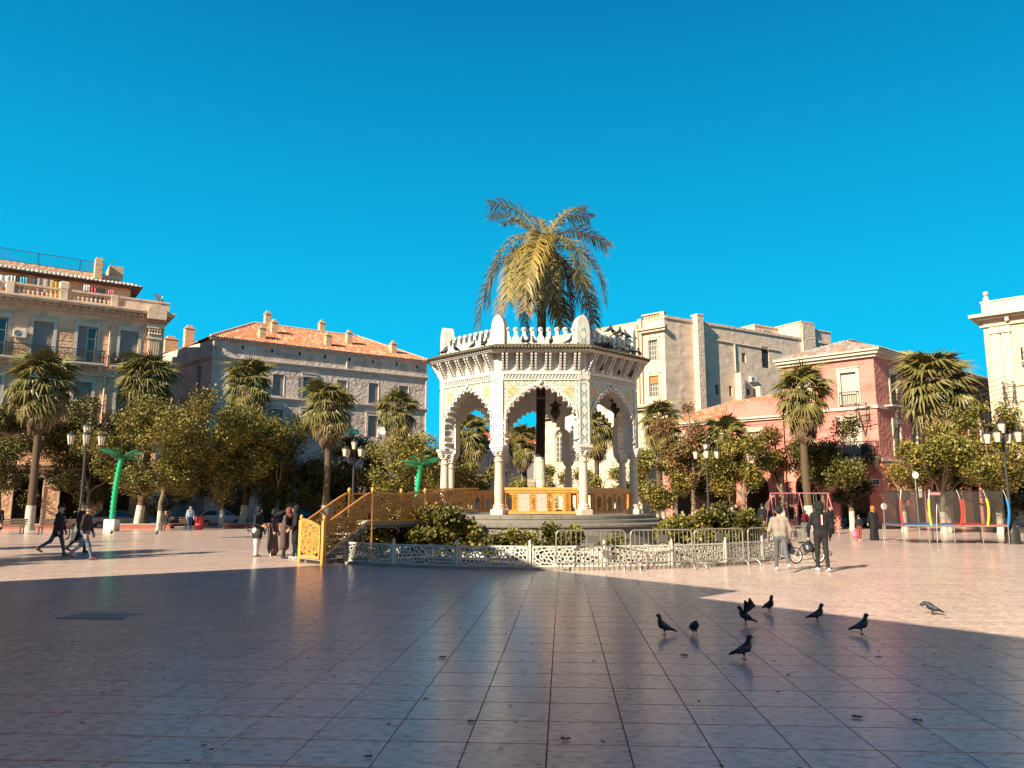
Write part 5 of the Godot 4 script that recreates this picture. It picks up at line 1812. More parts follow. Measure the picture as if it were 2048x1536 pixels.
func frond(L: float, el0: float, bend: float, c: Color, seed: int, dens := 92) -> Mesh:
	# feather frond: runs along +z from the origin, bends downwards
	var r := RandomNumberGenerator.new()
	r.seed = seed
	var g := G.new()
	var ps := []; var rs := []
	var p := Vector3.ZERO
	var n := 16
	for k in n + 1:
		var f := float(k) / n
		ps.append(p); rs.append(lerpf(.034, .006, f))
		var e := deg_to_rad(maxf(el0 - bend * pow(f, 1.25 if el0 > 70 else .72), -88))
		p += Vector3(0, sin(e), cos(e)) * L / n
	g.col = Color(.30, .22, .07)
	g.tube(ps, rs, 5, false)
	for k in dens:
		var f := .12 + .88 * (k + .5) / dens
		var i := int(f * n)
		var q: Vector3 = ps[min(i, n)].lerp(ps[min(i + 1, n)], f * n - i)
		var tan: Vector3 = (ps[min(i + 1, n)] - ps[max(i - 1, 0)]).normalized()
		var side := Vector3.RIGHT
		var up := tan.cross(side) * -1.0
		if up.y < 0: up = -up
		var ll := L * .185 * (sin(PI * clampf(.15 + f * .72, 0, 1)) * .8 + .3)
		for s in [-1, 1]:
			var v := r.randf_range(.6, 1.35)
			g.col = Color(c.r * v, c.g * v, c.b * v * r.randf_range(.8, 1.2))
			var dir: Vector3 = (side * s * r.randf_range(.65, 1.0) + tan * r.randf_range(.5, .95) + up * r.randf_range(-.25, .45)).normalized()
			var w := tan.cross(dir).cross(dir).normalized() * .017
			var mid := q + dir * ll * .55 + Vector3(0, -.03, 0)
			var tip := q + dir * ll + Vector3(0, -ll * r.randf_range(.22, .5), 0)
			g.quad(q - w * .7, q + w * .7, mid + w, mid - w)
			g.tri(mid - w, mid + w, tip)
	return g.mesh()

func vegetation():
	cache["cluster"] = leaf_cluster(.155, 16, .44, 2)
	cache["shrub"] = leaf_cluster(.085, 10, .16, 6)
	cache["fan0"] = fan_leaf(Color(.170, .138, .034), 1); cache["fan1"] = fan_leaf(Color(.150, .118, .030), 2); cache["fan2"] = fan_leaf(Color(.200, .140, .045), 3)
	cache["dead0"] = fan_leaf(Color(.20, .125, .065), 4, true); cache["dead1"] = fan_leaf(Color(.12, .07, .038), 5, true)
	# tall feather palm growing through the bandstand roof
	var P := thing("feather_palm", "tall feather palm growing up through the bandstand roof", "palm tree", GC + Vector3(0.12, 1.37, .15))
	var g := G.new()
	g.tube([Vector3(0, 0, 0), Vector3(.0, .15, 0), Vector3(.0, 1.1, 0), Vector3(-.02, 2.15, 0)], [.24, .2, .19, .185], 14)
	part(g, "limewashed_base", "limewash", P)
	var ps := []; var rs := []
	for k in 34: ps.append(Vector3(-.02 + .0035 * k, 2.14 + k * .245, 0)); rs.append((.185 if k % 2 else .175) * (1.0 if k < 26 else 1.0 + (k - 26) * .05))
	g = G.new()
	g.tube(ps, rs, 12)
	part(g, "trunk", "darktrunk", P)
	g = G.new(); g.ball(Vector3(.1, 10.2, 0), .3, 10, 1.5)
	var crown := part(g, "crown", "darktrunk", P)
	var r := RandomNumberGenerator.new(); r.seed = 77
	# [azimuth (0 right, 90 away, 180 left, 270 towards viewer), start elevation, bend, length]
	var fl := [[172, 82, 88, 3.7], [160, 74, 92, 3.3], [18, 76, 92, 3.9], [8, 66, 100, 3.6], [30, 80, 80, 3.2], [150, 78, 95, 2.9], [100, 80, 70, 2.8], [190, 60, 165, 3.9], [170, 38, 128, 4.4], [345, 55, 150, 4.2], [300, 62, 160, 3.8], [215, 40, 132, 4.4], [255, 44, 138, 4.3], [270, 52, 150, 4.0], [120, 62, 145, 3.9], [45, 38, 128, 4.3], [265, 12, 102, 4.0], [215, 10, 100, 4.0], [10, 8, 98, 4.0], [205, 66, 170, 3.6], [0, 20, 120, 3.5], [74, 30, 120, 3.7], [148, 20, 120, 3.6], [222, 30, 120, 3.5], [296, 20, 120, 3.7], [370, 30, 120, 3.6], [444, 20, 120, 3.5], [255, 45, 135, 3.3], [275, 38, 128, 3.5], [295, 42, 132, 3.4]]
	for k in fl.size():
		var q: Array = fl[k]
		var c: Color = [Color(.20, .145, .032), Color(.24, .175, .038), Color(.16, .12, .036), Color(.26, .17, .036), Color(.18, .145, .06)][k % 5]
		if q[1] < 15: c = Color(.22, .125, .035)
		var o := part(frond(q[3], q[1], q[2], c, 100 + k), "frond", "frond", crown)
		o.transform = Transform3D(Basis(Vector3.UP, deg_to_rad(q[0] + 90 + r.randf_range(-14, 14))) * Basis(Vector3.FORWARD, r.randf_range(-.35, .35)) * Basis.from_scale(Vector3(1.05, 1.06 if q[1] > 72 else 1.2, (.5 if k >= 20 else .92) * (.85 if cos(deg_to_rad(q[0])) < -.2 else 1.0) if q[1] < 72 else .9) * r.randf_range(.88, 1.14)), Vector3(.1, 10.15 + r.randf_range(-.15, .2), 0))
	var trees := [
		[-35.6, -54.0, 5.98, 2.81, 3.16, 0],
		[-37.3, -62.0, 3.41, 2.62, 2.22, 3],
		[-31.6, -58.0, 5.73, 2.83, 3.58, 0],
		[-23.9, -53.0, 5.90, 3.86, 3.62, 1],
		[-21.2, -57.0, 5.48, 3.26, 4.00, 1],
		[-18.1, -60.0, 5.67, 3.31, 3.59, 0],
		[-12.4, -62.0, 3.81, 2.01, 3.02, 3],
		[-7.7, -56.0, 4.33, 2.69, 2.91, 1],
		[-3.6, -60.0, 3.4, 2.5, 1.7, 1],
		[1.8, -60.0, 3.3, 2.7, 1.5, 1],
		[7.4, -60.0, 3.5, 2.6, 1.7, 1],
		[9.8, -52.0, 3.64, 1.62, 2.09, 1],
		[12.6, -54.0, 5.28, 2.04, 2.88, 2],
		[15.5, -52.0, 4.48, 2.09, 2.64, 1],
		[18.4, -53.0, 4.70, 1.45, 2.48, 4],
		[21.1, -53.0, 4.87, 2.27, 2.93, 0],
		[25.1, -50.0, 3.57, 1.17, 1.36, 4],
		[25.4, -46.0, 4.31, 2.33, 2.33, 1],
		[28.1, -45.0, 4.69, 2.49, 2.78, 1]
	]
	var lab := ["leafy tree at the left picture edge in front of the ochre house", "low dark tree in front of the ochre house arcade", "leafy tree behind the four-lantern lamp post at left", "large sunlit olive tree behind the green plastic palm at left", "sunlit tree in front of the left corner of the grey house", "dark leafy tree in front of the grey house middle", "small dark tree beside the lamp post by the stairs", "sunlit rounded tree behind the footbridge", "green tree seen through the left bandstand arch", "green tree seen through the middle bandstand arch", "green tree seen through the right bandstand arch", "small green tree just right of the bandstand", "brownish leafy tree left of the right lamp post", "green tree behind the swings, below the short fan palm", "rusty brown leafed tree above the swing frame", "dark green tree in front of the pink house arcade", "orange brown sapling beside the pink corner house", "green tree behind the trampoline", "broad tree with yellowing leaves at the right picture edge"]
	for k in trees.size():
		var q: Array = trees[k]
		tree(q[0], q[1], q[2], q[3] * 1.22, q[4] * 1.12, q[5], lab[k], 200 + k)
	for q in [[-33.6, -61.5, 3.0, 2.4, 2.2, "low dark tree added as shade between the ochre house piers and the lamp"], [-27.5, -62.5, 3.2, 2.6, 2.4, "dark tree added as shade over the right end of the ochre arcade"], [-15.3, -62.5, 3.3, 2.4, 2.5, "dark tree added as shade before the grey house arches, left of the skirted palm"], [-10.5, -63.5, 3.0, 2.3, 2.2, "low dark tree added as shade behind the footbridge steps"], [-5.6, -64.5, 3.6, 2.4, 2.6, "dark tree added as shade filling the gap left of the bandstand"], [14.0, -57.5, 3.0, 1.9, 1.9, "low dark tree added as shade before the pink wing arches"], [23.3, -53.5, 3.4, 1.6, 2.0, "dark tree added as shade left of the pink corner arch"], [31.0, -50.0, 3.4, 2.2, 2.3, "dark tree added as shade behind the trampoline and right lamp"]]:
		tree(q[0], q[1], q[2], q[3] * 1.2, q[4] * 1.15, 3, q[5], 260 + int(q[0]))  # dark trees added to stand in for deep shade along the arcades
	tree(-21.5, -20.5, 5.5, 2.6, 2.3, 0, "leafy tree outside the left picture edge casting long shadows", 300)
	tree(-21.0, -17.0, 5.0, 2.4, 2.0, 0, "third leafy tree outside the left picture edge casting shadows", 302)
	tree(-26.5, -25.5, 5.2, 2.2, 2.2, 0, "second leafy tree outside the left picture edge casting shadows", 301)
	var palms := [[-32.1, -52.0, 9.93], [-26.8, -56.0, 10.74], [-20.7, -60.0, 11.19], [-14.0, -58.0, 9.22], [-9.0, -60.0, 9.08], [11.6, -60.0, 8.02], [15.4, -55.0, 6.24], [19.1, -50.0, 8.95], [26.7, -48.0, 9.30], [-3.9, -72.0, 8.33], [1.0, -74.0, 7.69], [8.0, -74.0, 9.24]]
	var pl := ["shaggy fan palm in front of the ochre house at far left", "fan palm at the corner of the ochre house", "fan palm in front of the grey house left part", "fan palm with brown skirt before the grey house middle", "fan palm before the right end of the grey house", "fan palm just right of the bandstand", "short fan palm behind the right lamp post", "tall fan palm with bare pale trunk before the pink house", "bushy fan palm with thick straw skirt at the pink house corner", "distant fan palm seen through the left bandstand arch", "distant fan palm seen through the middle bandstand arch", "distant fan palm seen through the right bandstand arch"]
	var sk := [56, 36, 34, 50, 36, 34, 8, 24, 60, 16, 16, 16]
	var scs := [1.45, 1.35, 1.38, 1.38, 1.35, 1.3, 1.45, 1.42, 1.6, 1.5, 1.4, 1.5]
	for k in palms.size(): fan_palm(palms[k][0], palms[k][1], palms[k][2], scs[k] * .88, pl[k], 400 + k, sk[k], 84)
	# shrubs in the garden
	var sh := [[-3.3, -25.4, .95, 1.35, 8], [-2.4, -24.9, .95, 1.35, 8], [-1.7, -24.7, .55, 1.0, 5], [-.4, -23.2, .32, .95, 4], [.3, -23.0, .32, .8, 4], [1.25, -22.9, .4, 1.0, 4], [1.8, -22.7, .3, 1.0, 3], [-4.1, -25.0, .5, .8, 4], [5.4, -24.4, .75, 1.15, 6], [6.7, -24.9, .85, 1.45, 7], [7.4, -25.4, .7, 1.15, 5], [2.9, -22.8, .35, .7, 3], [8.2, -27.5, .7, .9, 5], [8.6, -31, .8, .9, 5], [-6.3, -28.6, .8, 1.0, 5]]
	var sl := ["big dense shrub under the footbridge", "big dense shrub before the bandstand base", "rounded shrub below the left bandstand column", "thin upright shrub before the base, left of the front arch", "thin low shrub below the front column", "upright shrub below the golden balustrade", "slender shrub behind the first barrier", "low shrub beside the steps", "leafy shrub behind the third barrier", "tallest shrub in the right part of the garden", "leafy shrub at the right end of the garden", "small sparse shrub behind the second barrier", "shrub in the right back of the garden", "far shrub at the back right of the garden", "shrub left of the bandstand behind the steps"]
	for k in sh.size():
		var q: Array = sh[k]
		var rr := RandomNumberGenerator.new(); rr.seed = 600 + k
		var t := thing("shrub", sl[k], "shrub", Vector3(q[0], .05, q[1]), 0, "shrubs in the bandstand garden")
		var lumps := []
		g = G.new()
		for j in q[4] * 2:
			var p := Vector3(rr.randf_range(-1, 1) * q[2], rr.randf_range(.25, 1.0) * q[3], rr.randf_range(-1, 1) * q[2] * .7)
			p.x *= 1.0 - .35 * absf(p.y / q[3] - .45)
			lumps.append([p, rr.randf_range(.17, .3) * (1.0 if q[2] > .5 else .55)])
			branchy(g, Vector3(p.x * .2, 0, p.z * .2), p, .016, .006, rr, 4)
		part(g, "stems", "bark", t)
		foliage(t, cache.shrub, lumps, int(q[4] * (80 if q[2] > .5 else 34)), PAL[[1, 0, 1, 0][k % 4]], "shrubleaf", rr, "foliage", .8, 1.4)

# ---------------------------------------------------------------- street furniture and vehicles
func barrier_proto() -> Node3D:
	var t := thing("crowd_barrier", "x", "barrier")
	var g := G.new()
	var W := .93; var H := 1.05; var lo := .2; var cr := .13
	var ps := []
	var arc := func(cx: float, cy: float, a0: float, a1: float):
		for k in 6:
			var a := deg_to_rad(lerpf(a0, a1, k / 5.0))
			ps.append(Vector3(cx + cos(a) * cr, cy + sin(a) * cr, 0))
	ps.append(Vector3(-W, lo, 0)); arc.call(-W + cr, H - cr, 180, 90); arc.call(W - cr, H - cr, 90, 0); ps.append(Vector3(W, lo, 0))
	g.tube(ps, .02, 7)
	g.tube([Vector3(-W, lo + .01, 0), Vector3(W, lo + .01, 0)], .018, 6)
	part(g, "frame", "steel", t)
	g = G.new()
	g.tube([Vector3(0, lo, 0), Vector3(0, H - .015, 0)], .0085, 5)
	var bm := g.mesh()
	for k in 13: part(bm, "bar", "steel", t, Vector3(-W + (k + 1) * 2 * W / 14, 0, 0))
	g = G.new()
	ps = []
	for k in 9:
		var a := PI * k / 8
		ps.append(Vector3(0, .02 + sin(a) * .19, cos(a) * .3))
	g.tube(ps, .016, 6)
	var fm := g.mesh()
	for x in [-W + .12, W - .12]: part(fm, "foot", "steel", t, Vector3(x, 0, 0))
	g = G.new()
	g.cbox(Vector3(.05, .82, 0), Vector3(.3, .2, .03), .008)
	part(g, "plate", "darksteel", t)
	return t

func lamp_proto(arms: int) -> Node3D:
	var t := thing("street_lamp", "x", "street lamp")
	var g := G.new()
	g.lathe([Vector2(.34, 0), Vector2(.34, .1), Vector2(.3, .14), Vector2(.3, .5), Vector2(.26, .6), Vector2(.17, .8), Vector2(.15, .95)], 8)
	part(g, "base", "iron", t)
	g = G.new()
	g.lathe([Vector2(.11, .95), Vector2(.085, 1.4), Vector2(.11, 1.45), Vector2(.11, 1.52), Vector2(.075, 1.56), Vector2(.065, 2.5), Vector2(.09, 2.55), Vector2(.09, 2.62), Vector2(.062, 2.66), Vector2(.05, 4.3), Vector2(.09, 4.36), Vector2(.05, 4.42), Vector2(.04, 4.75)], 10)
	part(g, "pole", "iron", t)
	var cap := G.new()
	cap.lathe([Vector2(.25, .5), Vector2(.24, .53), Vector2(.17, .6), Vector2(.06, .66), Vector2(.05, .7), Vector2(.0, .76)], 8)
	cap.lathe([Vector2(.0, -.12), Vector2(.05, -.06), Vector2(.1, -.02), Vector2(.15, 0.0)], 8)
	for k in 8:
		var a := TAU * k / 8
		cap.beam(Vector3(sin(a) * .145, 0, cos(a) * .145), Vector3(sin(a) * .225, .5, cos(a) * .225), .014, .014)
	var gl := G.new()
	gl.lathe([Vector2(.135, .01), Vector2(.215, .5)], 8)
	var cm := cap.mesh(); var gm := gl.mesh()
	var spots := [Vector3(0, 4.85, 0)]
	for k in arms:
		var a := TAU * k / arms + .5
		spots.append(Vector3(sin(a) * .62, 4.42, cos(a) * .62))
		g = G.new()
		var ps := []
		for j in 9:
			var f := j / 8.0
			ps.append(Vector3(sin(a) * (.05 + .57 * f), 4.1 - .14 * sin(PI * f) + .24 * f * f, cos(a) * (.05 + .57 * f)))
		g.tube(ps, .02, 6)
		part(g, "arm", "iron", t)
	for p in spots:
		var l := part(cm, "lantern", "iron", t, p)
		l.scale = Vector3.ONE * .86
		part(gm, "glass", "lampglass", l)
	return t

func plastic_palm(at: Vector3, label: String, seed: int):
	var t := thing("plastic_palm", label, "artificial palm", at, 0, "green plastic palms")
	var r := RandomNumberGenerator.new(); r.seed = seed
	var g := G.new()
	g.cbox(Vector3(0, .38, 0), Vector3(.72, .76, .72), .03)
	part(g, "plinth", "whitewall", t)
	g = G.new()
	for k in 13:
		var f := k / 13.0
		var o := Vector3(.32 * f * f, .76 + f * 3.9, 0)
		g.lathe([Vector2(.14, 0), Vector2(.2, .27), Vector2(.12, .3)], 8, o, 1, 1, .4 * (k % 2))
	part(g, "trunk", "plasticgreen", t)
	for k in 12:
		var az := TAU * k / 12 + r.randf_range(-.2, .2)
		var el := r.randf_range(.1, 1.0)
		g = G.new()
		var ps := []
		for j in 9:
			var f := j / 8.0
			ps.append(Vector3(0, sin(el) * 1.5 * f - .55 * f * f, cos(el * .6) * 1.5 * f))
		g.tube(ps, [.025, .022, .02, .018, .015, .012, .01, .008, .005], 5)
		for j in 15:
			var f := .15 + .85 * j / 15.0
			var p: Vector3 = ps[int(f * 8)].lerp(ps[min(int(f * 8) + 1, 8)], f * 8 - int(f * 8))
			for s in [-1, 1]:
				var l := .32 * sin(PI * (.2 + .75 * f))
				g.quad(p, p + Vector3(0, 0, .05), p + Vector3(s * l * .8, -l * .45, l * .6 + .03), p + Vector3(s * l * .8, -l * .45, l * .6))
		var o := part(g, "frond", "plasticgreen2", t, Vector3(.32, 4.68, 0))
		o.rotation.y = az

func bench(at: Vector3, turn: float, label: String):
	var t := thing("bench", label, "bench", at, turn, "benches along the edge of the square")
	for k in 4:
		var g := G.new(); g.cbox(Vector3(0, .44, -.2 + k * .12), Vector3(1.9, .035, .1), .008)
		part(g, "slat", "wood", t)
	for k in 3:
		var g := G.new(); g.cbox(Vector3(0, .56 + k * .13, -.28 - k * .03), Vector3(1.9, .1, .03), .008)
		part(g, "back_slat", "wood", t)
	for s in [-.8, .8]:
		var g := G.new()
		g.beam(Vector3(s, 0, .16), Vector3(s, .42, .16), .05, .05); g.beam(Vector3(s, 0, -.24), Vector3(s, .88, -.36), .05, .05); g.beam(Vector3(s, .41, .2), Vector3(s, .41, -.3), .05, .04)
		part(g, "leg", "iron", t)

func car(at: Vector3, turn: float, paint: String, label: String):
	# local x: length (front +x)
	var t := thing("parked_car", label, "car", at, turn, "cars parked beyond the square")
	var prof := [[-2.05, .45, .72, .80, 0.], [-2.0, .32, .95, .84, 0.], [-1.6, .24, 1.0, .86, .35], [-.9, .22, 1.0, .87, .47], [.1, .22, .98, .87, .47], [.75, .22, .95, .87, .3], [1.2, .24, .9, .86, 0.], [1.85, .28, .8, .82, 0.], [2.05, .4, .66, .7, 0.]]
	var g := G.new(); var cab := G.new()
	var ring := func(q: Array) -> Array:
		return [Vector3(q[0], q[1], q[3] * .92), Vector3(q[0], q[1] + .18, q[3]), Vector3(q[0], q[2] - .1, q[3] * .99), Vector3(q[0], q[2], q[3] * .9), Vector3(q[0], q[2], -q[3] * .9), Vector3(q[0], q[2] - .1, -q[3] * .99), Vector3(q[0], q[1] + .18, -q[3]), Vector3(q[0], q[1], -q[3] * .92)]
	for k in prof.size() - 1:
		var a: Array = ring.call(prof[k]); var b: Array = ring.call(prof[k + 1])
		for j in 8: g.quad(a[j], b[j], b[(j + 1) % 8], a[(j + 1) % 8])
	for e in [0, prof.size() - 1]:
		var a: Array = ring.call(prof[e])
		for j in range(1, 7): 
			if e == 0: g.tri(a[0], a[j], a[j + 1])
			else: g.tri(a[0], a[j + 1], a[j])
	part(g, "body", paint, t)
	# cabin: roof panel and glass band
	var lo := [Vector2(-1.75, .98), Vector2(1.15, .9)]
	g = G.new()
	g.hexa([Vector3(-1.82, .96, .78), Vector3(1.2, .9, .78), Vector3(1.2, .9, -.78), Vector3(-1.82, .96, -.78), Vector3(-1.25, 1.38, .62), Vector3(.45, 1.4, .62), Vector3(.45, 1.4, -.62), Vector3(-1.25, 1.38, -.62)])
	part(g, "glass", "glass", t)
	g = G.new()
	g.hexa([Vector3(-1.32, 1.375, .64), Vector3(.5, 1.395, .64), Vector3(.5, 1.395, -.64), Vector3(-1.32, 1.375, -.64), Vector3(-1.1, 1.45, .55), Vector3(.3, 1.46, .55), Vector3(.3, 1.46, -.55), Vector3(-1.1, 1.45, -.55)])
	part(g, "roof", paint, t)
	for s in [-1, 1]:
		for q in [[1.2, .9, .45, 1.4], [-.35, .95, -.35, 1.4], [-1.82, .96, -1.25, 1.38]]:
			g = G.new(); g.beam(Vector3(q[0], q[1], s * .79), Vector3(q[2], q[3], s * .63), .08, .05)
			part(g, "pillar", paint, t)
		for x in [-1.3, 1.3]:
			g = G.new()
			g.xf = Transform3D(Basis(Vector3.RIGHT, PI / 2), Vector3(x, .31, s * .8))
			g.lathe([Vector2(.2, -.1), Vector2(.29, -.1), Vector2(.31, -.06), Vector2(.31, .06), Vector2(.29, .1), Vector2(.2, .1)], 18)
			var w := part(g, "tyre", "rubber", t)
			g = G.new()
			g.xf = Transform3D(Basis(Vector3.RIGHT, PI / 2), Vector3(x, .31, s * .8))
			g.lathe([Vector2(0, -.07), Vector2(.2, -.09)], 14); g.lathe([Vector2(.2, .09), Vector2(0, .07)], 14)
			part(g, "rim", "rim", w)
		g = G.new(); g.cbox(Vector3(1.93, .66, s * .56), Vector3(.16, .14, .3), .03)
		part(g, "headlight", "plate", t)
		g = G.new(); g.cbox(Vector3(-2.0, .8, s * .66), Vector3(.12, .2, .22), .03)
		part(g, "tail_light", "taillight", t)
	g = G.new(); g.cbox(Vector3(-2.06, .62, 0), Vector3(.04, .12, .5), .005)
	part(g, "number_plate", "plate", t)

func swing_set():
	var t := thing("swing_set", "pink metal swing frame with hanging seats in front of the trees", "swing set", Vector3(17.0, 0, -46), 2)
	var W := 1.72; var H := 2.35
	var g := G.new()
	g.tube([Vector3(-W, H, 0), Vector3(W, H, 0)], .035, 8)
	part(g, "top_bar", "pinkpaint", t)
	for x in [-W, 0.0, W]:
		for s in [-1, 1]:
			g = G.new(); g.tube([Vector3(x, H, 0), Vector3(x + signf(x) * .12, 0, s * .9)], .03, 7)
			part(g, "leg", "pinkpaint", t)
	for x in [-1.25, -.55, .65, 1.2]:
		g = G.new()
		for s in [-.2, .2]: g.tube([Vector3(x + s, H, 0), Vector3(x + s, .55, .05)], .012, 5)
		g.cbox(Vector3(x, .52, .05), Vector3(.46, .05, .22), .01)
		for s in [-.2, .2]: g.tube([Vector3(x + s, .8, .05), Vector3(x + s, .8, -.15)], .012, 5)
		g.tube([Vector3(x - .2, .8, -.15), Vector3(x + .2, .8, -.15)], .012, 5)
		part(g, "swing_seat", "steel", t)

func trampoline():
	var t := thing("trampoline", "netted play trampoline with coloured padded poles near the right edge", "trampoline", Vector3(19.6, 0, -35.6), -8)
	var W := 2.15; var D := 1.35; var Y := .78; var H := 2.35
	var g := G.new()
	for q in [[Vector3(-W, Y, D), Vector3(W, Y, D)], [Vector3(W, Y, D), Vector3(W, Y, -D)], [Vector3(W, Y, -D), Vector3(-W, Y, -D)], [Vector3(-W, Y, -D), Vector3(-W, Y, D)]]: g.tube([q[0], q[1]], .04, 8)
	g.tube([Vector3(0, Y, D), Vector3(0, Y, -D)], .035, 8)
	part(g, "frame", "steel", t)
	for s in [-1, 1]:
		g = G.new(); g.bx(s * W * .5 - W * .44, s * W * .5 + W * .44, Y - .03, Y - .015, -D + .12, D - .12)
		part(g, "bed", "rubber", t)
		g = G.new()
		for z in [D - .06, -D + .06]: g.bx(s * W * .5 - W * .48, s * W * .5 + W * .48, Y + .035, Y + .06, z - .1, z + .1)
		part(g, "edge_pad", "blue" if s < 0 else "red", t)
	for q in [[-W, D], [-.05, D], [W, D], [-W, -D], [.05, -D], [W, -D], [-1.1, D], [1.1, D]]:
		g = G.new()
		g.tube([Vector3(q[0], Y, q[1]), Vector3(q[0], .06, q[1]), Vector3(q[0] + .02, .03, q[1] - signf(q[1]) * .1), Vector3(q[0] + .02, .03, q[1] - signf(q[1]) * .7)], .025, 7)
		part(g, "leg", "steel", t)
	var cols := ["red", "lime", "red", "yellow", "orange", "blue"]
	var spots := [Vector2(-W, D), Vector2(-W * .45, D), Vector2(.25, D), Vector2(W * .62, D), Vector2(W * .7, -D), Vector2(W, D)]
	for k in 6:
		var p: Vector2 = spots[k]
		var out := Vector3(signf(p.x), 0, signf(p.y)).normalized()
		var ps := []
		for j in 9:
			var f := j / 8.0
			ps.append(Vector3(p.x, Y + f * (H - Y), p.y) + out * (.16 * sin(PI * f * .9)) - out * .12 * f)
		g = G.new(); g.tube(ps, .02, 6)
		var po := part(g, "pole", "steel", t)
		g = G.new(); g.tube(ps.slice(0, 7), .055, 8)
		part(g, "foam_sleeve", cols[k], po)
	g = G.new()
	var cr := [Vector3(-W, 0, D), Vector3(W, 0, D), Vector3(W, 0, -D), Vector3(-W, 0, -D)]
	for k in 4:
		var a: Vector3 = cr[k] * .97; var b: Vector3 = cr[(k + 1) % 4] * .97
		g.quad(a + Vector3(0, Y, 0), b + Vector3(0, Y, 0), b + Vector3(0, H - .08, 0), a + Vector3(0, H - .08, 0))
	part(g, "net", "net", t)
	g = G.new()
	for k in 4: g.tube([cr[k] * .97 + Vector3(0, H - .06, 0), cr[(k + 1) % 4] * .97 + Vector3(0, H - .06, 0)], .012, 5)
	part(g, "top_cord", "iron", t)
	g = G.new()
	var hp := []
	for j in 13:
		var f := j / 12.0
		hp.append(Vector3(-.95 + .42 * f, .05 + sin(PI * f) * 1.7, D + .45 * (1 - f)))
	g.tube(hp, .018, 6)
	part(g, "ladder_hoop", "steel", t)
	g = G.new(); g.cbox(Vector3(-.7, 2.18, D * .97 + .02), Vector3(.42, .12, .02), .004)
	part(g, "net_label", "pinkpaint", t)

func round_sign(at: Vector3, turn: float, h: float, r: float, label: String):
	var t := thing("road_sign", label, "road sign", at, turn)
	var g := G.new(); g.tube([Vector3(0, 0, 0), Vector3(0, h + r * .7, 0)], .035, 8)
	part(g, "post", "steel", t)
	g = G.new()
	g.xf = Transform3D(Basis(Vector3.RIGHT, PI / 2), Vector3(0, h, .05))
	g.lathe([Vector2(0, -.012), Vector2(r, -.012), Vector2(r, .012), Vector2(0, .012)], 24)
	part(g, "disc", "plate", t)

func bicycle(at: Vector3, turn: float, label: String):
	var t := thing("bicycle", label, "bicycle", at, turn)
	for x in [-.42, .42]:
		var g := G.new()
		var ps := []
		for k in 21: ps.append(Vector3(x + cos(TAU * k / 20) * .22, .24 + sin(TAU * k / 20) * .22, 0))
		g.tube(ps, .022, 6, false)
		var w := part(g, "tyre", "rubber", t)
		g = G.new()
		ps = []
		for k in 21: ps.append(Vector3(x + cos(TAU * k / 20) * .19, .24 + sin(TAU * k / 20) * .19, 0))
		g.tube(ps, .014, 5, false)
		for k in 8: g.tube([Vector3(x, .24, 0), Vector3(x + cos(TAU * k / 8) * .19, .24 + sin(TAU * k / 8) * .19, 0)], .004, 3, false)
		part(g, "wheel", "plate", w)
	var g := G.new()
	for q in [[-.42, .24, -.15, .55], [-.15, .55, .28, .55], [-.15, .55, -.05, .26], [-.05, .26, .28, .52], [-.42, .24, -.05, .26], [.42, .24, .25, .72]]: g.tube([Vector3(q[0], q[1], 0), Vector3(q[2], q[3], 0)], .018, 6)
	part(g, "frame", "carblack", t)
	g = G.new(); g.tube([Vector3(.22, .74, -.24), Vector3(.27, .72, 0), Vector3(.22, .74, .24)], .014, 6)
	part(g, "handlebar", "steel", t)
	g = G.new(); g.cbox(Vector3(-.17, .61, 0), Vector3(.22, .05, .12), .02)
	part(g, "saddle", "rubber", t)
	g = G.new(); g.tube([Vector3(-.06, .18, .1), Vector3(-.05, .26, 0), Vector3(-.04, .34, -.1)], .012, 5)
	part(g, "pedals", "steel", t)

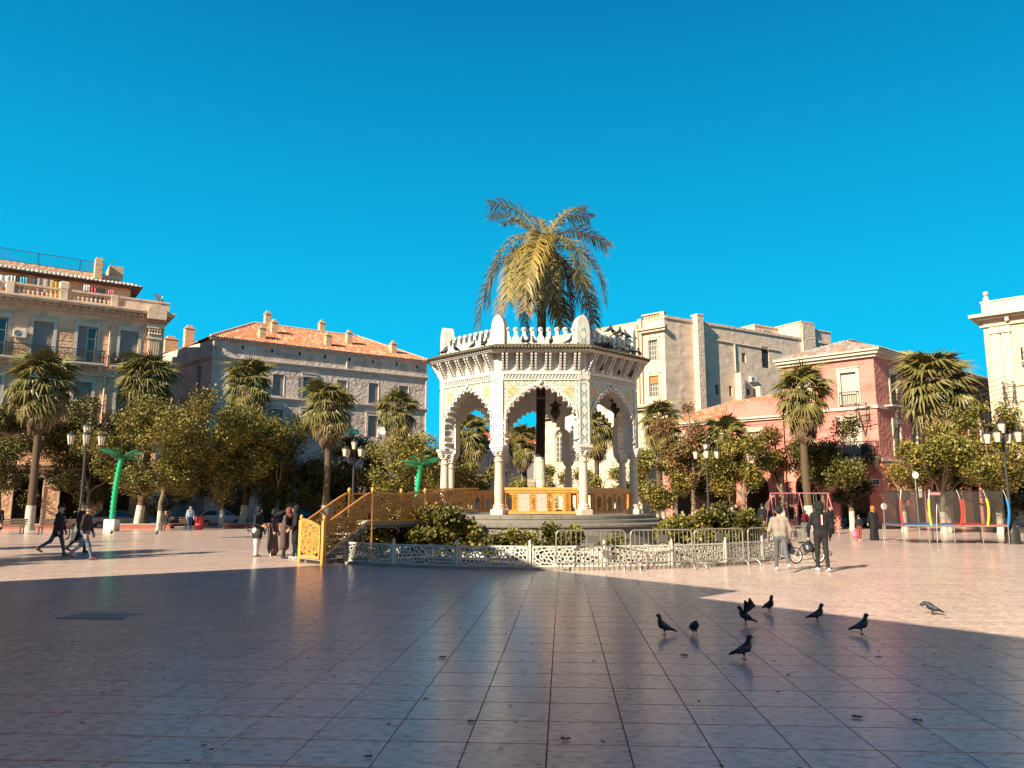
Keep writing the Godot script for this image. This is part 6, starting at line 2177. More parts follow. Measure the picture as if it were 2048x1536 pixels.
func props():
	# barriers outside the fence
	var b := barrier_proto()
	var list := [[6.6, 9.4, "first crowd barrier from the left along the white fence"], [18.7, 9.42, "second crowd barrier from the left along the white fence"], [30.6, 9.4, "third crowd barrier from the left along the white fence"], [42.5, 9.5, "crowd barrier behind the man in the beige jacket"], [54.5, 9.6, "crowd barrier at the right bend of the fence"], [67, 9.7, "crowd barrier running back beside the small bicycle"], [80, 9.8, "crowd barrier farthest right behind the garden"]]
	for k in list.size():
		var q: Array = list[k]
		var a := deg_to_rad(q[0])
		var p: Vector3 = GC + Vector3(sin(a), 0, cos(a)) * q[1]
		var o: Node3D = b if k == 0 else copy_of(b, p, q[0])
		o.position = p; o.rotation_degrees.y = q[0]
		o.set_meta("label", q[2]); o.set_meta("group", "crowd barriers round the garden")
	copy_of(b, Vector3(-7.4, 0, -26.9), 14, "crowd barrier standing behind the woman in the brown coat", "crowd barriers round the garden")
	copy_of(b, Vector3(-6.3, 0, -28.0), -60, "crowd barrier behind the golden gate", "crowd barriers round the garden")
	# hoops of wire edging in the flower bed
	for k in 9:
		var a := deg_to_rad(14 + k * 4.4)
		var g := G.new()
		var ps := []
		for j in 11:
			var f := PI * j / 10
			ps.append(Vector3(cos(f) * .34, sin(f) * .5, 0))
		g.tube(ps, .013, 5)
		one(g, "wire_hoop", "fencewhite", "thin white wire hoop edging the flower bed behind the barriers", "garden edging", GC + Vector3(sin(a), 0, cos(a)) * 7.6 + Vector3(0, .07, 0), 14 + k * 4.4, "wire hoops in the flower bed")
	# lamps
	var l := lamp_proto(4)
	l.position = Vector3(-19.7, 0, -35.6); l.set_meta("label", "black street lamp with five lanterns behind the walking men at left"); l.set_meta("group", "black street lamps")
	copy_of(l, Vector3(-9.15, 0, -44.7), 20, "black street lamp with pale lanterns behind the footbridge stairs", "black street lamps")
	copy_of(l, Vector3(11.75, 0, -46.6), 50, "black street lamp right of the bandstand before the pink wing", "black street lamps")
	copy_of(l, Vector3(21.9, 0, -34.3), 10, "black street lamp beside the trampoline at the right edge", "black street lamps")
	plastic_palm(Vector3(-25.6, 0, -50.0), "bright green plastic palm on a white plinth at left", 5)
	plastic_palm(Vector3(-6.5, -.3, -52.5), "green plastic palm rising behind the footbridge", 6)
	swing_set(); trampoline()
	round_sign(Vector3(19.45, 0, -40.8), 10, 1.6, .17, "round white road sign back on a post before the arcade")
	round_sign(Vector3(23.0, 0, -44.2), 10, 3.35, .2, "tall round sign on a pole at the pink house corner")
	bicycle(Vector3(8.75, 0, -23.3), 20, "small black bicycle leaning by the barrier end")
	bench(Vector3(-25.9, 0, -44.4), 10, "dark slatted bench with a seated man at far left")
	bench(Vector3(-29.2, 0, -45.2), 10, "empty dark slatted bench at the far left edge")
	bench(Vector3(-22.4, 0, -51.6), 6, "dark bench with two people below the large tree")
	bench(Vector3(10.9, 0, -48.6), -8, "dark bench with seated people right of the bandstand")
	# cars
	car(Vector3(-25.2, -.22, -67.0), 40, "carwhite", "white hatchback parked before the grey house")
	car(Vector3(-31.2, -.22, -61.6), 36, "carsilver", "silver car parked behind the walking men")
	car(Vector3(-37.0, -.22, -61.8), 36, "carblack", "black car parked at the far left before the arcade")
	car(Vector3(17.3, -.22, -60.9), 6, "carwhite", "white car parked before the pink wing arcade")
	car(Vector3(21.5, -.22, -61.2), 8, "carsilver", "grey car parked behind the swings")
	car(Vector3(26.5, -.22, -61.0), 8, "carblack", "dark car parked before the pink corner arch")
	car(Vector3(-18.5, -.22, -67.5), 40, "carblack", "dark car parked before the grey house arches")
	car(Vector3(-12.0, -.22, -70.0), 36, "carred", "dark red car parked behind the stairs")
	# low planter walls and a red bin at the far edge
	for q in [[-33.5, -54.6, 5.0], [-26.0, -55.2, 4.0], [-18.5, -56.5, 4.5]]:
		var g := G.new(); g.cbox(Vector3(0, .14, 0), Vector3(q[2], .3, .8), .03)
		var t := thing("planter", ["low planter kerb at the far left under the palm", "low planter kerb behind the green plastic palm", "low planter kerb before the grey house"][int(q[0] > -30) + int(q[0] > -20)], "planter", Vector3(q[0], 0, q[1]), 3, "planter kerbs at the square edge")
		part(g, "kerb", "redkerb", t)
		g = G.new(); g.cbox(Vector3(0, .315, 0), Vector3(q[2] + .06, .05, .86), .015)
		part(g, "coping", "kerb", t)
	var g := G.new()
	g.lathe([Vector2(.26, 0), Vector2(.29, .35), Vector2(.27, .4), Vector2(.29, .75), Vector2(.25, .85), Vector2(0, .85)], 14)
	one(g, "red_barrel", "red", "red plastic barrel standing at the far edge of the square", "barrel", Vector3(-21.2, 0, -53.0))
	# litter: dry leaves on the paving
	var lf := G.new()
	for k in 5:
		var a := TAU * k / 5
		var c := Vector3.ZERO
		lf.tri(c, Vector3(cos(a - .4) * .022, .012, sin(a - .4) * .022), Vector3(cos(a) * .045, .004, sin(a) * .045))
		lf.tri(c, Vector3(cos(a) * .045, .004, sin(a) * .045), Vector3(cos(a + .4) * .022, .014, sin(a + .4) * .022))
	lf.tube([Vector3(0, .004, 0), Vector3(-.05, .01, .01)], .002, 4)
	var lm := lf.mesh()
	var r := RandomNumberGenerator.new(); r.seed = 99
	mat("dryleaf", Color(.09, .045, .025), .8)
	for k in 70:
		var z := -5.2 - pow(r.randf(), 1.5) * 16
		var x := r.randf_range(-.62, .62) * -z
		if k < 8: z = [-6.57, -9.3, -9.2, -6.7, -6.6, -9.2, -5.7, -6.1][k]; x = [-.33, 2.0, 4.2, 2.85, 3.3, -.8, -1.0, .4][k]
		var o := one(lm, "dry_leaf", "dryleaf", "small dry brown leaf lying on the paving", "leaf", Vector3(x, .006, z), r.randf() * 360, "dry leaves on the paving")
		o.scale = Vector3.ONE * (r.randf_range(.8, 1.3) if k < 8 else r.randf_range(.25, .6))

	# gum and bird droppings trodden into the paving
	mat("dropping", Color(.62, .62, .62), .8)
	mat("gum", Color(.07, .06, .055), .7)
	for k in 60:
		var z := -5.3 - pow(r.randf(), 1.4) * 14
		var x := r.randf_range(-.62, .62) * -z
		g = G.new()
		var pr := PackedVector2Array()
		for j in 9: pr.append(Vector2(cos(TAU * j / 9), sin(TAU * j / 9)) * r.randf_range(.008, .02))
		g.xf = Transform3D(Basis(Vector3.RIGHT, -PI / 2), Vector3.ZERO)
		g.extrude(pr, -.002, .002, false)
		if k % 3 == 0: one(g, "bird_dropping", "dropping", "tiny white bird dropping on the paving", "dropping", Vector3(x, .003, z), 0, "droppings on the paving")
		else: one(g, "gum_spot", "gum", "tiny dark gum spot trodden into the paving", "gum", Vector3(x, .003, z), 0, "gum spots on the paving")

# ---------------------------------------------------------------- figures: smooth union of tapered bones, meshed as surface nets
func skin(g: G, bones: Array, cell: float, k := .05):
	# bone: [a, b, ra, rb, colour index]; colours from g.meta palette passed in bones[i][4] as Color
	var lo := Vector3(1e9, 1e9, 1e9); var hi := -lo
	for b in bones:
		var m: float = maxf(b[2], b[3]) + cell * 2
		lo = lo.min(b[0] - Vector3.ONE * m).min(b[1] - Vector3.ONE * m)
		hi = hi.max(b[0] + Vector3.ONE * m).max(b[1] + Vector3.ONE * m)
	var nx := int((hi.x - lo.x) / cell) + 2; var ny := int((hi.y - lo.y) / cell) + 2; var nz := int((hi.z - lo.z) / cell) + 2
	var F := PackedFloat32Array(); F.resize(nx * ny * nz); F.fill(1.0)
	var B := PackedFloat32Array(); B.resize(nx * ny * nz); B.fill(1.0)
	var Cc := PackedByteArray(); Cc.resize(nx * ny * nz)
	for bi in bones.size():
		var b: Array = bones[bi]
		var A: Vector3 = b[0]; var D: Vector3 = b[1] - A
		var L2 := maxf(D.length_squared(), 1e-8)
		var ra: float = b[2]; var rb: float = b[3]
		var m := maxf(ra, rb) + maxf(k, cell * 2)
		var p0: Vector3 = (A.min(b[1]) - Vector3.ONE * m - lo) / cell
		var p1: Vector3 = (A.max(b[1]) + Vector3.ONE * m - lo) / cell
		for z in range(maxi(int(p0.z), 0), mini(int(p1.z) + 2, nz)):
			for y in range(maxi(int(p0.y), 0), mini(int(p1.y) + 2, ny)):
				var row := (z * ny + y) * nx
				for x in range(maxi(int(p0.x), 0), mini(int(p1.x) + 2, nx)):
					var q := lo + Vector3(x, y, z) * cell - A
					var t := clampf(q.dot(D) / L2, 0.0, 1.0)
					var d := (q - D * t).length() - ra - (rb - ra) * t
					var i := row + x
					var f := F[i]
					var h := maxf(k - absf(f - d), 0.0) / k
					F[i] = minf(f, d) - h * h * k * .25
					if d < B[i]:
						B[i] = d
						Cc[i] = bi
	var id := {}
	var base := g.v.size()
	var off := [0, 1, nx, nx + 1, nx * ny, nx * ny + 1, nx * ny + nx, nx * ny + nx + 1]
	var pv := PackedVector3Array(); var pc := PackedColorArray()
	for z in nz - 1:
		for y in ny - 1:
			for x in nx - 1:
				var i := (z * ny + y) * nx + x
				var s0 := F[i] < 0.0
				if (F[i + 1] < 0.0) == s0 and (F[i + off[2]] < 0.0) == s0 and (F[i + off[3]] < 0.0) == s0 and (F[i + off[4]] < 0.0) == s0 and (F[i + off[5]] < 0.0) == s0 and (F[i + off[6]] < 0.0) == s0 and (F[i + off[7]] < 0.0) == s0: continue
				var acc := Vector3.ZERO; var n := 0
				var bestc := 0; var bd := 1e9
				for c in 8:
					var fc: float = F[i + off[c]]
					if absf(fc) < bd:
						bd = absf(fc); bestc = Cc[i + off[c]]
					for ax in 3:
						var bit := 1 << ax
						if c & bit: continue
						var f2: float = F[i + off[c | bit]]
						if (fc < 0.0) != (f2 < 0.0):
							var p := Vector3(c & 1, (c >> 1) & 1, (c >> 2) & 1)
							p[ax] += fc / (fc - f2)
							acc += p; n += 1
				id[i] = pv.size()
				pv.append(lo + (Vector3(x, y, z) + acc / n) * cell)
				pc.append(bones[bestc][4])
	var nn := PackedVector3Array(); nn.resize(pv.size())
	var tri := PackedInt32Array()
	for i in id:
		var z := int(i / (nx * ny)); var y := int(i / nx) % ny; var x: int = i % nx
		for ax in 3:
			var st: int = [1, nx, nx * ny][ax]
			var u: int = [nx, nx * ny, 1][ax]; var w: int = [nx * ny, 1, nx][ax]
			var a := F[i] < 0.0
			if a == (F[i + st] < 0.0): continue
			if not (id.has(i - u) and id.has(i - w) and id.has(i - u - w)): continue
			var q := [id[i], id[i - u], id[i - u - w], id[i - w]]
			if a: tri.append_array([q[0], q[1], q[2], q[0], q[2], q[3]])
			else: tri.append_array([q[0], q[2], q[1], q[0], q[3], q[2]])
	for k2 in range(0, tri.size(), 3):
		var cr := (pv[tri[k2 + 2]] - pv[tri[k2]]).cross(pv[tri[k2 + 1]] - pv[tri[k2]])
		for j in 3: nn[tri[k2 + j]] += cr
	var flip := 0.0
	for j in mini(pv.size(), 200): flip += nn[j].dot(pv[j] - (lo + hi) / 2)
	for j in pv.size():
		g.col = pc[j]
		g.vert(pv[j], nn[j] * signf(flip))
	if flip < 0.0: tri.reverse()
	for j in tri: g.ix.append(base + j)

func limb(a: Vector3, dir: Vector3, l: float) -> Vector3:
	return a + dir.normalized() * l

# o: height, top, bottom, skin, hair, shoe colours; pose; coat (hem height), skirt (hem height), scarf
func person(at: Vector3, turn: float, o: Dictionary, label: String, group := ""):
	var s: float = o.get("h", 1.74) / 1.74
	var near: bool = o.get("near", true)
	var top: Color = o.top; var bot: Color = o.bottom; var shoe: Color = o.get("shoe", Color(.03, .025, .02))
	var sk: Color = o.get("skin", Color(.42, .24, .155)); var hair: Color = o.get("hair", Color(.015, .012, .01))
	var V := func(x: float, y: float, z: float) -> Vector3: return Vector3(x, y, z) * s
	var sit: bool = o.get("sit", false)
	var lean: float = o.get("lean", 0.03)
	var hy := .50 if sit else .93
	var bones := []
	var add := func(a: Vector3, b: Vector3, ra: float, rb: float, c: Color): bones.append([a, b, ra * s, rb * s, c])
	var up := func(y: float) -> Vector3: return Vector3(0, hy + (y - .93), (y - .93) * lean) * s   # point on the spine for standing height y
	# legs: [thigh swing, knee bend] degrees
	var legs: Array = o.get("legs", [[4, 4], [-3, 4]])
	if sit: legs = [[84, 86], [80, 80]]
	var lowest := 9.0
	var feet := []
	for k in 2:
		var sx := (-1.0 if k == 0 else 1.0)
		var hip: Vector3 = V.call(sx * .085, hy, 0)
		var a := deg_to_rad(legs[k][0]); var bnd := deg_to_rad(legs[k][0] - legs[k][1])
		var knee := hip + Vector3(sx * .01, -cos(a), sin(a)) * .43 * s
		var ank := knee + Vector3(0, -cos(bnd), sin(bnd)) * .41 * s
		lowest = minf(lowest, ank.y)
		feet.append([hip, knee, ank, bnd])
	for k in 2:
		var q: Array = feet[k]
		var wide: float = o.get("wide", 1.0)
		add.call(q[0], q[1], .088 * wide, .062 * wide, bot); add.call(q[1], q[2], .06 * wide, .045 * wide, bot)
		var fd := Vector3(0, sin(minf(q[3] * .9, 0.0)) * .9, 1).normalized()
		add.call(q[2] + Vector3(0, -.035, -.04) * s, q[2] + Vector3(0, -.045, 0) * s + fd * .15 * s, .042, .034, shoe)
	# trunk
	add.call(V.call(-.06, hy + .02, 0), V.call(.06, hy + .02, 0), .115, .115, top if o.has("coat") else bot)
	for sx in [-1.0, 1.0]:
		add.call(up.call(1.0) + V.call(sx * .055, 0, 0), up.call(1.2) + V.call(sx * .07, 0, 0), .115, .112, top)
		add.call(up.call(1.2) + V.call(sx * .07, 0, 0), up.call(1.38) + V.call(sx * .085, 0, 0), .112, .098, top)
	add.call(up.call(1.425) + V.call(-.155, 0, 0), up.call(1.425) + V.call(.155, 0, 0), .062, .062, top)
	if o.has("coat") and not sit:
		for sx in [-1.0, 1.0]: add.call(V.call(sx * .06, .98, 0), V.call(sx * .075, o.coat, 0), .125, .135, top)
	if o.has("skirt") and not sit:
		for sx in [-1.0, 1.0]: add.call(V.call(sx * .05, .9, 0), V.call(sx * .1, o.skirt, .02), .12, .15, bot)
		add.call(V.call(0, .7, .05), V.call(0, o.skirt, .08), .12, .15, bot)
	# arms: elbow and wrist given relative to the shoulder, facing +z
	var arms: Array = o.get("arms", [[Vector3(-.06, -.28, -.04), Vector3(-.05, -.52, .06)], [Vector3(.06, -.28, .04), Vector3(.05, -.52, .12)]])
	var hands := []
	for k in 2:
		var sx := (-1.0 if k == 0 else 1.0)
		var sh: Vector3 = up.call(1.405) + V.call(sx * .185, 0, 0)
		var el: Vector3 = sh + arms[k][0] * s; var wr: Vector3 = sh + arms[k][1] * s
		add.call(sh, el, .058, .047, top); add.call(el, wr, .047, .036, top)
		hands.append([el, wr])
	var nk: Vector3 = up.call(1.47)
	var hd: Vector3 = up.call(1.62) + V.call(0, 0, .02 + o.get("bow", 0.0))
	if o.has("bow"): hd.y -= o.bow * .4 * s
	add.call(nk, hd, .052, .05, o.scarf if o.has("scarf") else sk)
	var g := G.new()
	var head := []
	var ha := func(a: Vector3, b: Vector3, ra: float, rb: float, c: Color): head.append([hd + a * s, hd + b * s, ra * s, rb * s, c])
	ha.call(Vector3(0, .02, -.005), Vector3(0, .05, -.02), .088, .084, sk)
	ha.call(Vector3(0, -.05, .03), Vector3(0, -.02, .02), .058, .07, sk)
	ha.call(Vector3(0, .025, .09), Vector3(0, -.012, .108), .012, .016, sk)
	for sx in [-1.0, 1.0]:
		ha.call(Vector3(sx * .035, .025, .078), Vector3(sx * .036, .025, .08), .011, .011, hair.lerp(sk, .25))
		ha.call(Vector3(sx * .092, .02, -.01), Vector3(sx * .092, -.02, -.005), .016, .012, sk)
	ha.call(Vector3(-.02, -.05, .085), Vector3(.02, -.05, .085), .009, .009, Color(.25, .09, .07))
	if o.has("scarf"):
		ha.call(Vector3(0, .05, -.03), Vector3(0, .0, -.03), .112, .115, o.scarf)
		ha.call(Vector3(0, -.06, -.01), Vector3(0, -.14, .0), .085, .12, o.scarf)
	elif o.has("hood"):
		ha.call(Vector3(0, .05, -.035), Vector3(0, -.03, -.045), .115, .112, o.hood)
		ha.call(Vector3(0, -.09, -.05), Vector3(0, -.13, -.04), .085, .1, o.hood)
	else:
		ha.call(Vector3(0, .065, -.025), Vector3(0, .03, -.045), .092, .085, hair)
		if o.has("cap"):
			ha.call(Vector3(0, .075, -.01), Vector3(0, .06, -.02), .098, .1, o.cap)
			ha.call(Vector3(-.03, .06, .1), Vector3(.03, .06, .1), .02, .02, o.cap)
	var cell: float = o.get("cell", .021 if near else .03) 
	if near:
		skin(g, bones, cell, .05 * s)
		skin(g, head, .0105, .018)
		for k in 2:
			var hb := []
			var wr: Vector3 = hands[k][1]
			var d: Vector3 = (wr - hands[k][0]).normalized()
			var side := d.cross(Vector3(0, 0, 1) if absf(d.z) < .8 else Vector3.UP).normalized()
			var nrm := side.cross(d)
			hb.append([wr - d * .01, wr + d * .075, .030, .034, sk])
			for f in 4:
				var b0 := wr + d * .08 + nrm * (f - 1.5) * .019
				var l: float = [.065, .075, .07, .055][f]
				hb.append([b0, b0 + d * l * .55 + side * .008, .0105, .0095, sk]); hb.append([b0 + d * l * .55 + side * .008, b0 + d * l * .9 + side * .028, .0095, .008, sk])
			hb.append([wr + d * .02 + nrm * .03, wr + d * .06 + nrm * .055 + side * .01, .012, .01, sk]); hb.append([wr + d * .06 + nrm * .055 + side * .01, wr + d * .085 + nrm * .055 + side * .02, .01, .009, sk])
			skin(g, hb, .0075, .008)
	else:
		for k in 2:
			var d: Vector3 = (hands[k][1] - hands[k][0]).normalized()
			bones.append([hands[k][1], hands[k][1] + d * .12 * s, .036 * s, .03 * s, sk])
		skin(g, bones, cell, .05 * s)
		skin(g, head, .018, .02)
	var drop := lowest - .078 * s
	if sit: drop = 0.0
	for i in g.v.size(): g.v[i].y -= drop
	var t := one(g, "person", "cloth", label, "person", at, turn, group)
	var hand_at := []
	for k in 2: hand_at.append(t.transform * (hands[k][1] + (hands[k][1] - hands[k][0]).normalized() * .09 + Vector3(0, -drop, 0)))
	return [t, hand_at]

func bag(at: Vector3, sz: float, mt: String, label: String, cat := "bag"):
	var g := G.new()
	g.lathe([Vector2(.0, -.98 * sz), Vector2(.34 * sz, -.95 * sz), Vector2(.46 * sz, -.7 * sz), Vector2(.4 * sz, -.4 * sz), Vector2(.2 * sz, -.12 * sz), Vector2(.05 * sz, 0)], 9, Vector3.ZERO, 1.0, .6)
	var r := RandomNumberGenerator.new(); r.seed = 4
	for i in g.v.size(): g.v[i] += Vector3(sin(g.v[i].y * 40 + g.v[i].x * 25), 0, cos(g.v[i].y * 33 + g.v[i].z * 20)) * .018
	var t := thing("carrier_bag", label, cat, at)
	part(g, "sack", mt, t)
	g = G.new()
	var ps := []
	for k in 7: ps.append(Vector3(cos(PI * k / 6) * .05, sin(PI * k / 6) * .06 - .02, 0))
	g.tube(ps, .008, 5)
	part(g, "handle", mt, t)

func people():
	var blk := Color(0.0042, 0.0036, 0.0042); var jean := Color(0.0680, 0.0750, 0.0940)
	var hang := func(fz: float, out := .05) -> Array: return [Vector3(out, -.28, -.03 + fz * .1), Vector3(out * .9, -.53, fz)]
	var L := func(a: Array) -> Array: return [Vector3(-a[0].x, a[0].y, a[0].z), Vector3(-a[1].x, a[1].y, a[1].z)]
	# two men walking away at right
	var p: Array = person(Vector3(7.05, 0, -20.6), 172, {h = 1.70, top = Color(0.2500, 0.1950, 0.1500), bottom = Color(0.0980, 0.0940, 0.1010), shoe = Color(0.4960, 0.4640, 0.4160), hair = Color(0.0066, 0.0066, 0.0066), cap = Color(0.0042, 0.0048, 0.0066), legs = [[-22, 28], [20, 6]], arms = [L.call(hang.call(.1, .09)), hang.call(.22, .1)]}, "man in beige jacket, grey jeans and dark cap walking away")
	bag(p[1][0], .3, "carblack", "black plastic bag in the beige-jacketed man's hand")
	p = person(Vector3(8.1, 0, -20.55), 176, {h = 1.80, top = Color(0.0060, 0.0054, 0.0060), bottom = Color(0.0150, 0.0114, 0.0102), shoe = Color(0.5600, 0.5280, 0.4800), hood = Color(0.0048, 0.0042, 0.0048), legs = [[-6, 10], [8, 3]], arms = [L.call(hang.call(.12, .1)), hang.call(.06, .11)]}, "man in black hooded jacket with white back stripe walking away")
	var st := G.new()
	st.bx(-.022, .006, 1.20, 1.46, -.128, -.118)
	part(st, "white_stripe", "signwhite", p[0], Vector3(0, 0, -.008))
	st = G.new(); st.bx(.006, .02, 1.20, 1.46, -.127, -.117)
	part(st, "red_stripe", "red", p[0], Vector3(0, 0, -.008))
	bag(p[1][1], .34, "carblack", "black plastic bag in the hooded man's hand")
	# women by the golden gate
	p = person(Vector3(-8.55, 0, -26.3), 75, {h = 1.64, top = Color(0.0066, 0.0060, 0.0066), bottom = Color(0.5760, 0.5440, 0.5120), scarf = Color(0.0042, 0.0036, 0.0042), coat = .72, wide = 1.35, arms = [[Vector3(-.05, -.27, .03), Vector3(.04, -.32, .24)], [Vector3(.05, -.27, .0), Vector3(.05, -.5, .1)]]}, "woman in black coat and wide white trousers by the gate")
	bag(Vector3(-8.45, .92, -26.1), .3, "rubber", "black handbag carried by the woman in white trousers", "handbag")
	person(Vector3(-8.15, 0, -26.75), 80, {h = 1.55, top = Color(0.0750, 0.0410, 0.0380), bottom = Color(0.0980, 0.0600, 0.0530), scarf = Color(0.0066, 0.0054, 0.0054), skirt = .2, arms = [[Vector3(-.05, -.27, .02), Vector3(-.03, -.5, .1)], [Vector3(.05, -.27, .0), Vector3(.04, -.5, .08)]]}, "woman half hidden behind the white-trousered woman")
	person(Vector3(-7.35, 0, -25.35), 85, {h = 1.63, top = Color(0.0790, 0.0440, 0.0390), bottom = Color(0.0102, 0.0078, 0.0072), scarf = Color(0.1600, 0.0400, 0.0240), coat = .42, bow = .05, lean = .12, arms = [[Vector3(-.05, -.27, .03), Vector3(.0, -.36, .22)], [Vector3(.05, -.27, .03), Vector3(.0, -.36, .22)]]}, "woman in long brown coat and rust headscarf")
	person(Vector3(-6.95, 0, -25.2), -70, {h = 1.68, top = blk, bottom = Color(0.0048, 0.0048, 0.0048), scarf = Color(0.0054, 0.0048, 0.0048), coat = .62, shoe = Color(0.4800, 0.4640, 0.4400), arms = [[Vector3(-.06, -.24, .1), Vector3(.02, -.06, .24)], [Vector3(.05, -.27, .02), Vector3(.02, -.42, .2)]]}, "woman dressed in black facing the brown-coated woman")
	person(Vector3(-6.5, 0, -25.35), 160, {h = 1.2, top = Color(0.4800, 0.4800, 0.4800), bottom = Color(0.5600, 0.5600, 0.5600), near = false, cell = .024}, "child in white standing beside the golden gate")
	# three men walking at left
	person(Vector3(-15.3, 0, -26.4), 100, {h = 1.74, top = Color(0.0054, 0.0048, 0.0048), bottom = jean, shoe = Color(0.2400, 0.1760, 0.0800), cap = Color(0.0036, 0.0036, 0.0036), legs = [[-26, 32], [16, 4]], coat = .82}, "man in dark hooded jacket and grey jeans walking at left")
	person(Vector3(-15.6, 0, -28.3), 100, {h = 1.80, top = Color(0.0066, 0.0054, 0.0048), bottom = Color(0.0066, 0.0066, 0.0078), skin = Color(0.4000, 0.2400, 0.1600), legs = [[18, 6], [-18, 26]]}, "man with lit face walking behind the other two at left")
	p = person(Vector3(-13.45, 0, -24.7), 95, {h = 1.72, top = Color(0.0180, 0.0102, 0.0078), bottom = Color(0.0800, 0.1120, 0.1680), shoe = Color(0.1600, 0.0200, 0.0160), legs = [[22, 5], [-20, 30]]}, "man in brown track jacket and blue jeans walking at left")
	person(Vector3(-21.9, 0, -33.2), 15, {h = 1.76, top = blk, bottom = Color(0.0102, 0.0084, 0.0084), coat = .75, near = false}, "person in dark coat standing at the far left edge")
	# seated and distant people
	person(Vector3(-25.5, 0, -44.25), 10, {sit = true, top = Color(0.0066, 0.0060, 0.0042), bottom = Color(0.0198, 0.0150, 0.0114), near = false, arms = [[Vector3(-.09, -.25, .06), Vector3(-.02, -.36, .3)], [Vector3(.09, -.25, .06), Vector3(.02, -.36, .3)]]}, "man in dark jacket seated on the far left bench")
	person(Vector3(-22.8, 0, -51.45), 6, {sit = true, top = Color(0.0102, 0.0066, 0.0060), bottom = Color(0.0750, 0.0600, 0.0450), near = false}, "person in brown seated on the bench below the large tree")
	person(Vector3(-21.2, 0, -51.4), 40, {sit = false, h = 1.6, top = Color(0.2800, 0.3200, 0.3680), bottom = Color(0.0380, 0.0680, 0.1430), near = false}, "person in pale top and blue jeans by the red barrel")
	person(Vector3(10.6, 0, -48.45), -8, {sit = true, top = Color(0.0066, 0.0066, 0.0072), bottom = Color(0.0102, 0.0102, 0.0114), near = false}, "person in black seated right of the bandstand")
	person(Vector3(11.25, 0, -48.45), -8, {sit = true, top = Color(0.4400, 0.0120, 0.0160), bottom = Color(0.0066, 0.0066, 0.0084), near = false}, "person in bright red jacket seated right of the bandstand")
	person(Vector3(14.2, 0, -49.5), 40, {top = Color(0.0066, 0.0066, 0.0102), bottom = blk, near = false}, "person in dark clothes standing behind the garden shrubs")
	person(Vector3(15.6, 0, -55.0), -30, {h = 1.85, top = Color(0.0640, 0.3040, 0.4000), bottom = Color(0.0066, 0.0066, 0.0102), near = false}, "person in light blue shirt by the white car")
	person(Vector3(15.4, 0, -48.0), 160, {top = blk, bottom = blk, near = false}, "person in black standing left of the swings")
	person(Vector3(17.25, 0, -45.9), -20, {h = 1.35, top = Color(0.4400, 0.0160, 0.0240), bottom = Color(0.0102, 0.0102, 0.0198), near = false}, "child in red at the swings")
	person(Vector3(18.5, 0, -45.4), 20, {h = 1.6, top = Color(0.0066, 0.0060, 0.0066), bottom = blk, near = false, skirt = .2}, "woman in black standing by the swing frame")
	person(Vector3(17.4, 0, -37.6), 195, {h = 1.62, top = Color(0.0048, 0.0042, 0.0048), bottom = Color(0.0048, 0.0042, 0.0048), scarf = Color(0.4200, 0.1300, 0.0300), coat = .6, skirt = .12}, "woman in long black robe and orange headscarf near the trampoline")
	p = person(Vector3(16.65, 0, -37.5), 185, {h = 1.22, top = Color(0.0066, 0.0060, 0.0072), bottom = Color(0.2400, 0.0480, 0.0240), shoe = Color(0.4800, 0.4000, 0.3600), near = false, cell = .022}, "small girl in dark dress holding a pink bag")
	bag(p[1][1], .42, "hotpink", "pink shopping bag hanging from the small girl's hand")
	person(Vector3(14.9, 0, -41.5), 175, {h = 1.0, top = Color(0.2000, 0.0320, 0.0240), bottom = Color(0.4000, 0.3360, 0.2880), near = false, cell = .024}, "toddler in red near the arcade")
	person(Vector3(20.4, 0, -57.0), 20, {top = Color(0.0066, 0.0060, 0.0060), bottom = blk, near = false}, "person in dark clothes before the pink arcade")

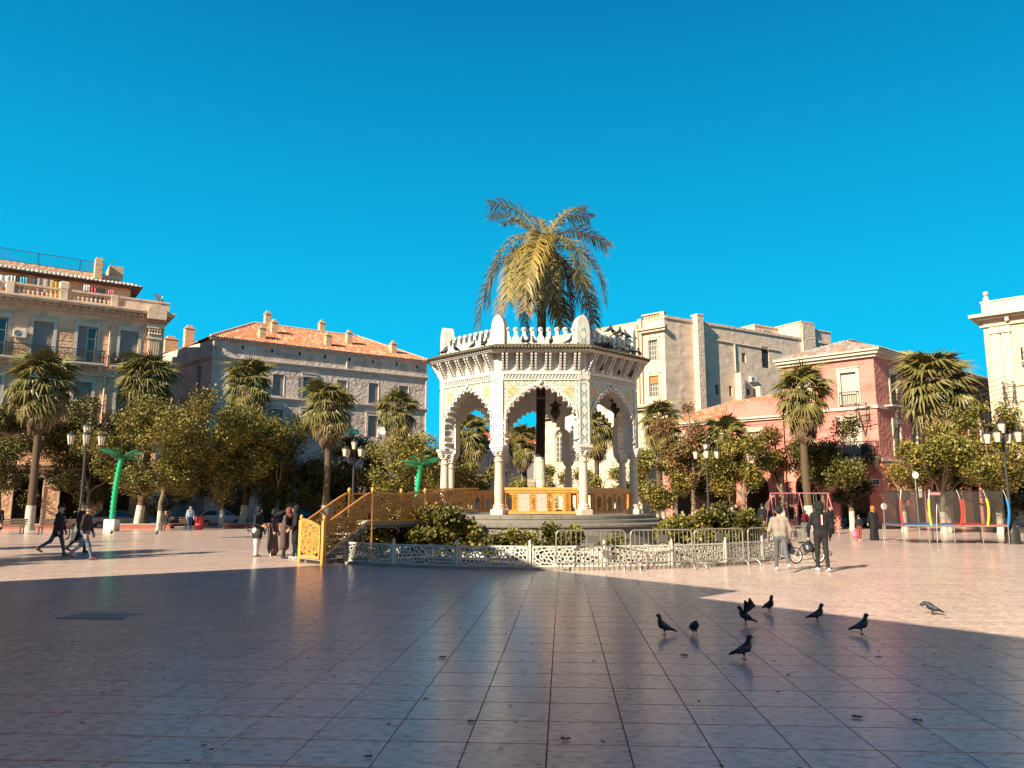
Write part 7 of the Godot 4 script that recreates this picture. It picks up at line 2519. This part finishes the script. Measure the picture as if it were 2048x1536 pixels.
# ---------------------------------------------------------------- pigeons
func pigeon_mesh(kind: int, cell: float) -> Mesh:
	var g := G.new()
	var body := Color(.018, .018, .022); var wing := Color(.05, .06, .078); var bar := Color(.010, .010, .012); var nk := Color(.012, .02, .02); var foot := Color(.25, .06, .05)
	var up := 1.0 if kind == 0 else (0.0 if kind == 1 else .8)
	var b := []
	b.append([Vector3(0, .112, -.055), Vector3(0, .16, .04), .044, .060, body])
	b.append([Vector3(0, .155, .045), Vector3(0, .185 + .01 * up, .065), .055, .046, body])
	var n1 := Vector3(0, .22 + .045 * up, .075 + (1 - up) * .06); var hd := Vector3(0, .235 + .065 * up - (1 - up) * .05, .088 + (1 - up) * .085)
	b.append([Vector3(0, .19, .065), n1, .042, .028, nk]); b.append([n1, hd, .027, .026, nk]); b.append([hd, hd + Vector3(0, .004, .01), .0265, .025, body])
	b.append([hd + Vector3(0, -.002, .024), hd + Vector3(0, -.008, .052), .009, .0045, bar])
	for s in [-1.0, 1.0]:
		b.append([Vector3(s * .018, .10, -.085), Vector3(s * .022, .06, -.185), .02, .011, bar])
		if kind < 2:
			b.append([Vector3(s * .05, .165, .03), Vector3(s * .046, .125, -.05), .026, .028, wing]); b.append([Vector3(s * .046, .125, -.05), Vector3(s * .022, .085, -.155), .025, .01, bar])
		b.append([Vector3(s * .022, .10, .0), Vector3(s * .024, .05, .01), .022, .009, body])
	skin(g, b, cell, .02)
	g.col = foot
	for s in [-1.0, 1.0]:
		g.tube([Vector3(s * .024, .055, .01), Vector3(s * .026, .01, .005)], .0045, 5)
		for a in [-.5, 0.0, .5, PI]: g.tube([Vector3(s * .026, .008, .005), Vector3(s * .026 + sin(a) * .03, .004, .005 + cos(a) * .034)], .003, 4)
	if kind == 2:
		for s in [-1.0, 1.0]:
			for k in 9:
				var f := k / 8.0
				g.col = wing if k < 5 else bar
				var root := Vector3(s * (.045 + .05 * f), .17 + .05 * f, .04 - .05 * f)
				var tip := root + Vector3(s * (.03 + .05 * f), .15 + .06 * f, -.03 - .16 * (1 - f))
				var w := Vector3(0, .004, .022)
				g.quad(root - w, root + w, tip + w * .8, tip - w * .8)
				g.quad(tip - w * .8 + Vector3(s * .003, 0, 0), tip + w * .8 + Vector3(s * .003, 0, 0), root + w + Vector3(s * .003, 0, 0), root - w + Vector3(s * .003, 0, 0))
	return g.mesh()

func birds():
	var ms := [pigeon_mesh(0, .0085), pigeon_mesh(1, .0085), pigeon_mesh(2, .0085)]
	var far := pigeon_mesh(0, .016)
	var near := [[2.06, -10.76, -95, 0, "dark pigeon facing left, leftmost on the shaded paving"], [2.45, -10.72, 0, 1, "small round pigeon facing the viewer, beside the leftmost one"], [3.43, -11.67, -120, 2, "pigeon with raised wings on the shaded paving"], [4.2, -12.98, 20, 0, "upright pigeon standing at the shadow edge"], [4.56, -11.91, 60, 0, "grey pigeon facing right in the middle of the flock"], [4.74, -10.84, 65, 0, "grey-winged pigeon, rightmost in the shade"], [2.63, -9.11, 75, 0, "pigeon nearest to the viewer, facing right"], [6.69, -12.64, -110, 1, "pale pigeon alone in the sunlight at right"]]
	for q in near:
		var o := one(ms[q[3]], "pigeon", "feather", q[4], "pigeon", Vector3(q[0], .0, q[1]), q[2], "pigeons on the paving")
		o.scale = Vector3.ONE * .84
	var r := RandomNumberGenerator.new(); r.seed = 31
	for q in [[-21.0, -37.0], [-20.4, -37.3], [-22.5, -44.0], [-19.5, -43.0], [-16.0, -47.5], [-14.8, -47.0], [-23.0, -42.0]]:
		one(far, "pigeon", "feather", "small dark pigeon on the far paving at left", "pigeon", Vector3(q[0], 0, q[1]), r.randf() * 360, "pigeons on the far paving")
	# perched on the eave, the merlons and the corbels of the bandstand
	for k in 36:
		var fc: int = [7, 0, 1, 1, 1, 1, 1][k % 7]
		var psi := deg_to_rad(45.0 * fc)
		var f := r.randf_range(-1.35, 1.35)
		var row := r.randi() % 3 if fc == 1 else 0
		var out := [.3, .12, -.1][row] as float
		var y: float = [7.17, 7.25, 7.88][row]
		if row == 2: f = -1.16 + .29 * (r.randi() % 9)
		var p: Vector3 = GC + Basis(Vector3.UP, psi) * Vector3(f, y, AP + out)
		var o := one(far, "pigeon", "feather", ["pigeon perched on the front eave of the bandstand", "pigeon perched on the shaded right eave of the bandstand", "pigeon perched on the left eave of the bandstand"][[0, 7, 1].find(fc) if fc == 0 else (1 if fc == 1 else 2)], "pigeon", p, r.randf() * 360, ["pigeons on the front eave", "pigeons on the right eave", "pigeons on the left eave"][0 if fc == 0 else (1 if fc == 1 else 2)])
		o.scale = Vector3.ONE * r.randf_range(.9, 1.1)
	for q in [[.3, 1], [-.75, 1], [1.0, 1]]:
		var p: Vector3 = GC + Basis(Vector3.UP, PI / 4) * Vector3(q[0], 6.31, AP + .12)
		one(far, "pigeon", "feather", "dark pigeon roosting among the corbels of the shaded side", "pigeon", p, 45 + r.randf_range(-60, 60), "pigeons among the corbels")
